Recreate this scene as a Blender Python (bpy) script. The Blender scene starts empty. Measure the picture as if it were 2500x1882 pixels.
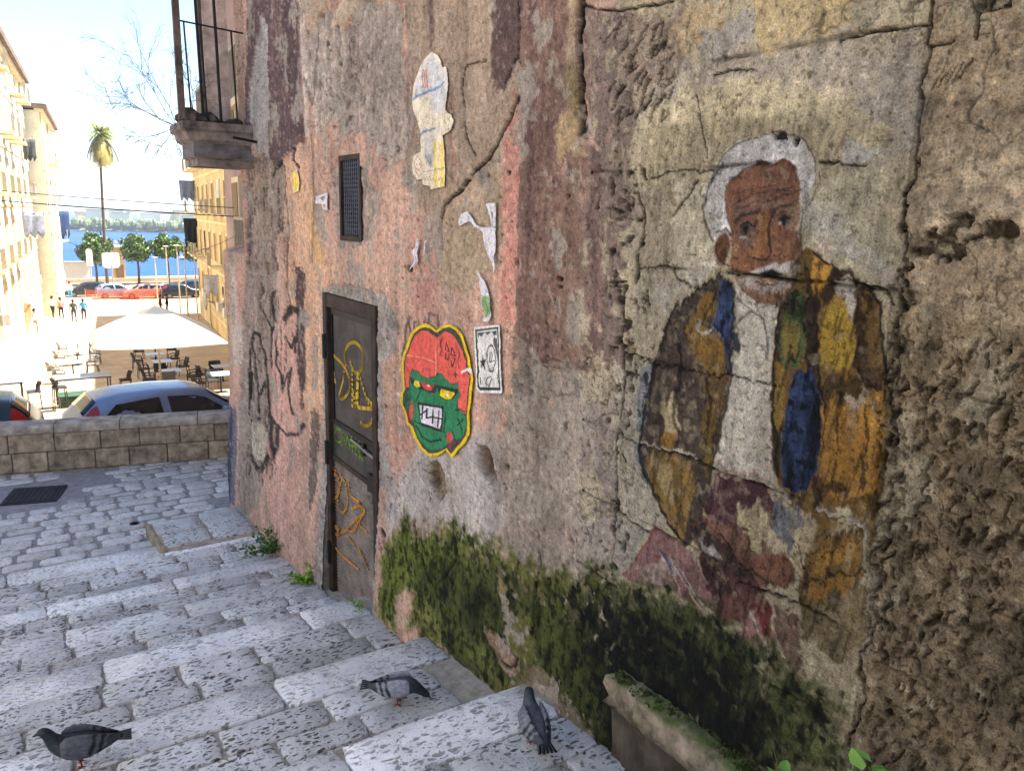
import bpy, bmesh, math, random
import numpy as np
from mathutils import Vector, Matrix, Euler
SC = bpy.context.scene
COL = SC.collection
R = math.radians
# ------------------------------------------------------------------ camera, sky, sun, exposure
YAW, PITCH, ROLL = R(33.0), R(-12.2), R(1.5)          # looks 33 deg to the right of the wall's direction (+Y)
cam_d = bpy.data.cameras.new('camera'); cam = bpy.data.objects.new('camera', cam_d); COL.objects.link(cam)
fw = Vector((math.sin(YAW)*math.cos(PITCH), math.cos(YAW)*math.cos(PITCH), math.sin(PITCH)))
rt = Vector((math.cos(YAW), -math.sin(YAW), 0)); up = rt.cross(fw)
rt, up = rt*math.cos(ROLL)+up*math.sin(ROLL), up*math.cos(ROLL)-rt*math.sin(ROLL)
cam.matrix_world = Matrix(((rt.x, up.x, -fw.x, 0), (rt.y, up.y, -fw.y, 0), (rt.z, up.z, -fw.z, 0), (0, 0, 0, 1)))
cam_d.sensor_fit = 'HORIZONTAL'; cam_d.sensor_width = 36; cam_d.lens = 36*1900/2500
cam_d.clip_start = .05; cam_d.clip_end = 20000
SC.camera = cam
SC.cycles.max_bounces = 6; SC.cycles.diffuse_bounces = 4; SC.cycles.glossy_bounces = 3; SC.cycles.caustics_reflective = False; SC.cycles.caustics_refractive = False
SUN_EL, SUN_AZ = R(63), R(99)                          # azimuth from +Y towards +X: the sun stands over the houses on the right
world = bpy.data.worlds.new('World'); SC.world = world; world.use_nodes = True
wn = world.node_tree; bg = wn.nodes['Background']
sky = wn.nodes.new('ShaderNodeTexSky'); sky.sky_type = 'NISHITA'; sky.sun_disc = False
sky.sun_elevation = SUN_EL; sky.sun_rotation = SUN_AZ; sky.altitude = 20; sky.air_density = 1.0; sky.dust_density = .35; sky.ozone_density = 1.6
wn.links.new(sky.outputs[0], bg.inputs[0]); bg.inputs[1].default_value = .064
sun_d = bpy.data.lights.new('sun', 'SUN'); sun_d.energy = 5; sun_d.angle = R(.53); sun_d.color = (1, .94, .84)
sun = bpy.data.objects.new('sun', sun_d); COL.objects.link(sun)
sdir = Vector((math.sin(SUN_AZ)*math.cos(SUN_EL), math.cos(SUN_AZ)*math.cos(SUN_EL), math.sin(SUN_EL)))
sun.rotation_euler = sdir.to_track_quat('Z', 'Y').to_euler()
SC.view_settings.view_transform = 'Standard'; SC.view_settings.look = 'None'
SC.view_settings.gamma = 1; SC.view_settings.exposure = 2.32
SC.view_settings.use_curve_mapping = False
# ------------------------------------------------------------------ helpers
def lin(h):
    v = [int(h[i:i+2], 16)/255 for i in (0, 2, 4)]
    return tuple(c/12.92 if c <= .04045 else ((c+.055)/1.055)**2.4 for c in v)
def tag(o, label=None, cat=None, group=None, kind=None):
    if label: o['label'] = label
    if cat: o['category'] = cat
    if group: o['group'] = group
    if kind: o['kind'] = kind
    return o
def empty(name, loc=(0, 0, 0), label=None, cat=None, group=None, rz=0):
    o = bpy.data.objects.new(name, None); COL.objects.link(o); o.location = loc; o.rotation_euler = (0, 0, rz)
    o.empty_display_size = .1
    return tag(o, label, cat, group)
def link(name, me, mat=None, parent=None, loc=None):
    o = bpy.data.objects.new(name, me); COL.objects.link(o)
    if mat is not None and not me.materials: me.materials.append(mat)
    if parent: o.parent = parent
    if loc is not None: o.location = loc
    return o
def pydata(name, v, f, mat=None, parent=None, smooth=False, loc=None):
    me = bpy.data.meshes.new(name); me.from_pydata(v, [], f); me.update()
    if smooth: me.shade_smooth()
    return link(name, me, mat, parent, loc)
class MB:
    """collects boxes, bars, tubes, prisms and lofts; build() makes one mesh object"""
    def __init__(s): s.v = []; s.f = []; s.m = []; s.mi = 0
    def add(s, v, f):
        b = len(s.v); s.v += [tuple(p) for p in v]; s.f += [tuple(i+b for i in q) for q in f]; s.m += [s.mi]*len(f); return s
    def box(s, a, b, M=None):
        (x0, y0, z0), (x1, y1, z1) = a, b
        v = [Vector(p) for p in ((x0,y0,z0),(x1,y0,z0),(x1,y1,z0),(x0,y1,z0),(x0,y0,z1),(x1,y0,z1),(x1,y1,z1),(x0,y1,z1))]
        if M is not None: v = [M @ p for p in v]
        return s.add(v, [(0,3,2,1),(4,5,6,7),(0,1,5,4),(1,2,6,5),(2,3,7,6),(3,0,4,7)])
    def cbox(s, c, d, M=None):
        return s.box([c[i]-d[i]/2 for i in range(3)], [c[i]+d[i]/2 for i in range(3)], M)
    def tube(s, pts, r, n=6, cap=True):
        pts = [Vector(p) for p in pts]; rr = r if isinstance(r, (list, tuple)) else [r]*len(pts)
        rings = []
        for i, p in enumerate(pts):
            d = (pts[min(i+1, len(pts)-1)]-pts[max(i-1, 0)])
            if d.length < 1e-9: d = Vector((0, 0, 1))
            d.normalize(); a = d.orthogonal().normalized() if i == 0 else (a-d*a.dot(d)).normalized()
            b = d.cross(a); rings.append([p+(a*math.cos(2*math.pi*k/n)+b*math.sin(2*math.pi*k/n))*rr[i] for k in range(n)])
        return s.loft(rings, cap)
    def loft(s, rings, cap=True, closed=True):
        n = len(rings[0]); v = [p for r in rings for p in r]; f = []
        for i in range(len(rings)-1):
            for k in range(n if closed else n-1):
                k2 = (k+1) % n; f.append((i*n+k, i*n+k2, (i+1)*n+k2, (i+1)*n+k))
        if cap and closed: f.append(tuple(range(n-1, -1, -1))); f.append(tuple((len(rings)-1)*n+k for k in range(n)))
        return s.add(v, f)
    def prism(s, poly, z0, z1, M=None):
        n = len(poly); v = [Vector((x, y, z0)) for x, y in poly]+[Vector((x, y, z1)) for x, y in poly]
        if M is not None: v = [M @ p for p in v]
        return s.add(v, [tuple(range(n-1, -1, -1)), tuple(range(n, 2*n))]+[(k, (k+1) % n, n+(k+1) % n, n+k) for k in range(n)])
    def build(s, name, mat=None, parent=None, smooth=False, loc=None, mats=None, bevel=0):
        me = bpy.data.meshes.new(name); me.from_pydata(s.v, [], s.f)
        if mats:
            for m in mats: me.materials.append(m)
            me.polygons.foreach_set('material_index', s.m)
        bm = bmesh.new(); bm.from_mesh(me); bmesh.ops.recalc_face_normals(bm, faces=bm.faces)
        if bevel: bmesh.ops.bevel(bm, geom=list(bm.edges), offset=bevel, segments=1, affect='EDGES', clamp_overlap=True)
        bm.to_mesh(me); bm.free(); me.update()
        if smooth: me.shade_smooth()
        return link(name, me, mat, parent, loc)
def copy_tree(o, parent=None):
    c = o.copy(); COL.objects.link(c); c.parent = parent
    for ch in o.children: copy_tree(ch, c)
    return c
def rotz(a): return Matrix.Rotation(a, 4, 'Z')
def trs(loc, rz=0): return Matrix.Translation(loc) @ rotz(rz)
# ------------------------------------------------------------------ numpy noise
_rng = np.random.RandomState(7); _perm = _rng.rand(512, 512).astype(np.float32)
def vnoise(x, y, seed=0):
    x = x+seed*37.13; y = y+seed*91.7
    xi = np.floor(x).astype(np.int64); yi = np.floor(y).astype(np.int64); fx = x-xi; fy = y-yi
    fx = fx*fx*(3-2*fx); fy = fy*fy*(3-2*fy)
    g = lambda i, j: _perm[(xi+i) & 511, (yi+j) & 511]
    return (g(0,0)*(1-fx)+g(1,0)*fx)*(1-fy)+(g(0,1)*(1-fx)+g(1,1)*fx)*fy
def fbm(x, y, oct=4, seed=0, gain=.5):
    t = 0; a = 1; n = 0
    for o in range(oct):
        t = t+a*vnoise(x*2**o, y*2**o, seed+o*3); n += a; a *= gain
    return t/n-.5                                        # about -.5 .. .5
def sstep(a, b, x):
    t = np.clip((x-a)/(b-a), 0, 1); return t*t*(3-2*t)
def poly_mask(pts, Y, Z, soft):
    """0..1 inside-ness with a soft edge; Y, Z flat arrays"""
    p = np.array(pts, float); d = np.full(Y.shape, 1e9); ins = np.zeros(Y.shape, bool)
    for i in range(len(p)):
        ay, az = p[i]; by, bz = p[(i+1) % len(p)]; ey, ez = by-ay, bz-az; L = ey*ey+ez*ez+1e-12
        t = np.clip(((Y-ay)*ey+(Z-az)*ez)/L, 0, 1); d = np.minimum(d, (Y-ay-t*ey)**2+(Z-az-t*ez)**2)
        if az != bz: ins ^= ((az > Z) != (bz > Z)) & (Y < ey*(Z-az)/(bz-az)+ay)
    d = np.sqrt(d); return sstep(-soft, soft, np.where(ins, d, -d))
def stroke_mask(pts, Y, Z, wy, wz):
    y = Y/wy; z = Z/wz; d = np.full(Y.shape, 1e9)
    for (ay, az), (by, bz) in zip(pts[:-1], pts[1:]):
        ay /= wy; by /= wy; az /= wz; bz /= wz; ey, ez = by-ay, bz-az; L = ey*ey+ez*ez+1e-12
        t = np.clip(((y-ay)*ey+(z-az)*ez)/L, 0, 1); d = np.minimum(d, (y-ay-t*ey)**2+(z-az-t*ez)**2)
    return 1-sstep(.65, 1.35, np.sqrt(d))
def paint(items, Y, Z, C, Dp, wy, wz, rag=None):
    """lays the items of a list over colour C (n,3) and depth Dp (n); wy, wz = unit warp fields"""
    for r in items:
        k = r[0]
        if k == 'P': _, col, soft, warp, a, dep, pts = r; q = np.array(pts); lo = q.min(0); hi = q.max(0); m = soft+warp
        elif k == 'E': _, col, soft, warp, a, dep, cy, cz, ry, rz = r; lo = (cy-ry, cz-rz); hi = (cy+ry, cz+rz); m = soft+warp
        else: _, col, sy, sz, a, dep, warp, pts = r; q = np.array(pts); lo = q.min(0); hi = q.max(0); m = warp+1.5*max(sy, sz)
        s = np.nonzero((Y > lo[0]-m) & (Y < hi[0]+m) & (Z > lo[1]-m) & (Z < hi[1]+m))[0]
        if not len(s): continue
        y = Y[s]+warp*wy[s]; z = Z[s]+warp*wz[s]
        if k == 'P': w = poly_mask(pts, y, z, soft)
        elif k == 'E': w = 1-sstep(.75, 1.25, np.sqrt(((y-cy)/ry)**2+((z-cz)/rz)**2))
        else: w = stroke_mask(pts, y, z, sy, sz)
        if Dp is not None and dep: Dp[s] += w*dep
        w = w*a
        if rag is not None and k == 'P' and warp > .012: w = w*(1-.28*rag[s])
        C[s] += (np.array(lin(col))-C[s])*w[:, None]
def set_color(me, C):
    at = me.color_attributes.new('Col', 'FLOAT_COLOR', 'POINT')
    c = np.ones((len(C), 4), np.float32); c[:, :3] = C; at.data.foreach_set('color', c.ravel())
def np_mesh(name, co, quads, C=None, smooth=True):
    me = bpy.data.meshes.new(name); n = len(quads)
    me.vertices.add(len(co)); me.vertices.foreach_set('co', co.astype(np.float32).ravel())
    me.loops.add(4*n); me.loops.foreach_set('vertex_index', quads.astype(np.int32).ravel())
    me.polygons.add(n); me.polygons.foreach_set('loop_start', np.arange(0, 4*n, 4, dtype=np.int32)); me.polygons.foreach_set('loop_total', np.full(n, 4, np.int32))
    me.update(calc_edges=True); me.validate()
    if C is not None: set_color(me, C)
    if smooth: me.shade_smooth()
    return me
# ------------------------------------------------------------------ materials
def newmat(name, rough=.8, spec=.3, metal=0.):
    m = bpy.data.materials.new(name); m.use_nodes = True; nt = m.node_tree; b = nt.nodes['Principled BSDF']
    b.inputs['Roughness'].default_value = rough; b.inputs['Specular IOR Level'].default_value = spec; b.inputs['Metallic'].default_value = metal
    return m, nt, b
def N(nt, t, **k):
    n = nt.nodes.new(t)
    for a, v in k.items():
        if a.startswith('i_'): n.inputs[int(a[2:])].default_value = v
        else: setattr(n, a, v)
    return n
def L(nt, a, b): nt.links.new(a, b)
def ramp(nt, src, stops, interp='LINEAR'):
    r = nt.nodes.new('ShaderNodeValToRGB'); r.color_ramp.interpolation = interp; e = r.color_ramp.elements
    while len(e) < len(stops): e.new(.5)
    for x, (p, c) in zip(e, stops): x.position = p; x.color = (c, c, c, 1) if isinstance(c, (int, float)) else (*c[:3], 1)
    L(nt, src, r.inputs[0]); return r.outputs[0]
def noise(nt, scale, detail=4, rough=.6, coord=None, dist=0):
    n = N(nt, 'ShaderNodeTexNoise'); n.inputs['Scale'].default_value = scale; n.inputs['Detail'].default_value = detail
    n.inputs['Roughness'].default_value = rough; n.inputs['Distortion'].default_value = dist
    if coord is not None: L(nt, coord, n.inputs['Vector'])
    return n.outputs[0]
def mixc(nt, fac, a, b, mode='MIX'):
    m = N(nt, 'ShaderNodeMix', data_type='RGBA', blend_type=mode)
    for i, v in ((0, fac), (6, a), (7, b)):
        if hasattr(v, 'links'): L(nt, v, m.inputs[i])
        else: m.inputs[i].default_value = v if i == 0 else (*v[:3], 1)
    return m.outputs[2]
def math_(nt, op, a, b=0., c=None):
    m = N(nt, 'ShaderNodeMath', operation=op)
    for i, v in enumerate((a, b) if c is None else (a, b, c)):
        if hasattr(v, 'links'): L(nt, v, m.inputs[i])
        else: m.inputs[i].default_value = v
    return m.outputs[0]
def bump(nt, b, h, strength=.5, dist=.01, prev=None):
    n = N(nt, 'ShaderNodeBump'); n.inputs['Strength'].default_value = strength; n.inputs['Distance'].default_value = dist
    L(nt, h, n.inputs['Height'])
    if prev is not None: L(nt, prev, n.inputs['Normal'])
    L(nt, n.outputs[0], b.inputs['Normal']); return n.outputs[0]
def pos(nt): return N(nt, 'ShaderNodeNewGeometry').outputs['Position']
def objc(nt): return N(nt, 'ShaderNodeTexCoord').outputs['Object']
def objrnd(nt): return N(nt, 'ShaderNodeObjectInfo').outputs['Random']
def stretch(nt, c, s):
    m = N(nt, 'ShaderNodeMapping'); m.inputs['Scale'].default_value = s; L(nt, c, m.inputs['Vector']); return m.outputs[0]
def plain(name, hexc, rough=.7, spec=.3, metal=0., var=.18, scale=6., bmp=.0, bs=80., rnd=0.):
    """procedural material: one colour broken up by two noises (and per object by rnd)"""
    m, nt, b = newmat(name, rough, spec, metal); c = objc(nt); base = lin(hexc)
    a = noise(nt, scale, 5, .65, c); lo = tuple(v*(1-var*1.6) for v in base); hi = tuple(min(1, v*(1+var)) for v in base)
    col = ramp(nt, a, [(.3, lo), (.7, hi)])
    if rnd:
        f = math_(nt, 'MULTIPLY_ADD', objrnd(nt), 2*rnd, 1-rnd); cc = N(nt, 'ShaderNodeCombineColor'); [L(nt, f, cc.inputs[i]) for i in range(3)]
        col = mixc(nt, 1., col, cc.outputs[0], 'MULTIPLY')
    L(nt, col, b.inputs['Base Color'])
    if bmp: bump(nt, b, noise(nt, bs, 4, .6, c), bmp, .01)
    return m
def glass(name, hexc='0c1116', rough=.06):
    m, nt, b = newmat(name, rough, .7); b.inputs['Base Color'].default_value = (*lin(hexc), 1)
    n = noise(nt, 2., 3, .5, objc(nt)); L(nt, ramp(nt, n, [(.3, rough*.6), (.7, rough*1.8)]), b.inputs['Roughness']); return m

# paint, plaster and wear on the wall, in metres along the wall (y) and up (z): polygons P and strokes S
WALL=[
('P','b5917f',0.1,0.02,0.6,0,[(8.013,0.507),(2.814,0.254),(2.656,-2.596),(9.685,-7.409)]),
('P','c79d7c',0.08,0.08,0.8,0,[(6.21,0.358),(5.633,0.335),(5.548,-0.238),(4.956,-0.453),(5.358,-0.573),(5.419,-1.426),(5.825,-1.851),(6.323,-0.599)]),
('P','93806d',0.005,0.02,1,0.004,[(4.079,1.109),(2.848,0.864),(2.872,0.472),(3.092,0.232),(3.409,0.111),(3.712,-0.042),(4.009,0.096),(4.084,0.488),(3.98,0.687)]),
('P','a08a76',0.1,0.06,0.7,0,[(3.511,0.996),(3.07,0.908),(3.162,0.657),(3.464,0.68)]),
('P','9a876f',0.05,0.05,1,0.002,[(3.712,-0.052),(3.409,0.111),(3.092,0.232),(3.039,0.053),(3.092,-0.205),(3.315,-0.377),(3.639,-0.365),(3.702,-0.157)]),
('P','9c8e82',0.005,0.04,1,-0.014,[(5.685,1.216),(5.227,1.287),(4.945,1.116),(4.736,1.239),(4.13,1.119),(4.082,0.7),(4.007,0.419),(4.086,0.283),(4.309,0.254),(4.424,0.356),(4.544,0.456),(4.837,0.501),(4.981,0.461),(5.121,0.598),(5.356,0.592),(5.573,0.513),(5.599,0.721),(5.716,0.897)]),
('P','6d625c',0.1,0.12,0.5,0,[(4.875,1.127),(4.376,1.082),(4.214,0.801),(4.33,0.597),(4.696,0.657),(4.958,0.878)]),
('P','a48f79',0.005,0.02,1,0.004,[(5.709,1.432),(5.223,1.336),(5.429,1.224),(5.689,1.177)]),
('P','b6a28a',0.005,0.02,1,0.006,[(4.97,1.285),(4.724,1.236),(4.874,1.15),(5.235,1.166),(5.117,1.242)]),
('P','5a4848',0.005,0.03,1,0.012,[(7.102,1.834),(5.804,1.557),(5.778,0.905),(5.755,0.483),(5.995,0.462),(6.313,0.387),(6.653,0.37),(7.362,0.754)]),
('P','453638',0.05,0.05,0.7,0,[(6.166,1.578),(5.809,1.505),(5.797,0.907),(5.777,0.541),(6.034,0.559)]),
('P','9b948f',0.005,0.05,1,-0.012,[(6.717,1.541),(6.551,1.421),(6.648,0.409),(7.16,0.5),(7.224,0.912),(6.947,1.239)]),
('P','6b5d58',0.005,0.05,1,-0.02,[(7.411,0.478),(6.312,0.394),(6.228,0.205),(6.37,-0.079),(6.649,-0.286),(6.534,-0.482),(6.869,-0.718),(7.489,-0.778),(7.573,-0.176)]),
('P','8d7b6c',0.005,0.09,0.85,0,[(7.297,0.332),(6.314,0.378),(6.249,0.206),(6.388,-0.047),(6.746,-0.29),(6.648,-0.456),(7.048,-0.626),(7.394,-0.392)]),
('P','8b7a6d',0.005,0.06,1,-0.008,[(7.598,-0.556),(6.672,-0.457),(6.639,-0.835),(7.032,-1.403),(6.981,-1.969),(7.239,-2.814),(8.072,-3.189),(8.023,-1.578)]),
('P','ba9080',0.005,0.05,1,0.006,[(6.735,-0.917),(6.107,-0.775),(6.092,-1.236),(6.056,-1.602),(6.088,-2.459),(6.599,-2.95),(7.057,-2.507),(6.873,-1.561)]),
('P','b2a291',0.005,0.04,1,0,[(8.212,-0.435),(7.976,-0.502),(7.781,-0.726),(7.889,-1.471),(8.286,-1.624)]),
('P','bb8c7c',0.005,0.04,1,0,[(8.018,-0.465),(7.744,-0.527),(7.795,-0.967),(8.024,-1.158)]),
('P','505a70',0.005,0.06,0.8,0,[(8.512,-2.117),(8.224,-2.008),(8.073,-2.283),(8.19,-3.09),(8.617,-3.257)]),
('P','2e3038',0.005,0.06,0.8,0,[(8.408,-2.048),(8.288,-2.067),(8.271,-2.606),(8.454,-3.178),(8.581,-3.075)]),
('P','4d3b3c',0.005,0.05,1,0.003,[(6.065,-0.386),(5.852,-0.434),(5.885,-1.2),(6.046,-1.6),(6.1,-1.104)]),
('P','4a443f',0.005,0.07,0.85,0,[(5.822,-1.483),(5.64,-1.475),(5.669,-2.077),(5.775,-2.421),(5.85,-2.133)]),
('P','caa06c',0.05,0.08,0.7,0,[(5.655,0.279),(5.539,-0.122),(5.338,-0.285),(5.431,-0.405),(5.684,-0.244)]),
('S','c0afa2',0.0398,0.012,1,0.012,0.02,[(5.745,1.518),(5.712,1.033),(5.686,0.535)]),
('S','38302e',0.0223,0.0072,0.5,0,0.008,[(5.615,0.53),(5.586,0.05),(5.676,-0.362)]),
('S','3a3230',0.0216,0.0065,0.7,-0.006,0.008,[(6.316,0.363),(6.215,-0.139),(6.323,-0.599),(6.214,-0.787)]),
('P','8b827b',0.005,0.025,1,-0.012,[(5.483,-0.526),(4.956,-0.453),(4.354,-0.482),(4.168,-0.627),(4.216,-0.78),(4.394,-0.897),(4.387,-1.408),(4.19,-1.413),(4.179,-1.536),(4.329,-1.694),(4.472,-1.706),(4.455,-2.625),(4.647,-2.919),(5.643,-2.97),(5.521,-1.135)]),
('P','a09a93',0.005,0.03,1,0.012,[(4.387,-1.435),(4.237,-1.382),(4.179,-1.483),(4.284,-1.621),(4.431,-1.652)]),
('P','8a7c70',0.005,0.03,1,-0.01,[(5.205,0.238),(5.063,0.307),(4.613,0.275),(4.553,0.172),(4.448,0.134),(4.515,-0.009),(4.65,-0.178),(4.872,-0.213),(5.132,-0.198),(5.198,-0.004)]),
('P','857a70',0.005,0.02,1,-0.008,[(4.113,0.252),(4.008,0.269),(3.947,0.16),(4.009,0.107),(4.103,0.163)]),
('P','8c8175',0.005,0.02,1,-0.008,[(3.275,0.24),(3.182,0.245),(3.16,0.144),(3.214,0.099),(3.273,0.165)]),
('P','8d7a6a',0.05,0.06,0.5,0,[(3.134,-0.058),(2.977,-0.018),(2.912,-0.194),(2.98,-0.345),(3.09,-0.242)]),
('P','a87468',0.1,0.08,0.6,0,[(3.957,-0.08),(3.703,-0.073),(3.66,-0.497),(3.959,-0.623)]),
('P','ad7568',0.03,0.05,0.8,0,[(3.047,0.404),(2.928,0.511),(2.905,0.053),(2.898,-0.484),(3.045,-0.465)]),
('P','a59d97',0.08,0.08,0.95,0,[(4.38,-1.677),(4.102,-1.41),(3.751,-1.218),(3.296,-1.036),(2.975,-1.079),(2.928,-1.475),(3.153,-1.646),(3.502,-1.663),(4.018,-1.799),(4.322,-1.99)]),
('P','b98270',0.08,0.08,0.7,0,[(4.099,-1.131),(3.854,-1.076),(4.016,-1.361),(4.254,-1.638),(4.343,-1.45)]),
('P','745c50',0.005,0.02,1,0.014,[(2.937,0.945),(2.522,0.856),(2.462,0.312),(2.351,0.217),(2.228,0.126),(2.174,-0.238),(2.22,-0.519),(2.417,-0.586),(2.765,-0.629),(2.898,-0.484),(2.909,0.393)]),
('S','563f3e',0.0247,0.0134,0.7,0,0.05,[(2.836,0.908),(2.816,0.385),(2.807,-0.153),(2.791,-0.579)]),
('S','563f3e',0.0134,0.0074,0.4,0,0.05,[(2.763,0.893),(2.741,0.379),(2.731,-0.149),(2.712,-0.566)]),
('S','563f3e',0.0172,0.0097,0.5,0,0.05,[(2.701,0.88),(2.677,0.374),(2.665,-0.145),(2.646,-0.556)]),
('S','563f3e',0.0111,0.0064,0.35,0,0.05,[(2.638,0.866),(2.613,0.369),(2.599,-0.142),(2.579,-0.545)]),
('S','563f3e',0.0126,0.0068,0.4,0,0.05,[(2.881,0.917),(2.862,0.389),(2.855,-0.155),(2.839,-0.586)]),
('S','563f3e',0.0198,0.0123,0.6,0,0.05,[(2.389,0.233),(2.351,-0.098),(2.329,-0.505)]),
('S','563f3e',0.0166,0.0105,0.5,0,0.05,[(2.317,0.23),(2.279,-0.095),(2.256,-0.494)]),
('P','97836a',0.02,0.03,0.8,0.006,[(2.592,0.842),(2.525,0.829),(2.494,0.404),(2.557,0.455)]),
('P','655a34',0.005,0.03,0.7,0,[(2.567,0.59),(2.501,0.567),(2.475,0.358),(2.532,0.362)]),
('P','a18a66',0.02,0.05,0.8,0.006,[(2.607,0.407),(2.494,0.407),(2.456,0.237),(2.54,0.21),(2.633,0.245)]),
('P','8d8175',0.005,0.05,1,-0.006,[(2.929,-0.686),(2.674,-0.595),(2.417,-0.586),(2.219,-0.535),(2.168,-0.86),(2.171,-1.421),(2.555,-1.529),(2.961,-1.551),(3,-1.086)]),
('P','6f655c',0.005,0.06,0.8,-0.012,[(2.911,-0.486),(2.819,-0.528),(2.733,-0.642),(2.79,-0.763),(2.924,-0.791)]),
('P','776a61',0.05,0.06,0.7,0,[(2.33,-1.042),(2.209,-0.954),(2.165,-1.193),(2.263,-1.229)]),
('P','4f3c3c',0.02,0.05,0.9,0,[(3.132,0.97),(2.918,0.925),(2.94,0.627),(3.02,0.546),(3.166,0.589),(3.178,0.728)]),
('P','564444',0.02,0.03,0.8,0,[(3.813,1.113),(3.714,1.092),(3.721,0.81),(3.766,0.798)]),
('P','6b5a55',0.03,0.06,0.6,0,[(4.081,0.845),(3.955,0.846),(3.931,0.309),(4.06,0.271)]),
('S','7a4c44',0.0188,0.0086,0.5,0,0.03,[(3.511,0.612),(3.519,0.385),(3.485,0.151)]),
('S','241c1a',0.0157,0.0075,1,-0.02,0.012,[(2.936,0.495),(3.062,0.353),(3.164,0.262),(3.274,0.221),(3.41,0.12),(3.6,0.052),(3.656,-0.072),(3.628,-0.175)]),
('S','2e2522',0.0078,0.0037,1,-0.01,0.012,[(3.216,0.682),(3.384,0.678),(3.422,0.62),(3.403,0.489),(3.368,0.356),(3.295,0.274)]),
('S','2e2522',0.008,0.0041,1,-0.01,0.008,[(2.965,0.888),(2.927,0.738),(2.954,0.661),(3.038,0.573)]),
('S','3a2f2a',0.0063,0.0033,1,-0.01,0.008,[(2.954,0.661),(2.911,0.623)]),
('S','3a2f2a',0.017,0.0053,0.6,0,0.008,[(5.713,0.924),(5.599,0.721),(5.429,1.224)]),
('S','1a1512',0.0101,0.0059,1,-0.022,0.02,[(2.511,0.84),(2.508,0.669),(2.481,0.506),(2.472,0.313)]),
('S','2a221e',0.0339,0.0095,1,-0.012,0.008,[(6.313,0.387),(6.564,0.341),(6.666,0.279)]),
('S','2a221e',0.0293,0.0088,1,-0.012,0.008,[(5.995,0.462),(6.044,0.376),(5.913,0.317)]),
('P','6d5a45',0.02,0.015,1,-0.05,[(3.775,-1.38),(3.66,-1.335),(3.592,-1.386),(3.576,-1.475),(3.658,-1.554),(3.749,-1.506),(3.8,-1.449)]),
('P','5a4a3b',0.02,0.015,1,-0.055,[(3.231,-1.138),(3.151,-1.116),(3.071,-1.188),(3.068,-1.26),(3.146,-1.273),(3.228,-1.233)]),
('P','3a2e26',0.02,0.02,1,-0.02,[(3.21,-1.138),(3.155,-1.128),(3.106,-1.187),(3.168,-1.216)]),
('E','241d1a',0.006,0.01,1,-0.02,4.011,-0.295,0.0356,0.0225),
('E','241d1a',0.006,0.01,1,-0.02,2.912,-0.194,0.0242,0.0216),
('E','241d1a',0.006,0.01,1,-0.02,2.54,0.085,0.014,0.0069),
('E','241d1a',0.006,0.01,1,-0.02,2.261,0.119,0.0127,0.008),
('E','241d1a',0.006,0.01,1,-0.02,2.218,0.068,0.0121,0.0071),
('E','241d1a',0.006,0.01,1,-0.02,2.244,-0.229,0.0118,0.0058),
('E','241d1a',0.006,0.01,1,-0.02,3.957,0.139,0.0265,0.0095),
('E','241d1a',0.006,0.01,1,-0.02,3.179,0.181,0.0213,0.012),
('E','241d1a',0.006,0.01,1,-0.02,4.369,-1.165,0.0327,0.0116),
('E','241d1a',0.006,0.01,1,-0.02,2.961,-1.156,0.0197,0.011),
('E','241d1a',0.006,0.01,1,-0.02,2.974,-1.262,0.021,0.0134),
('E','241d1a',0.006,0.01,1,-0.02,6.107,1.231,0.0496,0.0107),
('E','241d1a',0.006,0.01,1,-0.02,6.092,0.928,0.0484,0.0094),
('E','241d1a',0.006,0.01,1,-0.02,4.387,-2.014,0.042,0.0251),
('E','241d1a',0.006,0.01,1,-0.02,3.004,0.194,0.0186,0.0096),
('E','241d1a',0.006,0.01,1,-0.02,2.274,0.134,0.0141,0.0112),
('E','241d1a',0.006,0.01,1,-0.02,2.218,0.01,0.0124,0.008),
('E','241d1a',0.006,0.01,1,-0.02,2.565,-0.239,0.0162,0.0109),
('E','241d1a',0.006,0.01,1,-0.02,2.562,-0.272,0.0145,0.0073),
('E','3a2e29',0.004,0.004,0.5299,-0.006,3.852,-0.084,0.0087,0.0042),
('E','3a2e29',0.004,0.004,0.5999,-0.006,3.597,-1.538,0.0111,0.009),
('E','3a2e29',0.004,0.004,0.5965,-0.006,3.435,-0.356,0.0061,0.0037),
('E','3a2e29',0.004,0.004,0.587,-0.006,2.948,-1.175,0.0083,0.0078),
('E','3a2e29',0.004,0.004,0.896,-0.006,3.737,-1.022,0.011,0.0094),
('E','3a2e29',0.004,0.004,0.58,-0.006,4.093,-1.056,0.0121,0.0075),
('E','3a2e29',0.004,0.004,0.7464,-0.006,3.523,-0.053,0.0108,0.0083),
('E','3a2e29',0.004,0.004,0.8816,-0.006,3.748,-1.57,0.0102,0.0102),
('E','3a2e29',0.004,0.004,0.5726,-0.006,3.467,-0.591,0.0088,0.0059),
('E','3a2e29',0.004,0.004,0.7819,-0.006,3.742,-1.378,0.0064,0.0039),
('E','3a2e29',0.004,0.004,0.9488,-0.006,3.783,-0.857,0.0093,0.0058),
('E','3a2e29',0.004,0.004,0.6243,-0.006,3.913,-0.651,0.0077,0.0079),
('E','3a2e29',0.004,0.004,0.9069,-0.006,3.667,-1.231,0.008,0.0074),
('E','3a2e29',0.004,0.004,0.7769,-0.006,4.061,-0.015,0.0081,0.0085),
('E','3a2e29',0.004,0.004,0.5193,-0.006,3.849,-0.492,0.0073,0.0065),
('E','3a2e29',0.004,0.004,0.9319,-0.006,3.206,-1.369,0.0103,0.008),
('E','3a2e29',0.004,0.004,0.6847,-0.006,4.203,-0.448,0.0147,0.0092),
('E','3a2e29',0.004,0.004,0.5861,-0.006,2.946,-0.839,0.0082,0.0046),
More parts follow.
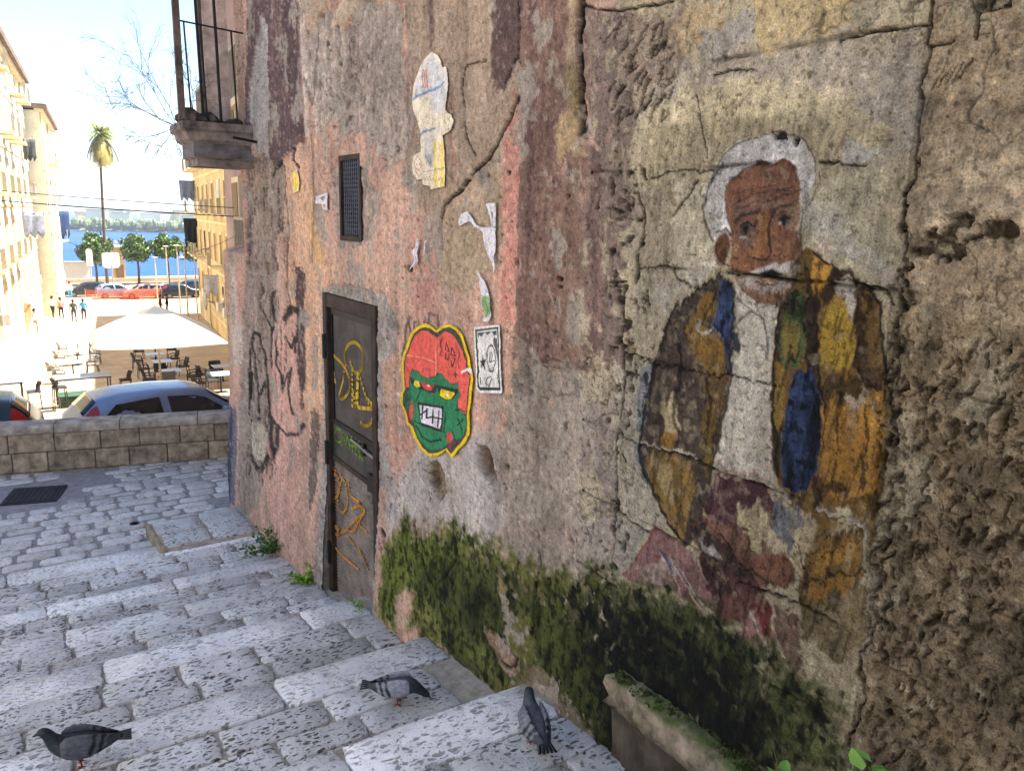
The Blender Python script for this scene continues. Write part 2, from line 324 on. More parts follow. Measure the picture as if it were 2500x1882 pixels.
('E','3a2e29',0.004,0.004,0.6491,-0.006,3.56,-0.131,0.0076,0.009),
('E','3a2e29',0.004,0.004,0.6632,-0.006,4.211,0.014,0.0081,0.0088),
('E','3a2e29',0.004,0.004,0.5936,-0.006,3.773,-0.072,0.0123,0.0059),
('E','3a2e29',0.004,0.004,0.5673,-0.006,4.128,-0.004,0.0079,0.008),
('E','3a2e29',0.004,0.004,0.555,-0.006,4.169,-0.84,0.0089,0.0111),
('E','3a2e29',0.004,0.004,0.715,-0.006,3.425,-1.216,0.0078,0.0099),
('E','3a2e29',0.004,0.004,0.6119,-0.006,3.842,-0.637,0.0063,0.0063),
('E','3a2e29',0.004,0.004,0.6145,-0.006,2.989,-1.191,0.0069,0.0032),
('E','3a2e29',0.004,0.004,0.5638,-0.006,3.842,-0.269,0.0076,0.009),
('E','3a2e29',0.004,0.004,0.6813,-0.006,4.162,-1.747,0.012,0.012),
('E','3a2e29',0.004,0.004,0.7224,-0.006,2.989,-0.902,0.0083,0.0073),
('E','3a2e29',0.004,0.004,0.9161,-0.006,4.076,-0.29,0.0132,0.0097),
('E','3a2e29',0.004,0.004,0.8667,-0.006,3.697,-1.069,0.0113,0.0079),
('E','3a2e29',0.004,0.004,0.9153,-0.006,3.432,-1.004,0.0094,0.005),
('E','3a2e29',0.004,0.004,0.8008,-0.006,2.971,-0.018,0.0086,0.0078),
('E','3a2e29',0.004,0.004,0.8002,-0.006,4.173,-1.688,0.0083,0.0118),
('E','3a2e29',0.004,0.004,0.8359,-0.006,4.128,-0.211,0.0116,0.0074),
('E','3a2e29',0.004,0.004,0.5059,-0.006,2.991,-0.23,0.0041,0.0078),
('E','3a2e29',0.004,0.004,0.895,-0.006,3.051,-0.081,0.0082,0.007),
('E','3a2e29',0.004,0.004,0.6488,-0.006,3.393,-1.398,0.0065,0.0079),
('E','3a2e29',0.004,0.004,0.5119,-0.006,2.99,-1.096,0.0067,0.0062),
('E','3a2e29',0.004,0.004,0.7737,-0.006,4.183,-1.052,0.0111,0.0103),
('E','3a2e29',0.004,0.004,0.5047,-0.006,4.003,-0.568,0.0122,0.0072),
('E','3a2e29',0.004,0.004,0.6715,-0.006,3.046,-1.202,0.0049,0.0064),
('E','3a2e29',0.004,0.004,0.9348,-0.006,3.135,-0.383,0.0057,0.0057),
('E','3a2e29',0.004,0.004,0.7306,-0.006,4.071,-0.111,0.0111,0.0094),
('E','3a2e29',0.004,0.004,0.8966,-0.006,3.552,-1.409,0.0107,0.004),
('E','3a2e29',0.004,0.004,0.8593,-0.006,3.913,-0.446,0.0122,0.0063),
('E','3a2e29',0.004,0.004,0.7224,-0.006,3.96,-1.568,0.008,0.005),
('E','3a2e29',0.004,0.004,0.5025,-0.006,3.697,-0.855,0.0119,0.0082),
('E','3a2e29',0.004,0.004,0.7179,-0.006,3.736,-0.868,0.0092,0.0083),
('E','3a2e29',0.004,0.004,0.845,-0.006,4.105,-0.357,0.0132,0.006),
('E','3a2e29',0.004,0.004,0.641,-0.006,2.902,-0.839,0.0074,0.0064),
('E','3a2e29',0.004,0.004,0.8904,-0.006,2.989,-0.607,0.0087,0.0046),
('E','3a2e29',0.004,0.004,0.847,-0.006,3.118,-0.864,0.0069,0.0039),
('E','3a2e29',0.004,0.004,0.5648,-0.006,3.66,-1.07,0.0067,0.004),
('E','3a2e29',0.004,0.004,0.7592,-0.006,3.119,-0.176,0.009,0.0049),
('E','3a2e29',0.004,0.004,0.9213,-0.006,3.678,-0.997,0.0064,0.0062),
('E','3a2e29',0.004,0.004,0.5104,-0.006,3.939,-1.119,0.0089,0.0058),
('E','3a2e29',0.004,0.004,0.8633,-0.006,4.219,-1.813,0.0145,0.0106),
('E','3a2e29',0.004,0.004,0.7582,-0.006,2.968,-0.14,0.0068,0.0054),
('E','3a2e29',0.004,0.004,0.7932,-0.006,2.942,-1.062,0.009,0.0037),
('E','3a2e29',0.004,0.004,0.6363,-0.006,3.241,-1.116,0.0084,0.0085),
('E','3a2e29',0.004,0.004,0.8166,-0.006,2.978,-0.511,0.0071,0.0079),
('E','3a2e29',0.004,0.004,0.9484,-0.006,3.744,-0.302,0.0079,0.0073),
('E','3a2e29',0.004,0.004,0.6277,-0.006,3.008,-0.506,0.0062,0.0075),
('E','3a2e29',0.004,0.004,0.812,-0.006,3.607,0.071,0.0065,0.0063),
('E','3a2e29',0.004,0.004,0.5702,-0.006,3.334,-0.49,0.0103,0.0068),
('E','3a2e29',0.004,0.004,0.7717,-0.006,4.133,-1.836,0.0154,0.0115),
('E','3a2e29',0.004,0.004,0.9177,-0.006,3.742,-0.061,0.0074,0.0046),
('E','3a2e29',0.004,0.004,0.6346,-0.006,2.989,-1.103,0.0051,0.0044),
('E','3a2e29',0.004,0.004,0.7462,-0.006,2.974,-0.147,0.0078,0.0064),
('E','3a2e29',0.004,0.004,0.5435,-0.006,2.955,-0.292,0.0066,0.0036),
('E','3a2e29',0.004,0.004,0.9466,-0.006,4.18,-0.499,0.0078,0.004),
('E','3a2e29',0.004,0.004,0.7948,-0.006,3.765,-1.538,0.0112,0.0091),
('E','3a2e29',0.004,0.004,0.8122,-0.006,2.917,-1.248,0.0078,0.0064),
('E','3a2e29',0.004,0.004,0.88,-0.006,3.194,-0.779,0.0074,0.004),
('E','3a2e29',0.004,0.004,0.6152,-0.006,3.51,-0.017,0.0062,0.0083),
('E','3a2e29',0.004,0.004,0.6741,-0.006,3.618,-1.097,0.0114,0.0057),
('E','3a2e29',0.004,0.004,0.932,-0.006,3.591,0.047,0.0107,0.0032),
('E','3a2e29',0.004,0.004,0.6044,-0.006,3.98,-0.185,0.0125,0.0089),
('E','3a2e29',0.004,0.004,0.8715,-0.006,3.406,-0.689,0.0094,0.0043),
('E','3a2e29',0.004,0.004,0.6708,-0.006,2.885,-0.961,0.0085,0.0083),
('E','3a2e29',0.004,0.004,0.7787,-0.006,3.035,-1.209,0.0075,0.0037),
('E','3a2e29',0.004,0.004,0.77,-0.006,3.001,-0.36,0.0073,0.0078),
('E','3a2e29',0.004,0.004,0.7979,-0.006,4.179,-1.128,0.0092,0.0104),
('E','3a2e29',0.004,0.004,0.8754,-0.006,3.737,-1.54,0.0105,0.0061),
('E','3a2e29',0.004,0.004,0.8144,-0.006,2.982,-1.293,0.0089,0.0071),
('E','3a2e29',0.004,0.004,0.5367,-0.006,3.339,-0.764,0.0107,0.0053),
('E','3a2e29',0.004,0.004,0.6124,-0.006,3.209,-0.692,0.0077,0.0066),
('E','3a2e29',0.004,0.004,0.8135,-0.006,3.905,-0.03,0.0115,0.0092),
('E','3a2e29',0.004,0.004,0.5004,-0.006,4.047,-1.816,0.0136,0.008),
('E','3a2e29',0.004,0.004,0.8299,-0.006,3.053,-0.867,0.0076,0.0031),
('E','3a2e29',0.004,0.004,0.9006,-0.006,4.18,-0.817,0.0081,0.0064),
('E','3a2e29',0.004,0.004,0.7722,-0.006,3.15,-1.213,0.0063,0.0056),
('E','3a2e29',0.004,0.004,0.8882,-0.006,4.179,-0.686,0.0148,0.0092),
('E','3a2e29',0.004,0.004,0.6968,-0.006,3.753,-1.146,0.0116,0.0085),
('E','3a2e29',0.004,0.004,0.6242,-0.006,3.945,0.064,0.0124,0.0093),
('E','3a2e29',0.004,0.004,0.6445,-0.006,3.165,-0.538,0.0079,0.0079),
('E','3a2e29',0.004,0.004,0.6186,-0.006,3.333,-0.313,0.0077,0.0032),
('E','3a2e29',0.004,0.004,0.539,-0.006,3.768,-1.588,0.0071,0.0093),
('E','3a2e29',0.004,0.004,0.9199,-0.006,2.935,-0.149,0.0044,0.0038),
('E','3a2e29',0.004,0.004,0.6532,-0.006,3.241,-1.371,0.0078,0.004),
('E','3a2e29',0.004,0.004,0.8795,-0.006,3.518,-1.65,0.0067,0.0053),
('E','3a2e29',0.004,0.004,0.7973,-0.006,4.052,-1.802,0.0093,0.0085),
('E','3a2e29',0.004,0.004,0.8232,-0.006,3.021,-0.021,0.0082,0.0037),
('E','3a2e29',0.004,0.004,0.5157,-0.006,4.201,-1.414,0.0087,0.0055),
('E','3a2e29',0.004,0.004,0.6639,-0.006,3.721,-0.472,0.0123,0.0073),
('E','3a2e29',0.004,0.004,0.9281,-0.006,2.93,-0.158,0.005,0.0078),
('E','3a2e29',0.004,0.004,0.8169,-0.006,3.218,-1.521,0.0053,0.0093),
('E','3a2e29',0.004,0.004,0.562,-0.006,3.245,-1.288,0.0055,0.0045),
('E','3a2e29',0.004,0.004,0.8347,-0.006,3.501,-0.826,0.0087,0.0056),
('E','3a2e29',0.004,0.004,0.5987,-0.006,3.05,-1.088,0.0047,0.004),
('E','3a2e29',0.004,0.004,0.6548,-0.006,3.847,-0.944,0.0076,0.0079),
('E','3a2e29',0.004,0.004,0.6567,-0.006,3.657,-1.155,0.0122,0.0048),
('E','3a2e29',0.004,0.004,0.8714,-0.006,2.936,-0.217,0.0041,0.0037),
('E','3a2e29',0.004,0.004,0.6378,-0.006,3.163,-1.43,0.0076,0.0035),
('E','3a2e29',0.004,0.004,0.7087,-0.006,3.208,-0.521,0.0054,0.0052),
('E','3a2e29',0.004,0.004,0.8527,-0.006,3.674,-0.678,0.0066,0.0035),
('E','3a2e29',0.004,0.004,0.7512,-0.006,3.192,-0.56,0.0052,0.0047),
('E','3a2e29',0.004,0.004,0.5815,-0.006,3.008,-0.632,0.0091,0.0059),
('E','3a2e29',0.004,0.004,0.5103,-0.006,3.323,-0.885,0.0085,0.0077),
('E','3a2e29',0.004,0.004,0.5823,-0.006,3.55,-1.3,0.0065,0.0037),
('E','3a2e29',0.004,0.004,0.5765,-0.006,3.776,-0.672,0.0081,0.0077),
('E','3a2e29',0.004,0.004,0.9213,-0.006,3.684,-1.101,0.0096,0.0101),
('E','3a2e29',0.004,0.004,0.6646,-0.006,3.818,-0.495,0.0097,0.007),
('E','3a2e29',0.004,0.004,0.8974,-0.006,3.06,-0.202,0.0066,0.0034),
('E','3a2e29',0.004,0.004,0.7686,-0.006,3.329,-1.577,0.006,0.0082),
('E','3a2e29',0.004,0.004,0.9238,-0.006,4.159,-1.515,0.0144,0.0046),
('E','3a2e29',0.004,0.004,0.5258,-0.006,3.12,-0.85,0.0074,0.0046),
('E','3a2e29',0.004,0.004,0.6271,-0.006,3.494,-1.406,0.0068,0.0067),
('E','3a2e29',0.004,0.004,0.6876,-0.006,3.21,-1.484,0.01,0.0052),
('E','3a2e29',0.004,0.004,0.5324,-0.006,4.237,-0.93,0.0142,0.0102),
('E','3a2e29',0.004,0.004,0.6276,-0.006,3.576,-0.039,0.0079,0.0086),
('E','3a2e29',0.004,0.004,0.9132,-0.006,3.029,-1.413,0.0088,0.0044),
('E','3a2e29',0.004,0.004,0.6311,-0.006,2.94,-1.456,0.0044,0.0031),
('E','3a2e29',0.004,0.004,0.8005,-0.006,3.454,-0.606,0.0057,0.0072),
('E','3a2e29',0.004,0.004,0.529,-0.006,3.308,-0.73,0.008,0.0074),
('E','3a2e29',0.004,0.004,0.6459,-0.006,3.571,-0.13,0.006,0.0078),
('E','3a2e29',0.004,0.004,0.7885,-0.006,3.7,-0.38,0.0096,0.004),
('E','3a2e29',0.004,0.004,0.7454,-0.006,4.128,-1.794,0.0084,0.0102),
('E','3a2e29',0.004,0.004,0.7361,-0.006,3.581,-0.416,0.0077,0.008),
('E','3a2e29',0.004,0.004,0.7171,-0.006,3.437,-0.308,0.0088,0.0041),
('E','3a2e29',0.004,0.004,0.5872,-0.006,3.281,-0.782,0.0082,0.0066),
('E','3a2e29',0.004,0.004,0.7033,-0.006,2.927,-0.935,0.0077,0.0085),
('E','3a2e29',0.004,0.004,0.6422,-0.006,3.709,-0.429,0.0078,0.0052),
('E','3a2e29',0.004,0.004,0.7986,-0.006,3.892,-0.781,0.0084,0.0061),
('E','3a2e29',0.004,0.004,0.8755,-0.006,3.726,-1.473,0.0117,0.006),
('E','3a2e29',0.004,0.004,0.5025,-0.006,3.942,-0.074,0.0133,0.0035),
('E','3a2e29',0.004,0.004,0.6003,-0.006,3.068,0.085,0.0074,0.0057),
('E','3a2e29',0.004,0.004,0.6987,-0.006,3.833,-1.716,0.0093,0.0056),
('E','3a2e29',0.004,0.004,0.5433,-0.006,3.199,-0.357,0.0051,0.0075),
('E','2e2420',0.004,0.006,0.7686,-0.008,2.806,0.38,0.0091,0.0068),
('E','2e2420',0.004,0.006,0.7411,-0.008,2.365,-0.552,0.0052,0.0061),
('E','2e2420',0.004,0.006,0.645,-0.008,2.832,0.022,0.0083,0.0083),
('E','2e2420',0.004,0.006,0.4432,-0.008,2.163,-0.031,0.0057,0.0057),
('E','2e2420',0.004,0.006,0.4631,-0.008,2.538,0.169,0.0041,0.0053),
('E','2e2420',0.004,0.006,0.5589,-0.008,2.453,-0.331,0.007,0.0104),
('E','2e2420',0.004,0.006,0.4515,-0.008,2.296,-0.458,0.0051,0.0103),
('E','2e2420',0.004,0.006,0.7554,-0.008,2.138,-0.427,0.0066,0.0092),
('E','2e2420',0.004,0.006,0.7109,-0.008,2.47,-0.313,0.0075,0.0079),
('E','2e2420',0.004,0.006,0.8389,-0.008,2.181,0.096,0.0044,0.0031),
('E','2e2420',0.004,0.006,0.6394,-0.008,2.339,-0.258,0.0046,0.0045),
('E','2e2420',0.004,0.006,0.8222,-0.008,2.205,0.035,0.0048,0.0059),
('E','2e2420',0.004,0.006,0.7818,-0.008,2.7,-0.492,0.0046,0.0096),
('E','2e2420',0.004,0.006,0.5799,-0.008,2.444,-0.334,0.0051,0.0044),
('E','2e2420',0.004,0.006,0.8879,-0.008,2.597,-0.325,0.0067,0.0089),
('E','2e2420',0.004,0.006,0.7708,-0.008,2.236,-0.358,0.0069,0.0102),
('E','2e2420',0.004,0.006,0.8499,-0.008,2.548,-0.115,0.0072,0.0096),
('E','2e2420',0.004,0.006,0.4935,-0.008,2.265,-0.248,0.0045,0.0078),
('E','2e2420',0.004,0.006,0.8349,-0.008,2.362,0.194,0.0037,0.01),
('E','2e2420',0.004,0.006,0.4774,-0.008,2.61,0.327,0.0075,0.0091),
('E','2e2420',0.004,0.006,0.4282,-0.008,2.205,-0.397,0.0055,0.0051),
('E','2e2420',0.004,0.006,0.5124,-0.008,2.775,-0.056,0.0079,0.0088),
('E','2e2420',0.004,0.006,0.4027,-0.008,2.274,0.288,0.0055,0.0041),
('E','2e2420',0.004,0.006,0.6413,-0.008,2.648,-0.412,0.0054,0.0036),
('E','2e2420',0.004,0.006,0.8577,-0.008,2.543,-0.179,0.0065,0.009),
('E','2e2420',0.004,0.006,0.4481,-0.008,2.547,-0.239,0.0046,0.0053),
('E','2e2420',0.004,0.006,0.5923,-0.008,2.215,0.05,0.0058,0.0092),
('E','2e2420',0.004,0.006,0.435,-0.008,2.671,0.137,0.0064,0.0064),
('E','2e2420',0.004,0.006,0.7627,-0.008,2.199,-0.215,0.0064,0.0093),
('E','2e2420',0.004,0.006,0.8589,-0.008,2.211,-0.275,0.0049,0.0092),
('E','2e2420',0.004,0.006,0.8322,-0.008,2.756,0.241,0.0052,0.007),
('E','2e2420',0.004,0.006,0.5235,-0.008,2.396,-0.439,0.0053,0.0078),
('E','2e2420',0.004,0.006,0.6818,-0.008,2.36,0.111,0.0037,0.006),
('E','2e2420',0.004,0.006,0.4788,-0.008,2.207,0.094,0.0065,0.0087),
('E','2e2420',0.004,0.006,0.5952,-0.008,2.222,-0.49,0.0069,0.0084),
('E','2e2420',0.004,0.006,0.8423,-0.008,2.398,-0.242,0.0062,0.0046),
('E','2e2420',0.004,0.006,0.6304,-0.008,2.44,0.292,0.0049,0.0036),
('E','2e2420',0.004,0.006,0.7844,-0.008,2.745,-0.146,0.0058,0.0105),
('E','2e2420',0.004,0.006,0.8556,-0.008,2.652,-0.429,0.007,0.0058),
('E','2e2420',0.004,0.006,0.6457,-0.008,2.825,-0.014,0.0075,0.0048),
('E','2e2420',0.004,0.006,0.8878,-0.008,2.201,0.045,0.0057,0.0043),
('E','2e2420',0.004,0.006,0.4159,-0.008,2.167,0.196,0.0057,0.0051),
('E','2e2420',0.004,0.006,0.4639,-0.008,2.638,-0.342,0.0064,0.0079),
('E','2e2420',0.004,0.006,0.6246,-0.008,2.692,0.022,0.0066,0.0101),
('E','2e2420',0.004,0.006,0.8028,-0.008,2.536,-0.518,0.0071,0.0098),
('E','2e2420',0.004,0.006,0.7743,-0.008,2.466,0.121,0.0043,0.0081),
('E','2e2420',0.004,0.006,0.8824,-0.008,2.146,-0.463,0.0051,0.0067),
('E','2e2420',0.004,0.006,0.7055,-0.008,2.761,0.012,0.007,0.0084),
('E','2e2420',0.004,0.006,0.4895,-0.008,2.694,-0.121,0.0052,0.0066),
('E','2e2420',0.004,0.006,0.6344,-0.008,2.561,-0.232,0.0058,0.0047),
('E','2e2420',0.004,0.006,0.7478,-0.008,2.338,0.082,0.0046,0.0062),
('E','2e2420',0.004,0.006,0.4956,-0.008,2.784,-0.298,0.005,0.0113),
('E','2e2420',0.004,0.006,0.788,-0.008,2.26,0.312,0.0051,0.0047),
('E','2e2420',0.004,0.006,0.6095,-0.008,2.286,0.234,0.0037,0.0081),
('E','2e2420',0.004,0.006,0.5941,-0.008,2.54,0.039,0.0055,0.0077),
('E','2e2420',0.004,0.006,0.7592,-0.008,2.72,-0.085,0.0089,0.0098),
('E','2e2420',0.004,0.006,0.4514,-0.008,2.167,-0.042,0.0045,0.0086),
('E','2e2420',0.004,0.006,0.7859,-0.008,2.288,0.216,0.0057,0.0066),
('E','2e2420',0.004,0.006,0.7418,-0.008,2.762,-0.294,0.0085,0.0038),
('E','2e2420',0.004,0.006,0.6034,-0.008,2.584,-0.352,0.0084,0.0034),
('S','262324',0.0502,0.0139,0.95,0,0.015,[(7.696,-1.972),(7.583,-1.323),(7.43,-1.111),(7.248,-1.129),(7.057,-1.301),(6.962,-1.828)]),
('S','262324',0.0342,0.0095,0.95,0,0.015,[(7.496,-1.246),(7.385,-1.54),(7.336,-1.955)]),
('S','262324',0.04,0.0115,0.95,0,0.015,[(7.295,-1.693),(7.122,-1.553),(7.034,-1.598),(6.97,-1.888)]),
('S','262324',0.0498,0.0144,0.95,0,0.015,[(6.724,-0.662),(6.812,-0.762),(6.733,-0.906),(6.639,-0.93)]),
('S','262324',0.0869,0.0269,0.95,0,0.015,[(6.387,-0.864),(6.2,-0.759),(6.004,-0.773)]),
('S','262324',0.0352,0.0106,0.95,0,0.015,[(6.679,-1.049),(6.687,-1.298),(6.565,-1.37),(6.54,-1.459)]),
('S','262324',0.0331,0.0104,0.95,0,0.015,[(6.545,-1.496),(6.255,-1.258),(6.367,-1.46),(6.265,-1.65)]),
('S','262324',0.0678,0.0205,0.95,0,0.015,[(6.884,-1.829),(6.712,-1.864),(6.699,-2.05),(6.827,-2.169),(6.906,-1.989),(6.86,-1.843)]),
('S','262324',0.0396,0.0127,0.95,0,0.015,[(6.684,-1.843),(6.438,-1.878),(6.139,-1.792),(5.991,-1.676)]),
('S','262324',0.0759,0.0221,0.95,0,0.015,[(7.565,-2.374),(7.342,-2.457),(7.101,-2.342),(6.989,-2.214)]),
('S','262324',0.0315,0.0099,0.95,0,0.015,[(6.371,-1.009),(6.248,-1.093),(6.128,-0.975),(6.142,-1.11)]),
('S','262324',0.0302,0.0086,0.95,0,0.015,[(7.088,-0.886),(6.846,-1.003),(6.846,-1.37)]),
('S','262324',0.0363,0.0099,0.95,0,0.015,[(7.709,-1.522),(7.664,-1.969),(7.529,-2.062)]),
('P','a99a86',0.005,0.02,1,0.01,[(7.537,-2.023),(7.183,-1.963),(6.991,-2.038),(7.092,-2.275),(7.332,-2.388),(7.552,-2.294)]),
('S','7d7368',0.03,0.0085,0.7,0,0.008,[(7.467,-2.047),(7.271,-2.081),(7.363,-2.31)]),
('S','453c39',0.0164,0.0071,0.8,0,0.006,[(4.096,-0.81),(4.067,-0.638),(4.028,-0.574),(3.996,-0.699)]),
('S','453c39',0.0157,0.007,0.8,0,0.006,[(3.959,-0.693),(3.948,-0.587),(3.906,-0.593),(3.896,-0.673)]),
('S','453c39',0.0151,0.0068,0.8,0,0.006,[(3.835,-0.63),(3.825,-0.549)]),
('S','453c39',0.0146,0.0066,0.8,0,0.006,[(3.775,-0.577),(3.766,-0.52),(3.698,-0.523)]),
('S','453c39',0.014,0.0065,0.8,0,0.006,[(3.65,-0.572),(3.66,-0.519)]),
('S','453c39',0.0166,0.0072,0.8,0,0.006,[(4.113,-0.801),(4.013,-0.73)]),
('S','cbbcae',0.0072,0.0031,0.6,0,0.008,[(4.23,-0.919),(4.097,-0.89)]),
('S','cbbcae',0.0073,0.0032,0.6,0,0.008,[(4.195,-0.913),(4.175,-1.148),(4.159,-1.322)]),
('E','d2c6b8',0.012,0.02,0.8,0,4.173,-1.051,0.0292,0.0151),
('P','a59778',0.05,0.05,1,0,[(2.332,0.842),(0.79,0.502),(0.527,-1.138),(2.081,-2.202)]),
('P','78655a',0.005,0.05,1,0.002,[(2.485,0.764),(2.322,0.723),(2.147,0.674),(2.087,0.458),(2.16,0.359),(2.187,0.168),(2.095,0.096),(2.192,-0.033),(2.153,-0.539),(2.265,-0.559),(2.26,-0.035),(2.35,0.202),(2.435,0.354)]),
('P','8e7a68',0.005,0.06,1,-0.004,[(2.276,0.698),(1.993,0.67),(1.989,0.446),(2.08,0.379),(2.164,0.4),(2.28,0.481)]),
('P','a8906a',0.005,0.06,1,0.004,[(2.011,0.674),(1.817,0.648),(1.785,0.504),(1.903,0.497),(1.997,0.523)]),
('P','9c9286',0.005,0.07,1,0,[(1.862,0.598),(1.702,0.604),(1.689,0.489),(1.762,0.442),(1.865,0.468)]),
('P','ae9769',0.005,0.04,1,0.004,[(1.713,0.706),(1.359,0.627),(1.355,0.51),(1.387,0.48),(1.586,0.496),(1.695,0.547)]),
('P','998b78',0.03,0.07,1,0,[(2.012,0.487),(1.66,0.508),(1.326,0.465),(1.24,0.489),(1.157,0.493),(1.139,0.221),(1.226,0.227),(1.333,0.336),(1.505,0.398),(1.696,0.422),(1.929,0.402),(2.077,0.352),(2.163,0.387)]),
('P','b5a47e',0.03,0.09,0.75,0.003,[(2.076,0.339),(1.929,0.402),(1.695,0.411),(1.53,0.38),(1.478,0.288),(1.56,0.272),(1.708,0.248),(1.835,0.181),(2.062,0.191)]),
('P','b0a17c',0.03,0.09,0.75,0.003,[(1.533,0.402),(1.334,0.347),(1.264,0.259),(1.242,0.178),(1.411,0.175),(1.439,0.241),(1.478,0.288)]),
('P','8f8578',0.03,0.08,0.8,0,[(1.335,0.357),(1.167,0.347),(1.159,0.134),(1.255,0.107),(1.384,0.163),(1.233,0.197)]),
('P','a3a096',0.005,0.03,1,0,[(1.349,0.23),(1.313,0.233),(1.253,0.178),(1.334,0.166)]),
('P','a89d7d',0.005,0.06,1,0,[(1.409,0.153),(1.191,0.135),(1.15,-0.087),(1.226,-0.112),(1.3,-0.096),(1.398,-0.034),(1.433,0.032)]),
('P','8e8472',0.005,0.1,0.5,0,[(1.391,0.12),(1.223,0.126),(1.194,-0.006),(1.287,-0.009)]),
('P','b2a68a',0.005,0.05,1,0.004,[(1.972,0.081),(1.828,0.118),(1.779,-0.022),(1.733,-0.122),(1.797,-0.179),(1.925,-0.202),(1.976,-0.082)]),
('P','94866f',0.005,0.07,0.8,0,[(2.184,0.139),(2.016,0.122),(1.962,-0.027),(1.943,-0.218),(2.108,-0.232),(2.169,-0.032)]),
('P','a3977d',0.005,0.06,1,0,[(2.149,-0.265),(1.943,-0.218),(1.935,-0.301),(2.023,-0.457),(2.131,-0.474)]),
('P','a39884',0.005,0.05,1,0,[(2.22,-0.519),(2.017,-0.515),(2.038,-0.763),(2,-0.94),(1.862,-1.05),(1.98,-1.157),(2.17,-1.127)]),
('P','8f877b',0.005,0.05,1,0,[(2.194,-1.135),(1.96,-1.133),(2.018,-1.237),(2.103,-1.339),(2.195,-1.431)]),
('P','a9a39c',0.04,0.05,0.7,0,[(1.444,0.01),(1.384,-0.045),(1.275,-0.105),(1.174,-0.151),(1.183,-0.089),(1.284,-0.03),(1.412,0.077)]),
('P','a29b93',0.04,0.04,0.7,0,[(1.768,-0.124),(1.832,-0.195),(1.975,-0.305),(2.018,-0.281),(1.855,-0.143)]),
('P','b4aea8',0.005,0.012,1,0,[(1.772,-0.047),(1.818,0.054),(1.811,0.155),(1.753,0.215),(1.661,0.251),(1.544,0.258),(1.468,0.23),(1.426,0.165),(1.425,0.099),(1.448,0.021),(1.467,0.089),(1.481,0.145),(1.512,0.174),(1.576,0.169),(1.697,0.146),(1.734,0.11),(1.737,0.067),(1.713,0.03),(1.704,-0.02),(1.731,-0.079),(1.76,-0.062)]),
('P','8f887f',0.005,0.02,0.7,0,[(1.819,0.067),(1.806,0.155),(1.753,0.212),(1.705,0.222),(1.763,0.154),(1.769,0.054),(1.755,-0.047),(1.773,-0.041)]),
('P','cfcac4',0.005,0.01,1,0,[(1.735,0.079),(1.71,0.03),(1.704,-0.02),(1.737,-0.059),(1.753,0.029)]),
('P','c9c4be',0.005,0.02,0.8,0,[(1.585,0.24),(1.484,0.222),(1.443,0.166),(1.446,0.11),(1.46,0.088),(1.482,0.15),(1.535,0.186),(1.592,0.177)]),
('S','35302c',0.0034,0.0025,0.75,0,0.008,[(1.812,0.048),(1.805,0.143),(1.761,0.205),(1.661,0.247)]),
('S','35302c',0.0035,0.0026,0.75,0,0.008,[(1.822,0.054),(1.801,-0.009),(1.771,-0.06)]),
('S','35302c',0.0028,0.0022,0.75,0,0.008,[(1.649,0.251),(1.544,0.262),(1.465,0.234),(1.427,0.176),(1.424,0.11)]),
('S','35302c',0.0026,0.0022,0.75,0,0.008,[(1.41,0.148),(1.413,0.088),(1.429,0.055)]),
('S','35302c',0.0027,0.0023,0.75,0,0.008,[(1.447,0.032),(1.446,-0.059),(1.429,-0.092)]),
('E','241f1c',0.012,0.02,1,-0.01,1.54,0.251,0.02,0.0102),
('E','2a2421',0.012,0.02,1,-0.01,1.482,0.231,0.0164,0.0089),
('S','2a2421',0.0068,0.005,0.8,0,0.008,[(1.803,0.13),(1.777,0.161),(1.763,0.178)]),
('P','855a42',0.005,0.008,1,0,[(1.742,0.11),(1.697,0.146),(1.622,0.176),(1.573,0.166),(1.532,0.186),(1.49,0.162),(1.466,0.1),(1.455,0.01),(1.46,-0.025),(1.437,-0.07),(1.45,-0.111),(1.482,-0.133),(1.525,-0.145),(1.562,-0.143),(1.69,-0.15),(1.693,-0.094),(1.711,-0.02),(1.74,0.067)]),
('P','96603e',0.01,0.02,0.6,0,[(1.742,0.11),(1.696,0.14),(1.675,0.091),(1.687,0.054),(1.736,0.054)]),
('P','96623f',0.015,0.02,0.7,0,[(1.696,-0.082),(1.625,-0.066),(1.589,-0.113),(1.601,-0.141),(1.689,-0.147)]),
('P','9c6a48',0.015,0.02,0.7,0,[(1.537,-0.039),(1.458,-0.042),(1.448,-0.093),(1.499,-0.114),(1.538,-0.092)]),
('P','a9703f',0.012,0.02,0.8,0,[(1.613,0.031),(1.572,0.031),(1.549,-0.063),(1.56,-0.099),(1.606,-0.096),(1.598,-0.029)]),
('P','93553a',0.005,0.02,0.7,0,[(1.533,-0.009),(1.49,-0.008),(1.473,-0.031),(1.523,-0.033)]),
('P','8d7463',0.015,0.02,0.45,0,[(1.703,0.054),(1.48,0.077),(1.469,0.049),(1.59,0.031),(1.682,0.018)]),
('P','6f5a50',0.012,0.02,0.5,0,[(1.67,-0.019),(1.602,0.001),(1.593,-0.053),(1.641,-0.067)]),
('E','6d452a',0.012,0.01,1,0,1.735,-0.078,0.0287,0.0531),
('S','2c1d14',0.0042,0.0031,0.8,0,0.008,[(1.761,-0.028),(1.728,-0.018),(1.706,-0.039)]),
('S','2c1d14',0.0034,0.0025,0.8,0,0.008,[(1.761,-0.06),(1.748,-0.11),(1.702,-0.133)]),
('E','3a2618',0.012,0.02,0.7,0,1.724,-0.083,0.0117,0.0277),
('S','452a1b',0.0069,0.0053,0.85,0,0.008,[(1.715,0.133),(1.674,0.161),(1.615,0.177),(1.579,0.162),(1.555,0.172)]),
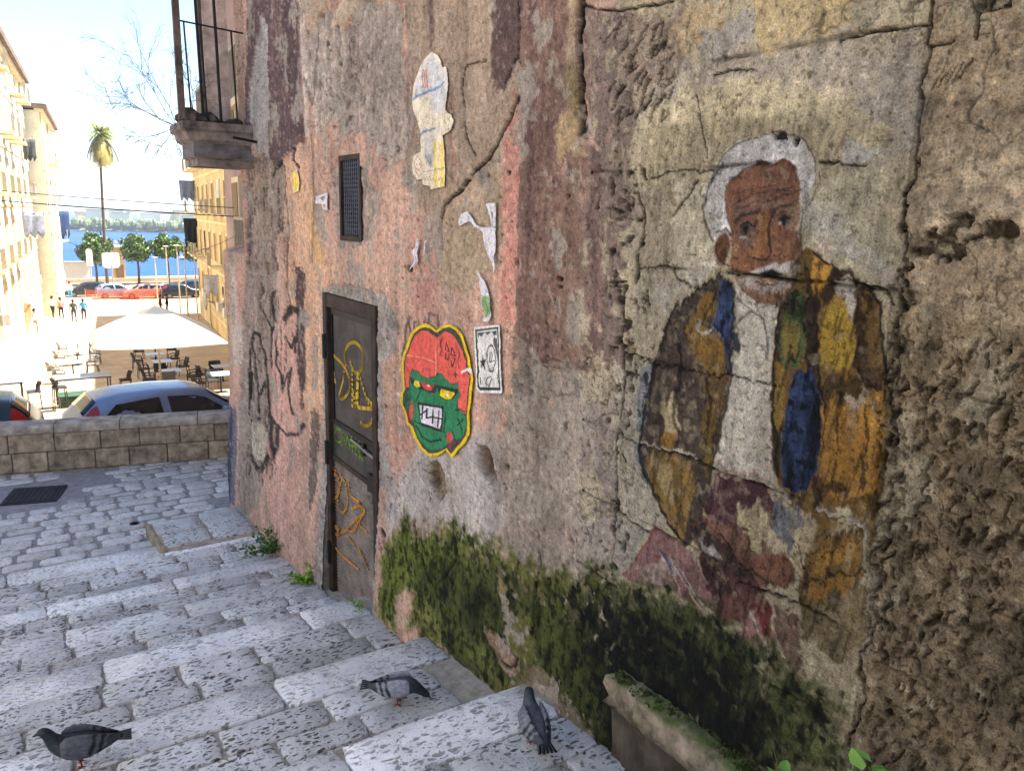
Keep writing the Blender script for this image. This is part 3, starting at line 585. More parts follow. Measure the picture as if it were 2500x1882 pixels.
('S','6a3a1c',0.0056,0.0045,0.7,0,0.008,[(1.555,0.172),(1.528,0.182),(1.49,0.158),(1.474,0.122)]),
('S','6d675f',0.0067,0.0052,0.6,0,0.008,[(1.591,0.166),(1.584,0.137),(1.591,0.116)]),
('S','4a3526',0.003,0.0024,0.75,0,0.008,[(1.695,0.054),(1.642,0.079),(1.568,0.095),(1.482,0.098)]),
('S','4a3526',0.0023,0.0018,0.75,0,0.008,[(1.685,0.04),(1.632,0.059),(1.557,0.066)]),
('S','4a3526',0.005,0.004,0.75,0,0.008,[(1.553,0.069),(1.516,0.083),(1.475,0.093)]),
('S','4a3526',0.0036,0.0029,0.75,0,0.008,[(1.566,0.08),(1.504,0.106),(1.487,0.111)]),
('S','4a3526',0.0023,0.0018,0.75,0,0.008,[(1.675,0.091),(1.614,0.104),(1.554,0.107)]),
('S','37302e',0.0079,0.0061,0.9,0,0.008,[(1.685,0.002),(1.664,0.025),(1.633,0.03),(1.603,0.036)]),
('S','37302e',0.0057,0.0046,0.9,0,0.008,[(1.553,0.02),(1.544,0.043),(1.512,0.052),(1.483,0.055)]),
('S','4a3a30',0.0028,0.0023,0.8,0,0.008,[(1.537,0.024),(1.51,0.036),(1.48,0.032)]),
('E','3c3836',0.012,0.02,0.9,0,1.637,-0.013,0.0282,0.0146),
('E','151313',0.012,0.02,1,0,1.631,-0.013,0.0125,0.0109),
('E','8f8c86',0.012,0.02,0.8,0,1.642,-0.033,0.0173,0.0061),
('E','3c3632',0.012,0.02,0.9,0,1.507,0.009,0.0257,0.0127),
('E','121010',0.012,0.02,1,0,1.508,0.007,0.01,0.0104),
('E','a9a39a',0.012,0.02,0.9,0,1.524,-0.002,0.0101,0.0058),
('S','201a17',0.0031,0.0024,1,0,0.008,[(1.667,-0.009),(1.639,0.004),(1.607,-0.008)]),
('S','201a17',0.0029,0.0023,1,0,0.008,[(1.534,0.013),(1.51,0.021),(1.48,0.009)]),
('S','2f2019',0.0044,0.0035,0.85,0,0.008,[(1.558,0.012),(1.563,-0.022),(1.553,-0.051),(1.541,-0.084)]),
('S','33221a',0.0046,0.0036,0.85,0,0.008,[(1.612,-0.098),(1.59,-0.104),(1.559,-0.104)]),
('S','33221a',0.003,0.0024,0.7,0,0.008,[(1.559,-0.104),(1.54,-0.089)]),
('S','5a5450',0.0046,0.0036,0.6,0,0.008,[(1.619,-0.054),(1.605,-0.041),(1.599,-0.024)]),
('S','7a4a2c',0.0032,0.0024,0.6,0,0.008,[(1.674,-0.056),(1.649,-0.067),(1.618,-0.064)]),
('P','b7aea5',0.005,0.01,1,0,[(1.613,-0.144),(1.563,-0.121),(1.514,-0.113),(1.46,-0.105),(1.444,-0.122),(1.488,-0.145),(1.54,-0.144),(1.584,-0.152)]),
('P','1c1512',0.005,0.006,1,0,[(1.584,-0.152),(1.559,-0.133),(1.534,-0.129),(1.504,-0.136),(1.478,-0.146),(1.538,-0.156)]),
('P','8b6446',0.005,0.01,1,0,[(1.679,-0.164),(1.451,-0.154),(1.468,-0.194),(1.507,-0.234),(1.574,-0.237),(1.629,-0.197)]),
('P','a0988f',0.005,0.02,0.75,0,[(1.67,-0.169),(1.465,-0.162),(1.487,-0.192),(1.562,-0.211),(1.629,-0.195)]),
('S','2a1e18',0.0037,0.003,0.8,0,0.008,[(1.585,-0.174),(1.536,-0.177),(1.507,-0.17)]),
('S','3a2a20',0.003,0.0024,0.8,0,0.008,[(1.634,-0.198),(1.574,-0.237),(1.507,-0.234)]),
('S','1a1512',0.0037,0.003,0.9,-0.012,0.008,[(1.709,-0.156),(1.584,-0.154),(1.465,-0.155),(1.425,-0.14)]),
('P','2d2118',0.005,0.015,0.85,0,[(1.47,-0.118),(1.434,-0.069),(1.396,-0.102),(1.401,-0.17),(1.447,-0.245),(1.49,-0.25),(1.463,-0.176)]),
('P','493c33',0.005,0.018,1,0,[(1.726,-0.163),(1.821,-0.214),(1.934,-0.315),(1.992,-0.452),(2.03,-0.608),(2.06,-0.815),(2.011,-0.943),(1.905,-1.037),(1.792,-1.108),(1.758,-1.06),(1.714,-0.938),(1.687,-0.744),(1.665,-0.519),(1.646,-0.423),(1.655,-0.269),(1.677,-0.182)]),
('P','8f6b25',0.005,0.02,1,0,[(1.864,-0.334),(1.798,-0.252),(1.738,-0.206),(1.742,-0.279),(1.789,-0.338),(1.672,-0.377),(1.659,-0.458),(1.737,-0.499),(1.805,-0.45),(1.849,-0.387)]),
('P','7a5a22',0.005,0.02,0.7,0,[(1.824,-0.453),(1.737,-0.499),(1.663,-0.459),(1.677,-0.562),(1.706,-0.707),(1.75,-0.718),(1.746,-0.577)]),
('P','35466c',0.005,0.012,1,0,[(1.719,-0.178),(1.676,-0.184),(1.653,-0.307),(1.655,-0.372),(1.742,-0.334),(1.733,-0.252)]),
('P','28314a',0.005,0.012,0.9,0,[(1.686,-0.324),(1.65,-0.32),(1.643,-0.409),(1.667,-0.493),(1.691,-0.431)]),
('S','9a948c',0.0062,0.0047,0.8,0,0.008,[(1.805,-0.316),(1.805,-0.348),(1.778,-0.361),(1.742,-0.332)]),
('S','1c1815',0.0035,0.0026,0.8,0,0.008,[(1.742,-0.332),(1.797,-0.323),(1.739,-0.226)]),
('E','33333b',0.012,0.02,1,0,1.633,-0.366,0.021,0.0254),
('P','937233',0.005,0.018,1,0,[(2.015,-0.826),(1.948,-0.808),(1.787,-0.815),(1.753,-0.863),(1.771,-0.965),(1.813,-1.101),(1.924,-1.017),(2,-0.94)]),
('P','c0ad7d',0.005,0.03,0.4,0,[(1.987,-0.842),(1.882,-0.843),(1.847,-0.998),(1.934,-0.95)]),
('P','55411f',0.005,0.02,0.6,0,[(1.884,-0.828),(1.833,-0.836),(1.805,-1.06),(1.844,-1.028)]),
('P','b3a078',0.005,0.03,1,0,[(1.96,-0.63),(1.884,-0.585),(1.867,-0.69),(1.926,-0.772)]),
('P','a5731f',0.005,0.02,0.8,0,[(1.95,-0.74),(1.876,-0.707),(1.888,-0.784),(1.948,-0.808)]),
('P','806420',0.005,0.02,0.8,0,[(1.767,-0.609),(1.711,-0.57),(1.7,-0.761),(1.723,-0.854)]),
('P','6f7785',0.005,0.02,0.75,0,[(2.076,-0.51),(2.015,-0.492),(2.02,-0.605),(2.027,-0.744),(2.077,-0.757)]),
('S','332b28',0.0052,0.0037,0.7,0,0.008,[(2.015,-0.5),(2.017,-0.635),(1.997,-0.737)]),
('S','221c19',0.0059,0.0043,0.8,0,0.012,[(1.726,-0.163),(1.829,-0.221),(1.934,-0.317),(1.992,-0.452),(2.03,-0.608),(2.056,-0.814),(2.009,-0.942),(1.901,-1.039),(1.8,-1.104)]),
('S','221c19',0.0054,0.0042,0.8,0,0.012,[(1.692,-0.745),(1.714,-0.938),(1.762,-1.059)]),
('S','221c19',0.0058,0.0042,0.8,0,0.012,[(1.91,-0.354),(1.88,-0.462),(1.888,-0.578)]),
('P','5b6570',0.005,0.02,0.5,0,[(2.093,-0.776),(2.035,-0.793),(1.989,-0.936),(2.022,-0.946),(2.074,-0.866)]),
('P','b3a999',0.005,0.012,1,0,[(1.665,-0.186),(1.574,-0.237),(1.504,-0.234),(1.509,-0.301),(1.509,-0.425),(1.495,-0.549),(1.456,-0.778),(1.528,-0.777),(1.689,-0.779),(1.664,-0.6),(1.645,-0.436),(1.614,-0.379),(1.646,-0.306)]),
('P','95897a',0.02,0.02,0.5,0,[(1.547,-0.47),(1.502,-0.461),(1.456,-0.771),(1.504,-0.773)]),
('S','574c44',0.0046,0.0037,0.8,0,0.008,[(1.651,-0.32),(1.629,-0.286),(1.59,-0.264),(1.551,-0.277),(1.525,-0.34),(1.521,-0.402)]),
('S','6a5f55',0.0031,0.0025,0.7,0,0.008,[(1.656,-0.221),(1.59,-0.264),(1.515,-0.229)]),
('S','80756a',0.0033,0.0026,0.5,0,0.008,[(1.622,-0.524),(1.624,-0.658),(1.647,-0.76)]),
('P','8f6a5c',0.005,0.02,0.8,0,[(1.681,-0.767),(1.513,-0.769),(1.447,-0.795),(1.524,-0.812),(1.678,-0.797)]),
('P','76571f',0.005,0.018,1,0,[(1.504,-0.234),(1.45,-0.169),(1.432,-0.06),(1.392,-0.081),(1.316,-0.121),(1.229,-0.158),(1.177,-0.215),(1.137,-0.359),(1.103,-0.527),(1.113,-0.688),(1.116,-0.841),(1.14,-0.935),(1.195,-1.007),(1.296,-1.131),(1.326,-1.065),(1.302,-0.912),(1.296,-0.824),(1.356,-0.816),(1.434,-0.777),(1.474,-0.672),(1.499,-0.423)]),
('P','31251b',0.005,0.015,0.9,0,[(1.504,-0.234),(1.463,-0.176),(1.452,-0.27),(1.468,-0.369),(1.455,-0.54),(1.436,-0.765),(1.462,-0.734),(1.498,-0.498)]),
('P','4c5f33',0.005,0.015,1,0,[(1.455,-0.181),(1.417,-0.189),(1.386,-0.285),(1.393,-0.381),(1.445,-0.42),(1.476,-0.358),(1.47,-0.26)]),
('P','8d6f22',0.005,0.02,0.7,0,[(1.464,-0.283),(1.431,-0.267),(1.412,-0.36),(1.444,-0.389),(1.467,-0.356)]),
('P','38291d',0.005,0.015,1,0,[(1.43,-0.104),(1.381,-0.146),(1.354,-0.281),(1.334,-0.394),(1.315,-0.461),(1.35,-0.474),(1.382,-0.355),(1.406,-0.241)]),
('P','c08a1c',0.005,0.01,1,0,[(1.398,-0.088),(1.326,-0.111),(1.342,-0.145),(1.385,-0.194),(1.403,-0.159)]),
('P','3a2a1a',0.005,0.012,1,0,[(1.323,-0.114),(1.282,-0.138),(1.314,-0.185),(1.348,-0.223),(1.365,-0.19),(1.338,-0.145)]),
('P','a89f94',0.005,0.03,0.9,0,[(1.312,-0.152),(1.25,-0.157),(1.244,-0.244),(1.265,-0.269),(1.311,-0.207)]),
('P','b08c1a',0.005,0.015,1,0,[(1.33,-0.212),(1.289,-0.199),(1.236,-0.287),(1.232,-0.354),(1.281,-0.39),(1.341,-0.378),(1.351,-0.28)]),
('P','3c2b17',0.005,0.02,1,0,[(1.25,-0.157),(1.2,-0.198),(1.144,-0.36),(1.145,-0.432),(1.21,-0.411),(1.236,-0.287)]),
('P','8f6a20',0.005,0.03,0.5,0,[(1.226,-0.198),(1.172,-0.257),(1.151,-0.34),(1.18,-0.367)]),
('P','2c3c5e',0.005,0.012,1,0,[(1.42,-0.415),(1.36,-0.393),(1.328,-0.464),(1.313,-0.58),(1.313,-0.69),(1.335,-0.759),(1.42,-0.775),(1.445,-0.664),(1.435,-0.523)]),
('P','222c48',0.005,0.015,0.8,0,[(1.359,-0.399),(1.325,-0.463),(1.308,-0.603),(1.313,-0.714),(1.342,-0.587)]),
('P','907020',0.005,0.015,0.8,0,[(1.483,-0.396),(1.441,-0.413),(1.442,-0.524),(1.461,-0.617),(1.48,-0.545)]),
('P','b07d1f',0.005,0.015,1,0,[(1.324,-0.498),(1.177,-0.461),(1.128,-0.533),(1.124,-0.674),(1.212,-0.758),(1.292,-0.751)]),
('P','7c5717',0.005,0.03,0.4,0,[(1.249,-0.494),(1.224,-0.488),(1.189,-0.712),(1.217,-0.733)]),
('P','b3842a',0.005,0.02,0.8,0,[(1.171,-0.432),(1.146,-0.426),(1.114,-0.552),(1.126,-0.635)]),
('P','a3967f',0.005,0.03,0.85,0,[(1.254,-0.449),(1.175,-0.449),(1.178,-0.472),(1.244,-0.481)]),
('P','2f2216',0.005,0.02,0.8,0,[(1.32,-0.71),(1.221,-0.704),(1.199,-0.727),(1.28,-0.76),(1.309,-0.8)]),
('P','3a2a18',0.005,0.025,0.75,0,[(1.335,-0.43),(1.237,-0.388),(1.16,-0.429),(1.253,-0.46),(1.32,-0.492)]),
('P','9c6f20',0.005,0.02,1,0,[(1.298,-1.001),(1.149,-0.871),(1.135,-0.932),(1.206,-1.025),(1.294,-1.091)]),
('P','7b5c26',0.005,0.02,1,0,[(1.299,-0.825),(1.142,-0.815),(1.134,-0.908),(1.305,-1.059),(1.323,-0.946)]),
('P','a67820',0.005,0.02,0.8,0,[(1.285,-0.931),(1.154,-0.831),(1.149,-0.871),(1.284,-0.995)]),
('P','6d5a30',0.005,0.03,0.8,0,[(1.306,-1.109),(1.139,-0.946),(1.104,-1.115),(1.154,-1.217),(1.293,-1.21)]),
('S','261c12',0.0037,0.0035,0.85,0,0.015,[(1.317,-0.905),(1.205,-0.826),(1.144,-0.815)]),
('S','261c12',0.0044,0.0042,0.85,0,0.015,[(1.313,-1.047),(1.213,-0.965),(1.124,-0.916)]),
('S','261c12',0.0025,0.0024,0.85,0,0.015,[(1.296,-0.961),(1.199,-0.873),(1.142,-0.827)]),
('S','261c12',0.003,0.0027,0.85,0,0.015,[(1.399,-0.079),(1.316,-0.119),(1.229,-0.158),(1.175,-0.214),(1.137,-0.359)]),
('S','261c12',0.0028,0.0027,0.85,0,0.015,[(1.137,-0.359),(1.104,-0.516),(1.115,-0.677)]),
('S','261c12',0.0026,0.0023,0.85,0,0.015,[(1.334,-0.394),(1.309,-0.507),(1.295,-0.746)]),
('P','553338',0.005,0.018,1,0,[(1.69,-0.818),(1.543,-0.787),(1.427,-0.817),(1.412,-0.901),(1.573,-0.963),(1.711,-0.969)]),
('P','4c5463',0.005,0.03,0.8,0,[(1.452,-0.822),(1.356,-0.816),(1.326,-0.883),(1.367,-0.964),(1.432,-0.922)]),
('P','6d483a',0.005,0.018,1,0,[(1.75,-0.983),(1.574,-0.953),(1.443,-0.966),(1.349,-1.049),(1.396,-1.096),(1.521,-1.123),(1.664,-1.098),(1.76,-1.076)]),
('P','332723',0.005,0.03,0.8,0,[(1.765,-1.03),(1.656,-1.005),(1.527,-1.069),(1.456,-1.123),(1.59,-1.123),(1.739,-1.095)]),
('P','80543f',0.005,0.012,1,0,[(1.501,-1.037),(1.373,-0.973),(1.337,-1.03),(1.361,-1.078),(1.457,-1.112),(1.501,-1.086)]),
('P','86604f',0.005,0.015,0.8,0,[(1.723,-0.973),(1.625,-0.958),(1.503,-0.99),(1.516,-1.022),(1.635,-1.026),(1.71,-1.01)]),
('P','5e3b36',0.005,0.02,1,0,[(1.738,-1.102),(1.473,-1.109),(1.412,-1.159),(1.439,-1.241),(1.63,-1.327),(1.682,-1.238)]),
('P','3e2526',0.005,0.03,0.8,0,[(1.736,-1.124),(1.59,-1.123),(1.547,-1.192),(1.646,-1.267)]),
('P','7a483e',0.005,0.025,0.7,0,[(1.614,-1.222),(1.485,-1.15),(1.49,-1.252),(1.607,-1.293)]),
('P','8f6661',0.005,0.02,1,0,[(2.108,-1.341),(1.998,-1.205),(1.943,-1.087),(1.854,-1.096),(1.766,-1.113),(1.642,-1.272),(1.713,-1.306),(1.839,-1.292),(2.009,-1.342)]),
('P','a59088',0.005,0.03,0.7,0,[(2.012,-1.301),(1.891,-1.186),(1.805,-1.214),(1.922,-1.312)]),
('S','b7aca4',0.0047,0.0037,0.6,0,0.008,[(1.848,-1.2),(1.761,-1.257),(1.678,-1.312)]),
('S','b7aca4',0.0046,0.0037,0.6,0,0.008,[(1.796,-1.21),(1.721,-1.27),(1.646,-1.297)]),
('S','b7aca4',0.005,0.0038,0.6,0,0.008,[(1.913,-1.179),(1.845,-1.231),(1.798,-1.289)]),
('S','3a4a78',0.0081,0.0061,0.7,0,0.008,[(1.91,-1.162),(1.873,-1.195),(1.845,-1.231)]),
('S','8f2e33',0.0055,0.004,0.6,0,0.008,[(2.103,-1.339),(2.019,-1.229),(1.938,-1.093)]),
('P','a1736b',0.005,0.025,1,0,[(1.534,-1.31),(1.468,-1.182),(1.375,-1.252),(1.393,-1.324),(1.482,-1.323)]),
('P','783330',0.005,0.015,1,0,[(1.479,-1.175),(1.417,-1.161),(1.406,-1.211),(1.402,-1.315),(1.451,-1.233)]),
('P','5c3a34',0.005,0.03,0.8,0,[(1.405,-1.155),(1.316,-1.141),(1.27,-1.28),(1.322,-1.335),(1.378,-1.253)]),
('S','c3b8ac',0.0061,0.0054,0.6,0,0.008,[(1.485,-1.221),(1.437,-1.283),(1.402,-1.315)]),
('S','8a2c28',0.0035,0.0032,0.6,0,0.008,[(1.31,-1.315),(1.291,-1.346)]),
('P','b6a57d',0.005,0.02,1,0.006,[(1.584,-0.894),(1.532,-0.887),(1.506,-0.854),(1.485,-0.849),(1.482,-0.873),(1.451,-0.87),(1.45,-0.929),(1.471,-0.993),(1.505,-1.007),(1.516,-0.939),(1.574,-0.924)]),
('P','b6a57d',0.005,0.02,1,0.006,[(1.378,-0.897),(1.348,-0.881),(1.34,-0.857),(1.316,-0.854),(1.295,-0.836),(1.296,-0.91),(1.314,-0.997),(1.33,-1.004),(1.342,-0.934)]),
('P','b6a57d',0.005,0.02,1,0.006,[(1.239,-0.77),(1.199,-0.775),(1.157,-0.808),(1.229,-0.847),(1.253,-0.868),(1.227,-0.809)]),
('P','9a9287',0.005,0.02,0.8,0,[(1.742,-1.066),(1.669,-1.053),(1.629,-1.082),(1.701,-1.095)]),
('S','a99d8a',0.007,0.0059,0.9,0.01,0.012,[(1.679,-0.787),(1.593,-0.786),(1.495,-0.783),(1.388,-0.796)]),
('S','a99d8a',0.0055,0.0052,0.9,0.012,0.012,[(1.294,-0.795),(1.21,-0.793),(1.137,-0.796)]),
('S','a3967f',0.0052,0.0051,0.9,0.012,0.012,[(1.137,-0.796),(1.113,-0.899),(1.096,-1.012)]),
('S','1f1915',0.0068,0.0048,0.9,-0.02,0.012,[(2.212,-1.099),(2.075,-1.118),(1.979,-1.124)]),
('S','1f1915',0.0042,0.0038,0.9,-0.018,0.012,[(1.553,-1.137),(1.394,-1.116),(1.306,-1.109),(1.191,-1.109)]),
('S','241d18',0.0054,0.0037,0.9,-0.015,0.012,[(2.169,-0.477),(1.981,-0.495)]),
('S','241d18',0.0034,0.0026,0.9,-0.008,0.012,[(1.981,-0.495),(1.764,-0.491),(1.634,-0.477),(1.48,-0.47)]),
('S','2a221c',0.0051,0.0037,0.9,-0.01,0.012,[(2.142,-0.798),(1.97,-0.799),(1.724,-0.79)]),
('S','b3a68f',0.0062,0.0045,0.9,0.008,0.012,[(2.143,-0.792),(1.971,-0.791),(1.771,-0.784)]),
('S','241d18',0.0029,0.0026,0.9,-0.015,0.012,[(1.306,-0.149),(1.244,-0.152),(1.173,-0.163),(1.147,-0.19)]),
('S','2a211b',0.0048,0.0033,0.9,-0.006,0.012,[(2.079,0.15),(1.98,0.156),(1.806,0.158)]),
('S','201a16',0.0037,0.0032,0.9,-0.012,0.012,[(1.41,0.169),(1.334,0.163),(1.273,0.155)]),
('S','1a1512',0.0066,0.004,0.9,-0.03,0.012,[(2.503,0.775),(2.322,0.723),(2.192,0.708),(2.033,0.703)]),
('S','1c1613',0.0034,0.0029,0.9,-0.02,0.012,[(1.386,0.47),(1.305,0.481),(1.218,0.484),(1.14,0.476)]),
('S','2a221c',0.004,0.0029,0.9,-0.01,0.012,[(1.829,0.451),(1.73,0.447),(1.653,0.442)]),
('S','2a221c',0.0054,0.0036,0.9,-0.012,0.012,[(2.137,0.096),(2.104,-0.03),(2.13,-0.234)]),
('S','2a221c',0.0058,0.0039,0.9,-0.012,0.012,[(2.174,-0.238),(2.184,-0.39),(2.153,-0.617),(2.191,-0.867),(2.17,-1.368)]),
('S','2f261f',0.0035,0.0025,0.9,-0.004,0.012,[(1.893,0.398),(1.845,0.282),(1.823,0.2)]),
('S','2f261f',0.0038,0.0027,0.9,-0.008,0.012,[(1.949,-0.163),(1.906,-0.201),(1.83,-0.208)]),
('S','332a22',0.0046,0.0033,0.9,-0.008,0.012,[(1.967,0.027),(1.88,0.093),(1.865,0.132)]),
('S','2a221c',0.0041,0.0028,0.9,-0.01,0.012,[(2.113,-0.174),(2.029,-0.161),(1.96,-0.143)]),
('P','a38c6c',0.02,0.02,1,0,[(1.155,0.582),(1.136,0.48),(1.132,0.172),(1.125,-0.146),(1.126,-0.357),(1.111,-0.574),(1.083,-0.91),(1.09,-1.221),(1.086,-1.544),(0.524,-1.154),(0.79,0.502)]),
('P','b09c7e',0.1,0.15,0.7,0,[(1.133,0.249),(0.757,0.297),(0.716,0.039),(1.118,-0.004)]),
('P','84704f',0.08,0.08,0.75,0,[(1.113,-0.355),(1.106,-0.248),(0.681,-0.175),(0.524,-1.154),(1.086,-1.544),(1.094,-0.915)]),
('P','6b5a43',0.1,0.12,0.5,0,[(1.109,-0.551),(0.624,-0.532),(0.524,-1.154),(1.062,-1.528)]),
('P','3d3222',0.005,0.07,1,-0.022,[(1.08,-0.052),(1.053,-0.032),(1.02,0.017),(0.975,0.032),(0.928,0.019),(0.925,0.001),(0.957,-0.028),(1.003,-0.039),(0.998,-0.068),(1.013,-0.098),(1.042,-0.109),(1.076,-0.082)]),
('P','4a3c2a',0.005,0.05,1,-0.012,[(0.917,0.001),(0.875,0.011),(0.87,-0.024),(0.904,-0.026)]),
('P','231c14',0.005,0.015,1,-0.03,[(1.034,0.522),(0.967,0.508),(0.97,0.471),(1.023,0.477)]),
('P','4d4538',0.1,0.15,0.5,0,[(0.795,-0.873),(0.747,-0.769),(0.64,-0.921),(0.676,-1.24),(0.806,-1.119)]),
('S','15110e',0.0037,0.0035,1,-0.03,0.003,[(1.038,0.531),(1.031,0.47),(1.028,0.424)]),
('S','3a3027',0.0031,0.0028,1,-0.022,0.02,[(1.143,0.553),(1.136,0.471),(1.132,0.398),(1.154,0.326),(1.143,0.221),(1.134,0.124)]),
('S','1d1712',0.0048,0.0045,1,-0.025,0.04,[(1.137,0.134),(1.135,0.055),(1.136,-0.015),(1.132,-0.106)]),
('S','54483b',0.0033,0.0032,1,-0.008,0.05,[(1.132,-0.106),(1.122,-0.25),(1.117,-0.421),(1.104,-0.628),(1.089,-0.795)]),
('S','2a2219',0.0046,0.0047,1,-0.02,0.04,[(1.089,-0.795),(1.087,-0.972),(1.092,-1.209),(1.09,-1.362),(1.088,-1.522)]),
('S','2a231b',0.0035,0.0032,0.8,-0.012,0.008,[(1.136,0.426),(1.089,0.423),(1.08,0.428)]),
('S','3a2f25',0.002,0.0019,0.8,-0.008,0.008,[(1.118,0.322),(1.095,0.365)]),
('S','3a2f25',0.002,0.0019,0.8,-0.008,0.008,[(1.102,0.326),(1.079,0.368)]),
('S','3a2f25',0.0019,0.0018,0.8,-0.008,0.008,[(1.086,0.33),(1.063,0.372)]),
('S','3a2f25',0.0019,0.0018,0.8,-0.008,0.008,[(1.07,0.333),(1.048,0.375)]),
('S','3a2f25',0.0019,0.0018,0.8,-0.008,0.008,[(1.054,0.337),(1.033,0.378)]),
('P','8c7c6b',0.005,0.03,0.6,0,[(1.128,-1.027),(1.087,-0.794),(1.072,-1.173),(1.101,-1.188)]),
('P','525a22',0.05,0.09,0.92,0.004,[(4.414,-2.606),(4.356,-2.087),(4.106,-1.883),(4.064,-1.775),(3.99,-1.768),(3.934,-1.846),(3.747,-1.74),(3.596,-1.746),(3.526,-1.648),(3.412,-1.584),(3.344,-1.628),(3.154,-1.602),(2.962,-1.53),(2.716,-1.516),(2.555,-1.52),(2.357,-1.409),(2.173,-1.395),(2.057,-1.328),(1.838,-1.299),(1.676,-1.334),(1.532,-1.334),(1.369,-1.322),(1.223,-1.315),(1.137,-1.351),(1.086,-1.544),(2.401,-2.459),(2.852,-2.309),(3.85,-2.447)]),
('P','4f5820',0.05,0.08,0.75,0,[(4.385,-2.533),(4.336,-2.051),(4.076,-1.793),(3.962,-1.792),(3.747,-1.752),(3.411,-1.595),(3.321,-1.643),(3.45,-1.906),(3.691,-2.186),(4.022,-2.476)]),
('P','2e3416',0.1,0.16,0.8,0,[(4.02,-2.092),(3.5,-1.734),(3.073,-1.637),(2.712,-1.595),(2.352,-1.481),(2.052,-1.386),(1.833,-1.353),(1.599,-1.365),(1.365,-1.359),(1.192,-1.344),(1.125,-1.547),(2.346,-2.383),(2.82,-2.201),(3.396,-2.272)]),
('P','0e1208',0.07,0.09,0.9,0,[(2.397,-1.652),(2.095,-1.439),(1.83,-1.384),(1.634,-1.382),(1.519,-1.443),(1.409,-1.528),(1.326,-1.685),(2.033,-2.169),(2.169,-1.762)]),
('P','3c4220',0.03,0.06,0.7,0,[(2.148,-1.393),(1.878,-1.325),(1.675,-1.341),(1.431,-1.337),(1.362,-1.385),(1.557,-1.419),(1.787,-1.396),(2.049,-1.418)]),
('P','1b1f0f',0.04,0.1,0.7,0,[(3.359,-1.915),(3.148,-1.779),(3.062,-1.921),(3.095,-2.12),(3.354,-2.104)]),
('P','20240f',0.04,0.07,0.6,0,[(3.588,-2.292),(3.174,-2.254),(2.817,-2.266),(2.887,-2.375),(3.346,-2.395)]),
('P','6d6a3a',0.03,0.1,0.6,0,[(2.948,-1.847),(2.734,-1.811),(2.592,-1.948),(2.682,-2.124),(2.862,-2.091)]),
('P','b08d7c',0.03,0.05,0.85,0,[(4.11,-2.322),(4.021,-2.249),(3.884,-2.208),(3.895,-2.333),(3.993,-2.517),(4.112,-2.519)]),
('P','9a7c68',0.02,0.04,0.85,0,[(3.078,-2.038),(2.998,-2.026),(2.864,-2.048),(2.784,-2.05),(2.794,-2.142),(2.879,-2.144)]),
('P','a08c63',0.02,0.05,0.6,0,[(3.011,-1.721),(2.933,-1.775),(2.891,-1.885),(2.915,-1.919),(2.981,-1.796)]),
('S','14170b',0.013,0.0064,0.8,-0.01,0.02,[(3.951,-1.754),(3.906,-1.914),(3.693,-2.059),(3.493,-2.145)]),
('S','14170b',0.0139,0.0071,0.85,-0.014,0.015,[(3.446,-1.69),(3.429,-1.802),(3.535,-1.961)]),
('S','14170b',0.0097,0.006,0.7,-0.012,0.02,[(2.678,-1.481),(2.674,-1.68),(2.677,-1.909)]),
('S','14170b',0.0161,0.0097,0.9,-0.02,0.008,[(2.791,-2.053),(2.816,-2.132),(2.898,-2.132)]),
('P','82705c',0.03,0.08,0.6,0,[(2.82,-2.201),(2.588,-2.029),(2.315,-1.996),(2.147,-2.031),(2.128,-2.27),(2.654,-2.635)]),
('S','2b221d',0.0055,0.0034,0.8,-0.012,0.01,[(2.246,0.465),(2.276,0.439)]),
('S','2b221d',0.0045,0.003,0.8,-0.012,0.01,[(2.045,0.407),(2.072,0.381)]),
('S','2b221d',0.0055,0.0033,0.8,-0.012,0.01,[(2.309,0.574),(2.325,0.523)]),
('S','2b221d',0.0035,0.0021,0.8,-0.012,0.01,[(2.236,0.606),(2.28,0.563)]),
('S','2b221d',0.003,0.002,0.8,-0.012,0.01,[(2.026,0.461),(2.047,0.425)]),
('S','2b221d',0.0047,0.0029,0.8,-0.012,0.01,[(2.255,0.383),(2.274,0.329)]),
('S','2b221d',0.0049,0.0031,0.8,-0.012,0.01,[(2.253,0.391),(2.285,0.358)]),
('S','2b221d',0.0033,0.0021,0.8,-0.012,0.01,[(2.156,0.607),(2.196,0.585)]),
('S','2b221d',0.0059,0.0038,0.8,-0.012,0.01,[(2.066,0.586),(2.102,0.544)]),
('S','2b221d',0.0052,0.0034,0.8,-0.012,0.01,[(2.06,0.476),(2.076,0.44)]),
('S','2b221d',0.0057,0.0037,0.8,-0.012,0.01,[(2.052,0.586),(2.089,0.557)]),
('S','2b221d',0.0045,0.0028,0.8,-0.012,0.01,[(2.187,0.532),(2.231,0.502)]),
('S','2b221d',0.0059,0.0036,0.8,-0.012,0.01,[(2.308,0.661),(2.355,0.628)]),
('S','2b221d',0.0055,0.0035,0.8,-0.012,0.01,[(2.144,0.496),(2.163,0.454)]),
('S','2b221d',0.0037,0.0024,0.8,-0.012,0.01,[(2.122,0.471),(2.14,0.44)]),
('S','2b221d',0.0046,0.0031,0.8,-0.012,0.01,[(2.019,0.539),(2.04,0.519)]),
('S','2b221d',0.0061,0.0038,0.8,-0.012,0.01,[(2.276,0.429),(2.302,0.382)]),
('S','2b221d',0.006,0.0039,0.8,-0.012,0.01,[(2.077,0.383),(2.1,0.325)]),
('S','2b221d',0.0055,0.0036,0.8,-0.012,0.01,[(2.002,0.466),(2.027,0.435)]),
('S','2b221d',0.0038,0.0024,0.8,-0.012,0.01,[(2.213,0.403),(2.229,0.351)]),
('S','2b221d',0.0055,0.0036,0.8,-0.012,0.01,[(2.06,0.505),(2.074,0.477)]),
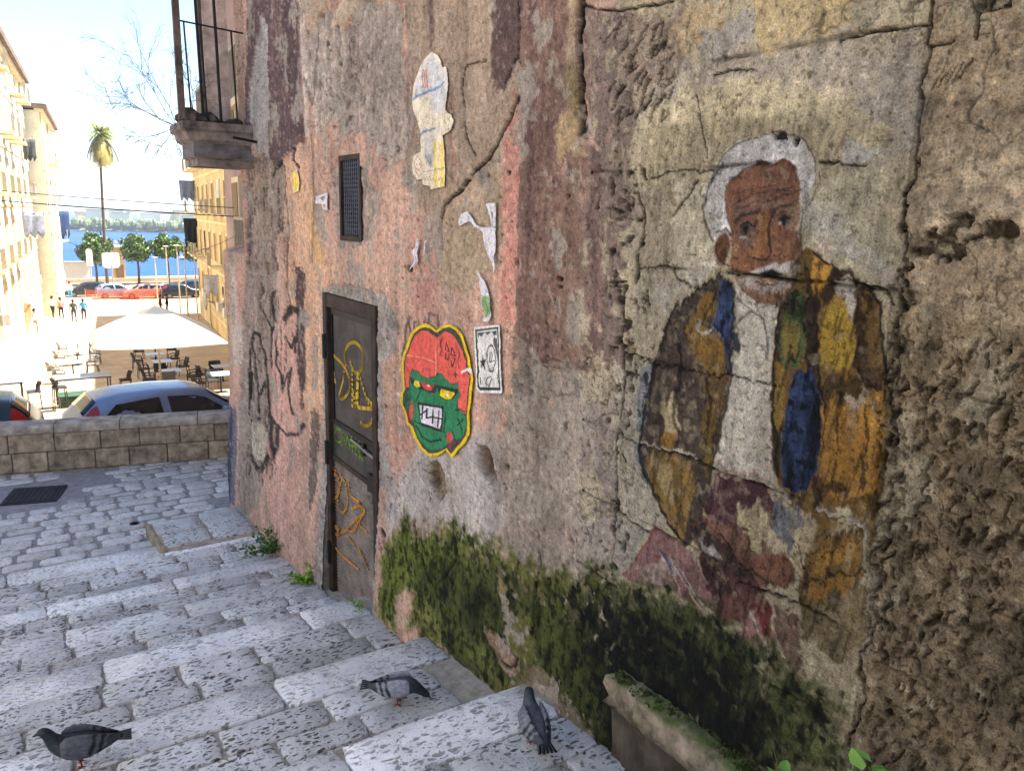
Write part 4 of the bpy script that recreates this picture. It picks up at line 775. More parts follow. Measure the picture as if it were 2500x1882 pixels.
('S','2b221d',0.0038,0.0024,0.8,-0.012,0.01,[(2.212,0.545),(2.229,0.514)]),
('S','2b221d',0.0051,0.0034,0.8,-0.012,0.01,[(2.009,0.351),(2.035,0.324)]),
('S','2b221d',0.005,0.0033,0.8,-0.012,0.01,[(2.005,0.485),(2.018,0.46)]),
('S','2b221d',0.0056,0.0037,0.8,-0.012,0.01,[(2.032,0.409),(2.061,0.376)]),
('S','2b221d',0.0041,0.0026,0.8,-0.012,0.01,[(2.108,0.401),(2.137,0.373)]),
('S','2b221d',0.0051,0.0033,0.8,-0.012,0.01,[(2.075,0.645),(2.116,0.633)]),
('S','2b221d',0.0058,0.0037,0.8,-0.012,0.01,[(2.11,0.463),(2.141,0.437)]),
('S','2b221d',0.0061,0.0039,0.8,-0.012,0.01,[(2.16,0.372),(2.179,0.35)]),
('S','2b221d',0.0049,0.003,0.8,-0.012,0.01,[(2.287,0.679),(2.305,0.626)]),
('S','2b221d',0.0047,0.003,0.8,-0.012,0.01,[(2.105,0.617),(2.127,0.582)]),
('S','2b221d',0.0039,0.0024,0.8,-0.012,0.01,[(2.242,0.628),(2.267,0.583)]),
('S','2b221d',0.0053,0.0034,0.8,-0.012,0.01,[(2.14,0.646),(2.177,0.603)]),
('S','2b221d',0.0043,0.0028,0.8,-0.012,0.01,[(2.068,0.645),(2.081,0.599)]),
('S','2b221d',0.0042,0.0026,0.8,-0.012,0.01,[(2.242,0.458),(2.279,0.429)]),
('S','2b221d',0.0045,0.0027,0.8,-0.012,0.01,[(2.295,0.567),(2.34,0.54)]),
('S','2b221d',0.0061,0.0039,0.8,-0.012,0.01,[(2.14,0.496),(2.156,0.454)]),
('S','2b221d',0.0062,0.004,0.8,-0.012,0.01,[(2.134,0.439),(2.155,0.393)]),
('S','2b221d',0.0034,0.0021,0.8,-0.012,0.01,[(2.133,0.491),(2.169,0.437)]),
('S','2b221d',0.0064,0.004,0.8,-0.012,0.01,[(2.194,0.574),(2.212,0.553)]),
('S','2b221d',0.006,0.0037,0.8,-0.012,0.01,[(2.273,0.429),(2.302,0.385)]),
('S','2b221d',0.005,0.0031,0.8,-0.012,0.01,[(2.296,0.486),(2.328,0.452)]),
('S','2b221d',0.0034,0.0021,0.8,-0.012,0.01,[(2.181,0.6),(2.209,0.574)]),
('S','2b221d',0.0052,0.0034,0.8,-0.012,0.01,[(2.071,0.407),(2.098,0.38)]),
('S','2b221d',0.0053,0.0033,0.8,-0.012,0.01,[(2.179,0.52),(2.224,0.502)]),
('S','2b221d',0.0055,0.0035,0.8,-0.012,0.01,[(2.149,0.514),(2.188,0.468)]),
('S','2b221d',0.0052,0.0034,0.8,-0.012,0.01,[(2.096,0.427),(2.133,0.383)]),
('S','2b221d',0.0058,0.0038,0.8,-0.012,0.01,[(2.094,0.58),(2.117,0.54)]),
('S','2b221d',0.0059,0.0039,0.8,-0.012,0.01,[(2.031,0.359),(2.044,0.328)]),
('S','2b221d',0.0037,0.0023,0.8,-0.012,0.01,[(2.206,0.553),(2.238,0.534)]),
('S','2b221d',0.0057,0.0036,0.8,-0.012,0.01,[(2.193,0.38),(2.223,0.358)]),
('S','2b221d',0.0035,0.0023,0.8,-0.012,0.01,[(2,0.432),(2.02,0.391)]),
('S','2b221d',0.0059,0.0038,0.8,-0.012,0.01,[(2.094,0.575),(2.116,0.55)]),
('S','2b221d',0.005,0.0032,0.8,-0.012,0.01,[(2.048,0.599),(2.065,0.56)]),
('S','2b221d',0.0064,0.004,0.8,-0.012,0.01,[(2.217,0.558),(2.246,0.525)]),
('S','2b221d',0.0036,0.0023,0.8,-0.012,0.01,[(2.113,0.572),(2.137,0.546)]),
('S','2b221d',0.0035,0.0022,0.8,-0.012,0.01,[(2.231,0.378),(2.269,0.321)]),
('S','2b221d',0.0045,0.0029,0.8,-0.012,0.01,[(2.094,0.646),(2.107,0.606)]),
('S','2b221d',0.0031,0.002,0.8,-0.012,0.01,[(2.089,0.581),(2.118,0.562)]),
('S','2b221d',0.0062,0.0039,0.8,-0.012,0.01,[(2.205,0.534),(2.231,0.511)]),
('E','231b17',0.012,0.025,0.85,-0.016,2.117,-0.214,0.007,0.0085),
('E','231b17',0.012,0.025,0.85,-0.016,2.249,-0.114,0.0134,0.0093),
('E','231b17',0.012,0.025,0.85,-0.016,2.079,-0.551,0.0161,0.0063),
('E','231b17',0.012,0.025,0.85,-0.016,2.238,-0.27,0.008,0.0197),
('E','231b17',0.012,0.025,0.85,-0.016,2.169,0.069,0.0072,0.0173),
('E','231b17',0.012,0.025,0.85,-0.016,2.228,-0.291,0.0142,0.0132),
('E','231b17',0.012,0.025,0.85,-0.016,2.146,0.002,0.0104,0.0099),
('E','231b17',0.012,0.025,0.85,-0.016,2.181,-0.304,0.0169,0.007),
('E','231b17',0.012,0.025,0.85,-0.016,2.074,-0.336,0.0084,0.0097),
('E','231b17',0.012,0.025,0.85,-0.016,2.151,0.175,0.0068,0.0125),
('E','231b17',0.012,0.025,0.85,-0.016,2.202,0.094,0.0078,0.019),
('E','231b17',0.012,0.025,0.85,-0.016,2.213,-0.23,0.0116,0.0163),
('E','231b17',0.012,0.025,0.85,-0.016,2.184,0.16,0.0157,0.0087),
('E','231b17',0.012,0.025,0.85,-0.016,2.242,0.193,0.0108,0.0133),
('E','231b17',0.012,0.025,0.85,-0.016,2.152,-0.373,0.0123,0.0084),
('E','231b17',0.012,0.025,0.85,-0.016,2.142,-0.496,0.0158,0.0198),
('E','231b17',0.012,0.025,0.85,-0.016,2.14,-0.431,0.0168,0.014),
('E','231b17',0.012,0.025,0.85,-0.016,2.148,-0.549,0.0178,0.0121),
('E','231b17',0.012,0.025,0.85,-0.016,2.01,-0.426,0.0063,0.0109),
('E','231b17',0.012,0.025,0.85,-0.016,2.181,-0.292,0.0137,0.0173),
('E','231b17',0.012,0.025,0.85,-0.016,2.131,-0.566,0.0128,0.0195),
('E','231b17',0.012,0.025,0.85,-0.016,2.191,0.054,0.0177,0.0137),
('E','231b17',0.012,0.025,0.85,-0.016,2.102,-0.518,0.0106,0.0072),
('E','231b17',0.012,0.025,0.85,-0.016,2.239,-0.116,0.009,0.014),
('E','231b17',0.012,0.025,0.85,-0.016,2.152,0.116,0.0068,0.0116),
('E','231b17',0.012,0.025,0.85,-0.016,2.185,-0.264,0.0071,0.0159),
('E','231b17',0.012,0.025,0.85,-0.016,2.106,-0.558,0.0124,0.0196),
('E','231b17',0.012,0.025,0.85,-0.016,2.119,-0.201,0.0078,0.0093),
('E','231b17',0.012,0.025,0.85,-0.016,2.193,-0.433,0.0156,0.016),
('E','231b17',0.012,0.025,0.85,-0.016,2.128,0.016,0.0111,0.011),
('E','231b17',0.012,0.025,0.85,-0.016,2.184,-0.227,0.012,0.0065),
('E','231b17',0.012,0.025,0.85,-0.016,2.117,-0.468,0.0131,0.018),
('E','231b17',0.012,0.025,0.85,-0.016,2.114,-0.619,0.0109,0.0121),
('E','231b17',0.012,0.025,0.85,-0.016,2.267,0.224,0.0145,0.0141),
('E','231b17',0.012,0.025,0.85,-0.016,2.337,0.062,0.01,0.0169),
('E','231b17',0.012,0.025,0.85,-0.016,2.209,-0.472,0.0126,0.007),
('E','231b17',0.012,0.025,0.85,-0.016,2.214,-0.196,0.0122,0.0118),
('E','231b17',0.012,0.025,0.85,-0.016,2.064,-0.293,0.0127,0.0158),
('E','231b17',0.012,0.025,0.85,-0.016,2.096,-0.083,0.009,0.0168),
('E','231b17',0.012,0.025,0.85,-0.016,2.19,-0.452,0.0176,0.0091),
('E','231b17',0.012,0.025,0.85,-0.016,2.113,0.159,0.0095,0.0143),
('E','231b17',0.012,0.025,0.85,-0.016,2.263,0.105,0.0165,0.0097),
('E','231b17',0.012,0.025,0.85,-0.016,2.183,0.045,0.0089,0.0129),
('E','231b17',0.012,0.025,0.85,-0.016,2.169,-0.378,0.0093,0.0163),
('E','231b17',0.012,0.025,0.85,-0.016,2.193,-0.082,0.0089,0.0079),
('E','231b17',0.012,0.025,0.85,-0.016,2.112,0.174,0.0136,0.0112),
('E','231b17',0.012,0.025,0.85,-0.016,2.056,-0.314,0.0065,0.0162),
('E','231b17',0.012,0.025,0.85,-0.016,2.063,-0.264,0.011,0.0129),
('E','231b17',0.012,0.025,0.85,-0.016,2.085,-0.302,0.0132,0.0111),
('E','231b17',0.012,0.025,0.85,-0.016,2.168,-0.062,0.015,0.015),
('E','231b17',0.012,0.025,0.85,-0.016,2.227,0.04,0.0158,0.0061),
('E','231b17',0.012,0.025,0.85,-0.016,2.117,-0.311,0.0115,0.0091),
('E','231b17',0.012,0.025,0.85,-0.016,2.235,0.154,0.0123,0.0081),
('E','231b17',0.012,0.025,0.85,-0.016,2.159,-0.453,0.0105,0.011),
('E','231b17',0.012,0.025,0.85,-0.016,2.164,0.071,0.0082,0.0145),
('E','2a221b',0.012,0.02,0.8,-0.014,2.139,-1.223,0.0092,0.0084),
('E','2a221b',0.012,0.02,0.8,-0.014,2.195,-0.872,0.0144,0.0097),
('E','2a221b',0.012,0.02,0.8,-0.014,2.163,-1.107,0.0123,0.0079),
('E','2a221b',0.012,0.02,0.8,-0.014,2.197,-0.623,0.0089,0.0153),
('E','2a221b',0.012,0.02,0.8,-0.014,2.107,-1.186,0.0118,0.0173),
('E','2a221b',0.012,0.02,0.8,-0.014,2.157,-0.791,0.0154,0.0119),
('E','2a221b',0.012,0.02,0.8,-0.014,2.152,-1.175,0.0074,0.0148),
('E','2a221b',0.012,0.02,0.8,-0.014,2.124,-0.994,0.0086,0.0212),
('E','2a221b',0.012,0.02,0.8,-0.014,2.236,-0.617,0.0164,0.0186),
('E','2a221b',0.012,0.02,0.8,-0.014,2.203,-0.678,0.0103,0.0167),
('E','2a221b',0.012,0.02,0.8,-0.014,2.203,-1.084,0.0111,0.0198),
('E','2a221b',0.012,0.02,0.8,-0.014,2.175,-0.614,0.0099,0.0185),
('E','2a221b',0.012,0.02,0.8,-0.014,2.147,-1.147,0.0085,0.0116),
('E','2a221b',0.012,0.02,0.8,-0.014,2.14,-0.887,0.0091,0.0123),
('E','2a221b',0.012,0.02,0.8,-0.014,2.117,-1.23,0.011,0.0179),
('E','2a221b',0.012,0.02,0.8,-0.014,2.195,-0.997,0.0107,0.0098),
('E','2a221b',0.012,0.02,0.8,-0.014,2.2,-0.947,0.0101,0.0119),
('E','2a221b',0.012,0.02,0.8,-0.014,2.15,-0.876,0.0088,0.0069),
('E','2a221b',0.012,0.02,0.8,-0.014,2.126,-0.701,0.0146,0.0114),
('E','2a221b',0.012,0.02,0.8,-0.014,2.175,-1.07,0.0115,0.0186),
('E','2a221b',0.012,0.02,0.8,-0.014,2.192,-0.973,0.0108,0.0111),
('E','2a221b',0.012,0.02,0.8,-0.014,2.213,-1.117,0.012,0.0121),
('E','2a221b',0.012,0.02,0.8,-0.014,2.182,-1.278,0.0155,0.0092),
('E','2a221b',0.012,0.02,0.8,-0.014,2.186,-1.095,0.0165,0.0211),
('E','2a221b',0.012,0.02,0.8,-0.014,2.242,-0.753,0.0169,0.0117),
('E','2a221b',0.012,0.02,0.8,-0.014,2.262,-0.693,0.0112,0.0164),
('E','2a221b',0.012,0.02,0.8,-0.014,2.127,-0.748,0.0092,0.0186),
('E','2a221b',0.012,0.02,0.8,-0.014,2.196,-1.195,0.0158,0.0216),
('E','2a221b',0.012,0.02,0.8,-0.014,2.187,-1.221,0.0168,0.015),
('E','2a221b',0.012,0.02,0.8,-0.014,2.153,-1.334,0.0135,0.0139),
('E','1f1914',0.012,0.03,0.85,-0.016,1.094,-0.754,0.0053,0.0086),
('E','1f1914',0.012,0.03,0.85,-0.016,1.104,-0.311,0.0038,0.0128),
('E','1f1914',0.012,0.03,0.85,-0.016,1.068,-0.912,0.0036,0.0167),
('E','1f1914',0.012,0.03,0.85,-0.016,1.139,0.093,0.006,0.0157),
('E','1f1914',0.012,0.03,0.85,-0.016,1.103,-0.353,0.0058,0.0169),
('E','1f1914',0.012,0.03,0.85,-0.016,1.14,0.087,0.0085,0.0195),
('E','1f1914',0.012,0.03,0.85,-0.016,1.1,-0.117,0.0071,0.0104),
('E','1f1914',0.012,0.03,0.85,-0.016,1.071,-0.809,0.0056,0.0211),
('E','1f1914',0.012,0.03,0.85,-0.016,1.113,-0.261,0.0073,0.018),
('E','1f1914',0.012,0.03,0.85,-0.016,1.114,-0.15,0.0054,0.0085),
('E','1f1914',0.012,0.03,0.85,-0.016,1.109,-0.25,0.0046,0.0065),
('E','1f1914',0.012,0.03,0.85,-0.016,1.057,-0.976,0.007,0.0201),
('E','1f1914',0.012,0.03,0.85,-0.016,1.045,-1.046,0.0074,0.0095),
('E','1f1914',0.012,0.03,0.85,-0.016,1.044,-0.898,0.0053,0.0105),
('E','1f1914',0.012,0.03,0.85,-0.016,1.103,-0.058,0.0056,0.017),
('E','1f1914',0.012,0.03,0.85,-0.016,1.06,-1.068,0.005,0.012),
('E','1f1914',0.012,0.03,0.85,-0.016,1.133,-0.19,0.0061,0.0188),
('E','1f1914',0.012,0.03,0.85,-0.016,1.015,-1.296,0.0094,0.0144),
('E','1f1914',0.012,0.03,0.85,-0.016,1.059,-0.789,0.0084,0.0094),
('E','1f1914',0.012,0.03,0.85,-0.016,1.056,-0.662,0.0091,0.0077),
('E','1f1914',0.012,0.03,0.85,-0.016,1.077,-0.833,0.0066,0.0208),
('E','1f1914',0.012,0.03,0.85,-0.016,1.13,0.013,0.0083,0.016),
('E','1f1914',0.012,0.03,0.85,-0.016,1.137,0.206,0.0051,0.0077),
('E','1f1914',0.012,0.03,0.85,-0.016,1.084,-0.703,0.0096,0.0213),
('E','1f1914',0.012,0.03,0.85,-0.016,1.103,-0.395,0.007,0.0116),
('E','1f1914',0.012,0.03,0.85,-0.016,1.095,-0.658,0.0083,0.0094),
('E','1f1914',0.012,0.03,0.85,-0.016,1.104,-0.178,0.008,0.0093),
('E','1f1914',0.012,0.03,0.85,-0.016,1.126,0.153,0.0057,0.0101),
('E','1f1914',0.012,0.03,0.85,-0.016,1.12,-0.125,0.0054,0.0137),
('E','1f1914',0.012,0.03,0.85,-0.016,1.132,0.086,0.0037,0.0087),
('E','1f1914',0.012,0.03,0.85,-0.016,1.118,-0.093,0.0054,0.0101),
('E','1f1914',0.012,0.03,0.85,-0.016,1.069,-1.041,0.0086,0.0178),
('E','1f1914',0.012,0.03,0.85,-0.016,1.123,-0.206,0.0072,0.0169),
('E','1f1914',0.012,0.03,0.85,-0.016,1.091,-0.54,0.0093,0.0103),
('E','1f1914',0.012,0.03,0.85,-0.016,1.096,-0.767,0.0099,0.0148),
('E','1f1914',0.012,0.03,0.85,-0.016,1.036,-1.145,0.0051,0.0189),
('E','1f1914',0.012,0.03,0.85,-0.016,1.09,-0.366,0.0066,0.0098),
('E','1f1914',0.012,0.03,0.85,-0.016,1.104,-0.117,0.0071,0.0077),
('E','1f1914',0.012,0.03,0.85,-0.016,1.127,-0.172,0.0095,0.009),
('E','1f1914',0.012,0.03,0.85,-0.016,1.096,-0.547,0.0069,0.021),
('E','1f1914',0.012,0.03,0.85,-0.016,1.082,-0.949,0.005,0.0136),
('E','1f1914',0.012,0.03,0.85,-0.016,1.109,-0.363,0.0049,0.0164),
('E','1f1914',0.012,0.03,0.85,-0.016,1.118,-0.383,0.0034,0.0106),
('E','1f1914',0.012,0.03,0.85,-0.016,1.099,-0.296,0.0096,0.0196),
('E','1f1914',0.012,0.03,0.85,-0.016,1.063,-0.686,0.0088,0.0139),
('S','2b2523',0.0149,0.0044,0.636414,-0.01,0.03,[(7.011,-2.056),(7.049,-2.219)]),
('S','2b2523',0.023,0.0062,0.574296,-0.01,0.03,[(6.881,0.242),(6.851,0.135)]),
('S','2b2523',0.0189,0.0054,0.73802,-0.01,0.03,[(7.326,-1.841),(7.313,-1.953)]),
('S','2b2523',0.014,0.0042,0.692395,-0.01,0.03,[(6.745,-1.371),(6.73,-1.599)]),
('S','2b2523',0.0146,0.0044,0.685499,-0.01,0.03,[(6.549,-1.142),(6.586,-1.366)]),
('S','2b2523',0.0178,0.0046,0.679145,-0.01,0.03,[(7.444,-0.041),(7.468,-0.234)]),
('S','2b2523',0.0213,0.0062,0.705628,-0.01,0.03,[(7.305,-2.343),(7.305,-2.468)]),
('S','2b2523',0.0195,0.0051,0.761159,-0.01,0.03,[(7.227,0.101),(7.293,-0.038)]),
('S','2b2523',0.0221,0.0065,0.660807,-0.01,0.03,[(7.021,-1.771),(7.1,-2.01)]),
('S','2b2523',0.0221,0.0068,0.699417,-0.01,0.03,[(6.822,-2.244),(6.869,-2.407)]),
('S','2b2523',0.0195,0.0052,0.804656,-0.01,0.03,[(7.037,0.131),(7.054,-0.08)]),
('S','2b2523',0.0186,0.0057,0.817614,-0.01,0.03,[(6.588,-1.69),(6.584,-1.773)]),
('S','2b2523',0.019,0.0054,0.670678,-0.01,0.03,[(6.615,-0.281),(6.665,-0.487)]),
('S','2b2523',0.0258,0.0079,0.878323,-0.01,0.03,[(6.763,-2.078),(6.795,-2.231)]),
('S','2b2523',0.0161,0.0047,0.613253,-0.01,0.03,[(6.366,-0.086),(6.364,-0.274)]),
('S','2b2523',0.0165,0.0048,0.862991,-0.01,0.03,[(7.242,-2.322),(7.303,-2.56)]),
('S','2b2523',0.0226,0.0068,0.590991,-0.01,0.03,[(6.404,-0.782),(6.376,-0.902)]),
('S','2b2523',0.0178,0.005,0.580416,-0.01,0.03,[(7.431,-1.822),(7.471,-2.103)]),
('S','2b2523',0.0282,0.0082,0.861414,-0.01,0.03,[(6.808,-0.989),(6.829,-1.153)]),
('S','2b2523',0.0232,0.0066,0.88523,-0.01,0.03,[(6.524,0.02),(6.563,-0.206)]),
('S','2b2523',0.0168,0.0047,0.567276,-0.01,0.03,[(6.938,-0.696),(6.977,-0.81)]),
('S','2b2523',0.0199,0.0056,0.726971,-0.01,0.03,[(6.519,0.248),(6.534,0.064)]),
('S','2b2523',0.0124,0.0037,0.895247,-0.01,0.03,[(6.368,-0.309),(6.374,-0.419)]),
('S','2b2523',0.0245,0.0075,0.653133,-0.01,0.03,[(6.503,-1.365),(6.547,-1.532)]),
('S','2b2523',0.0216,0.0059,0.715727,-0.01,0.03,[(7.117,-0.597),(7.112,-0.674)]),
('S','2b2523',0.0279,0.0078,0.782297,-0.01,0.03,[(7.74,-2.485),(7.757,-2.646)]),
('S','2b2523',0.0231,0.007,0.520133,-0.01,0.03,[(6.851,-2.062),(6.904,-2.277)]),
('S','2b2523',0.0226,0.0065,0.567623,-0.01,0.03,[(6.586,-0.384),(6.644,-0.558)]),
('S','2b2523',0.0304,0.0079,0.816132,-0.01,0.03,[(7.501,-0.315),(7.545,-0.491)]),
('S','2b2523',0.0204,0.0061,0.638718,-0.01,0.03,[(6.305,-0.252),(6.304,-0.446)]),
('S','2b2523',0.0185,0.0054,0.840499,-0.01,0.03,[(7.119,-1.758),(7.152,-1.97)]),
('S','2b2523',0.019,0.0052,0.75912,-0.01,0.03,[(7.396,-1.463),(7.466,-1.651)]),
('S','2b2523',0.0166,0.005,0.603545,-0.01,0.03,[(6.961,-2.203),(6.983,-2.384)]),
('S','2b2523',0.0146,0.0043,0.763075,-0.01,0.03,[(6.338,0.024),(6.4,-0.145)]),
('S','2b2523',0.0286,0.008,0.841335,-0.01,0.03,[(7.56,-2.285),(7.648,-2.596)]),
('S','2b2523',0.0176,0.005,0.882017,-0.01,0.03,[(7.391,-2.065),(7.438,-2.245)]),
('S','2b2523',0.0173,0.0047,0.839081,-0.01,0.03,[(7.185,-0.635),(7.167,-0.741)]),
('S','2b2523',0.0296,0.0082,0.754383,-0.01,0.03,[(7.201,-1.097),(7.256,-1.283)]),
('S','2b2523',0.023,0.0065,0.503577,-0.01,0.03,[(6.826,-0.663),(6.859,-0.764)]),
('S','2b2523',0.0261,0.0075,0.681328,-0.01,0.03,[(6.854,-1.116),(6.919,-1.324)]),
('S','2b2523',0.0231,0.0068,0.559134,-0.01,0.03,[(7.07,-1.887),(7.108,-2.103)]),
('S','2b2523',0.0125,0.0037,0.891519,-0.01,0.03,[(6.505,-0.917),(6.536,-1.156)]),
('S','2b2523',0.0282,0.0077,0.598824,-0.01,0.03,[(6.964,-0.296),(6.998,-0.372)]),
('S','2b2523',0.015,0.0043,0.637757,-0.01,0.03,[(7.076,-1.43),(7.127,-1.657)]),
('S','2b2523',0.0237,0.0065,0.824983,-0.01,0.03,[(7.522,-1.624),(7.529,-1.805)]),
('S','2b2523',0.029,0.0086,0.743834,-0.01,0.03,[(7.153,-2.338),(7.155,-2.52)]),
('S','2b2523',0.0268,0.0072,0.84367,-0.01,0.03,[(6.953,0.195),(6.952,-0.005)]),
('S','2b2523',0.0226,0.0067,0.651363,-0.01,0.03,[(7.106,-2.383),(7.066,-2.469)]),
('S','2b2523',0.0226,0.0067,0.770818,-0.01,0.03,[(7,-1.832),(6.991,-1.981)]),
('S','2b2523',0.0125,0.0037,0.621146,-0.01,0.03,[(6.624,-1.152),(6.618,-1.222)]),
('S','2b2523',0.0191,0.0052,0.582784,-0.01,0.03,[(7.645,-1.809),(7.635,-1.905)]),
('S','2b2523',0.0146,0.0044,0.748765,-0.01,0.03,[(6.877,-2.111),(6.886,-2.269)]),
('S','2b2523',0.0152,0.0039,0.744997,-0.01,0.03,[(7.324,0.359),(7.308,0.201)]),
('S','2b2523',0.0332,0.009,0.839392,-0.01,0.03,[(7.573,-1.557),(7.654,-1.814)]),
('S','2b2523',0.0208,0.0064,0.624194,-0.01,0.03,[(6.382,-1.025),(6.421,-1.236)]),
('S','2b2523',0.0289,0.0085,0.570817,-0.01,0.03,[(6.852,-1.26),(6.835,-1.348)]),
('S','2b2523',0.0259,0.0071,0.68084,-0.01,0.03,[(7.11,-0.658),(7.164,-0.84)]),
('S','2b2523',0.0222,0.0062,0.859535,-0.01,0.03,[(7.295,-1.378),(7.256,-1.474)]),
('S','2b2523',0.0138,0.004,0.639928,-0.01,0.03,[(6.77,-0.794),(6.786,-1.011)]),
('S','2b2523',0.0138,0.004,0.69212,-0.01,0.03,[(6.703,-0.98),(6.685,-1.104)]),
('S','2b2523',0.027,0.0082,0.56112,-0.01,0.03,[(6.77,-1.943),(6.817,-2.195)]),
('S','2b2523',0.0267,0.0076,0.824328,-0.01,0.03,[(6.869,-0.733),(6.873,-0.924)]),
('S','2b2523',0.0155,0.0043,0.792541,-0.01,0.03,[(7.144,-0.793),(7.178,-0.908)]),
('S','2b2523',0.0285,0.0079,0.678628,-0.01,0.03,[(7.707,-2.302),(7.734,-2.421)]),
('S','2b2523',0.0271,0.0075,0.614055,-0.01,0.03,[(6.746,0.022),(6.779,-0.12)]),
('S','2b2523',0.0275,0.0075,0.739029,-0.01,0.03,[(7.038,-0.329),(7.105,-0.47)]),
('S','2b2523',0.0208,0.0058,0.674067,-0.01,0.03,[(6.919,-0.45),(6.983,-0.58)]),
('S','2b2523',0.0182,0.0053,0.72008,-0.01,0.03,[(6.601,-0.702),(6.602,-0.819)]),
('S','2b2523',0.0251,0.0069,0.818046,-0.01,0.03,[(7.444,-1.328),(7.469,-1.586)]),
('S','2b2523',0.0239,0.0071,0.681998,-0.01,0.03,[(6.287,-0.189),(6.306,-0.314)]),
('E','3a322d',0.012,0.03,0.7,-0.01,4.202,0.356,0.0244,0.0113),
('E','3a322d',0.012,0.03,0.7,-0.01,5.281,1.075,0.0311,0.0197),
('E','3a322d',0.012,0.03,0.7,-0.01,5.356,1.259,0.0392,0.0133),
('E','3a322d',0.012,0.03,0.7,-0.01,5.427,0.867,0.0187,0.0226),
('E','3a322d',0.012,0.03,0.7,-0.01,4.688,0.66,0.031,0.0091),
('E','3a322d',0.012,0.03,0.7,-0.01,5.16,0.556,0.0291,0.0155),
('E','3a322d',0.012,0.03,0.7,-0.01,4.935,0.679,0.034,0.0235),
('E','3a322d',0.012,0.03,0.7,-0.01,4.207,0.338,0.0133,0.0071),
('E','3a322d',0.012,0.03,0.7,-0.01,4.301,0.89,0.0199,0.0134),
('E','3a322d',0.012,0.03,0.7,-0.01,4.137,0.726,0.0127,0.0093),
('E','3a322d',0.012,0.03,0.7,-0.01,4.221,0.461,0.0134,0.0214),
('E','3a322d',0.012,0.03,0.7,-0.01,4.916,0.587,0.0259,0.0221),
('E','3a322d',0.012,0.03,0.7,-0.01,4.723,1.123,0.0236,0.0202),
('E','3a322d',0.012,0.03,0.7,-0.01,4.863,0.5,0.0231,0.0135),
('E','3a322d',0.012,0.03,0.7,-0.01,4.913,0.998,0.0241,0.0229),
('E','3a322d',0.012,0.03,0.7,-0.01,4.61,0.529,0.0161,0.0131),
('E','3a322d',0.012,0.03,0.7,-0.01,4.613,0.832,0.0127,0.0207),
('E','3a322d',0.012,0.03,0.7,-0.01,5.293,0.681,0.039,0.013),
('E','3a322d',0.012,0.03,0.7,-0.01,5.051,0.933,0.0262,0.0239),
('E','3a322d',0.012,0.03,0.7,-0.01,5.242,1.034,0.0359,0.0123),
('E','3a322d',0.012,0.03,0.7,-0.01,4.509,0.557,0.0123,0.0073),
('E','3a322d',0.012,0.03,0.7,-0.01,4.397,0.395,0.0242,0.0143),
('E','3a322d',0.012,0.03,0.7,-0.01,5.331,0.801,0.0185,0.0136),
('E','3a322d',0.012,0.03,0.7,-0.01,5.442,0.824,0.0279,0.013),
('E','3a322d',0.012,0.03,0.7,-0.01,5.111,1.163,0.0152,0.0093),
('E','3a322d',0.012,0.03,0.7,-0.01,4.124,1.013,0.0216,0.0126),
('E','3a322d',0.012,0.03,0.7,-0.01,4.601,0.891,0.0308,0.0195),
('E','3a322d',0.012,0.03,0.7,-0.01,4.856,0.825,0.0324,0.0097),
('E','3a322d',0.012,0.03,0.7,-0.01,4.253,0.611,0.0206,0.0147),
('E','3a322d',0.012,0.03,0.7,-0.01,4.591,1.053,0.0169,0.0121),
('E','332b26',0.012,0.02,0.7,-0.008,2.726,-0.715,0.0129,0.01),
('E','332b26',0.012,0.02,0.7,-0.008,2.367,-0.894,0.0127,0.0075),
('E','332b26',0.012,0.02,0.7,-0.008,2.508,-0.958,0.0124,0.0067),
('E','332b26',0.012,0.02,0.7,-0.008,2.485,-0.978,0.0109,0.0077),
('E','332b26',0.012,0.02,0.7,-0.008,2.456,-1.436,0.0066,0.0162),
('E','332b26',0.012,0.02,0.7,-0.008,2.232,-0.903,0.0055,0.0097),
('E','332b26',0.012,0.02,0.7,-0.008,2.262,-0.559,0.0103,0.0121),
('E','332b26',0.012,0.02,0.7,-0.008,2.778,-1.199,0.0081,0.0069),
('E','332b26',0.012,0.02,0.7,-0.008,2.51,-0.851,0.0112,0.0107),
('E','332b26',0.012,0.02,0.7,-0.008,2.677,-1.464,0.0064,0.0152),
('E','332b26',0.012,0.02,0.7,-0.008,2.64,-1.43,0.0119,0.011),
('E','332b26',0.012,0.02,0.7,-0.008,2.69,-1.409,0.0146,0.017),
('E','332b26',0.012,0.02,0.7,-0.008,2.429,-1.371,0.0131,0.0127),
('E','332b26',0.012,0.02,0.7,-0.008,2.616,-1.149,0.0092,0.0146),
('E','332b26',0.012,0.02,0.7,-0.008,2.456,-1.33,0.0132,0.0137),
('E','332b26',0.012,0.02,0.7,-0.008,2.727,-0.938,0.0071,0.0093),
('E','332b26',0.012,0.02,0.7,-0.008,2.762,-0.914,0.0141,0.0069),
('E','332b26',0.012,0.02,0.7,-0.008,2.23,-1.291,0.0108,0.0075),
('E','332b26',0.012,0.02,0.7,-0.008,2.657,-1.029,0.0119,0.0158),
('E','332b26',0.012,0.02,0.7,-0.008,2.876,-0.745,0.015,0.0059),
('E','332b26',0.012,0.02,0.7,-0.008,2.289,-0.709,0.0122,0.0094),
('E','332b26',0.012,0.02,0.7,-0.008,2.425,-1.281,0.0124,0.0098),
('E','332b26',0.012,0.02,0.7,-0.008,2.522,-1.284,0.0081,0.0089),
('E','332b26',0.012,0.02,0.7,-0.008,2.259,-1.269,0.0114,0.0087),
('E','332b26',0.012,0.02,0.7,-0.008,2.639,-0.714,0.0134,0.0058),
('S','1c1613',0.0084,0.0061,0.75,0,0.02,[(1.726,-0.163),(1.829,-0.221),(1.934,-0.317),(1.986,-0.451)]),
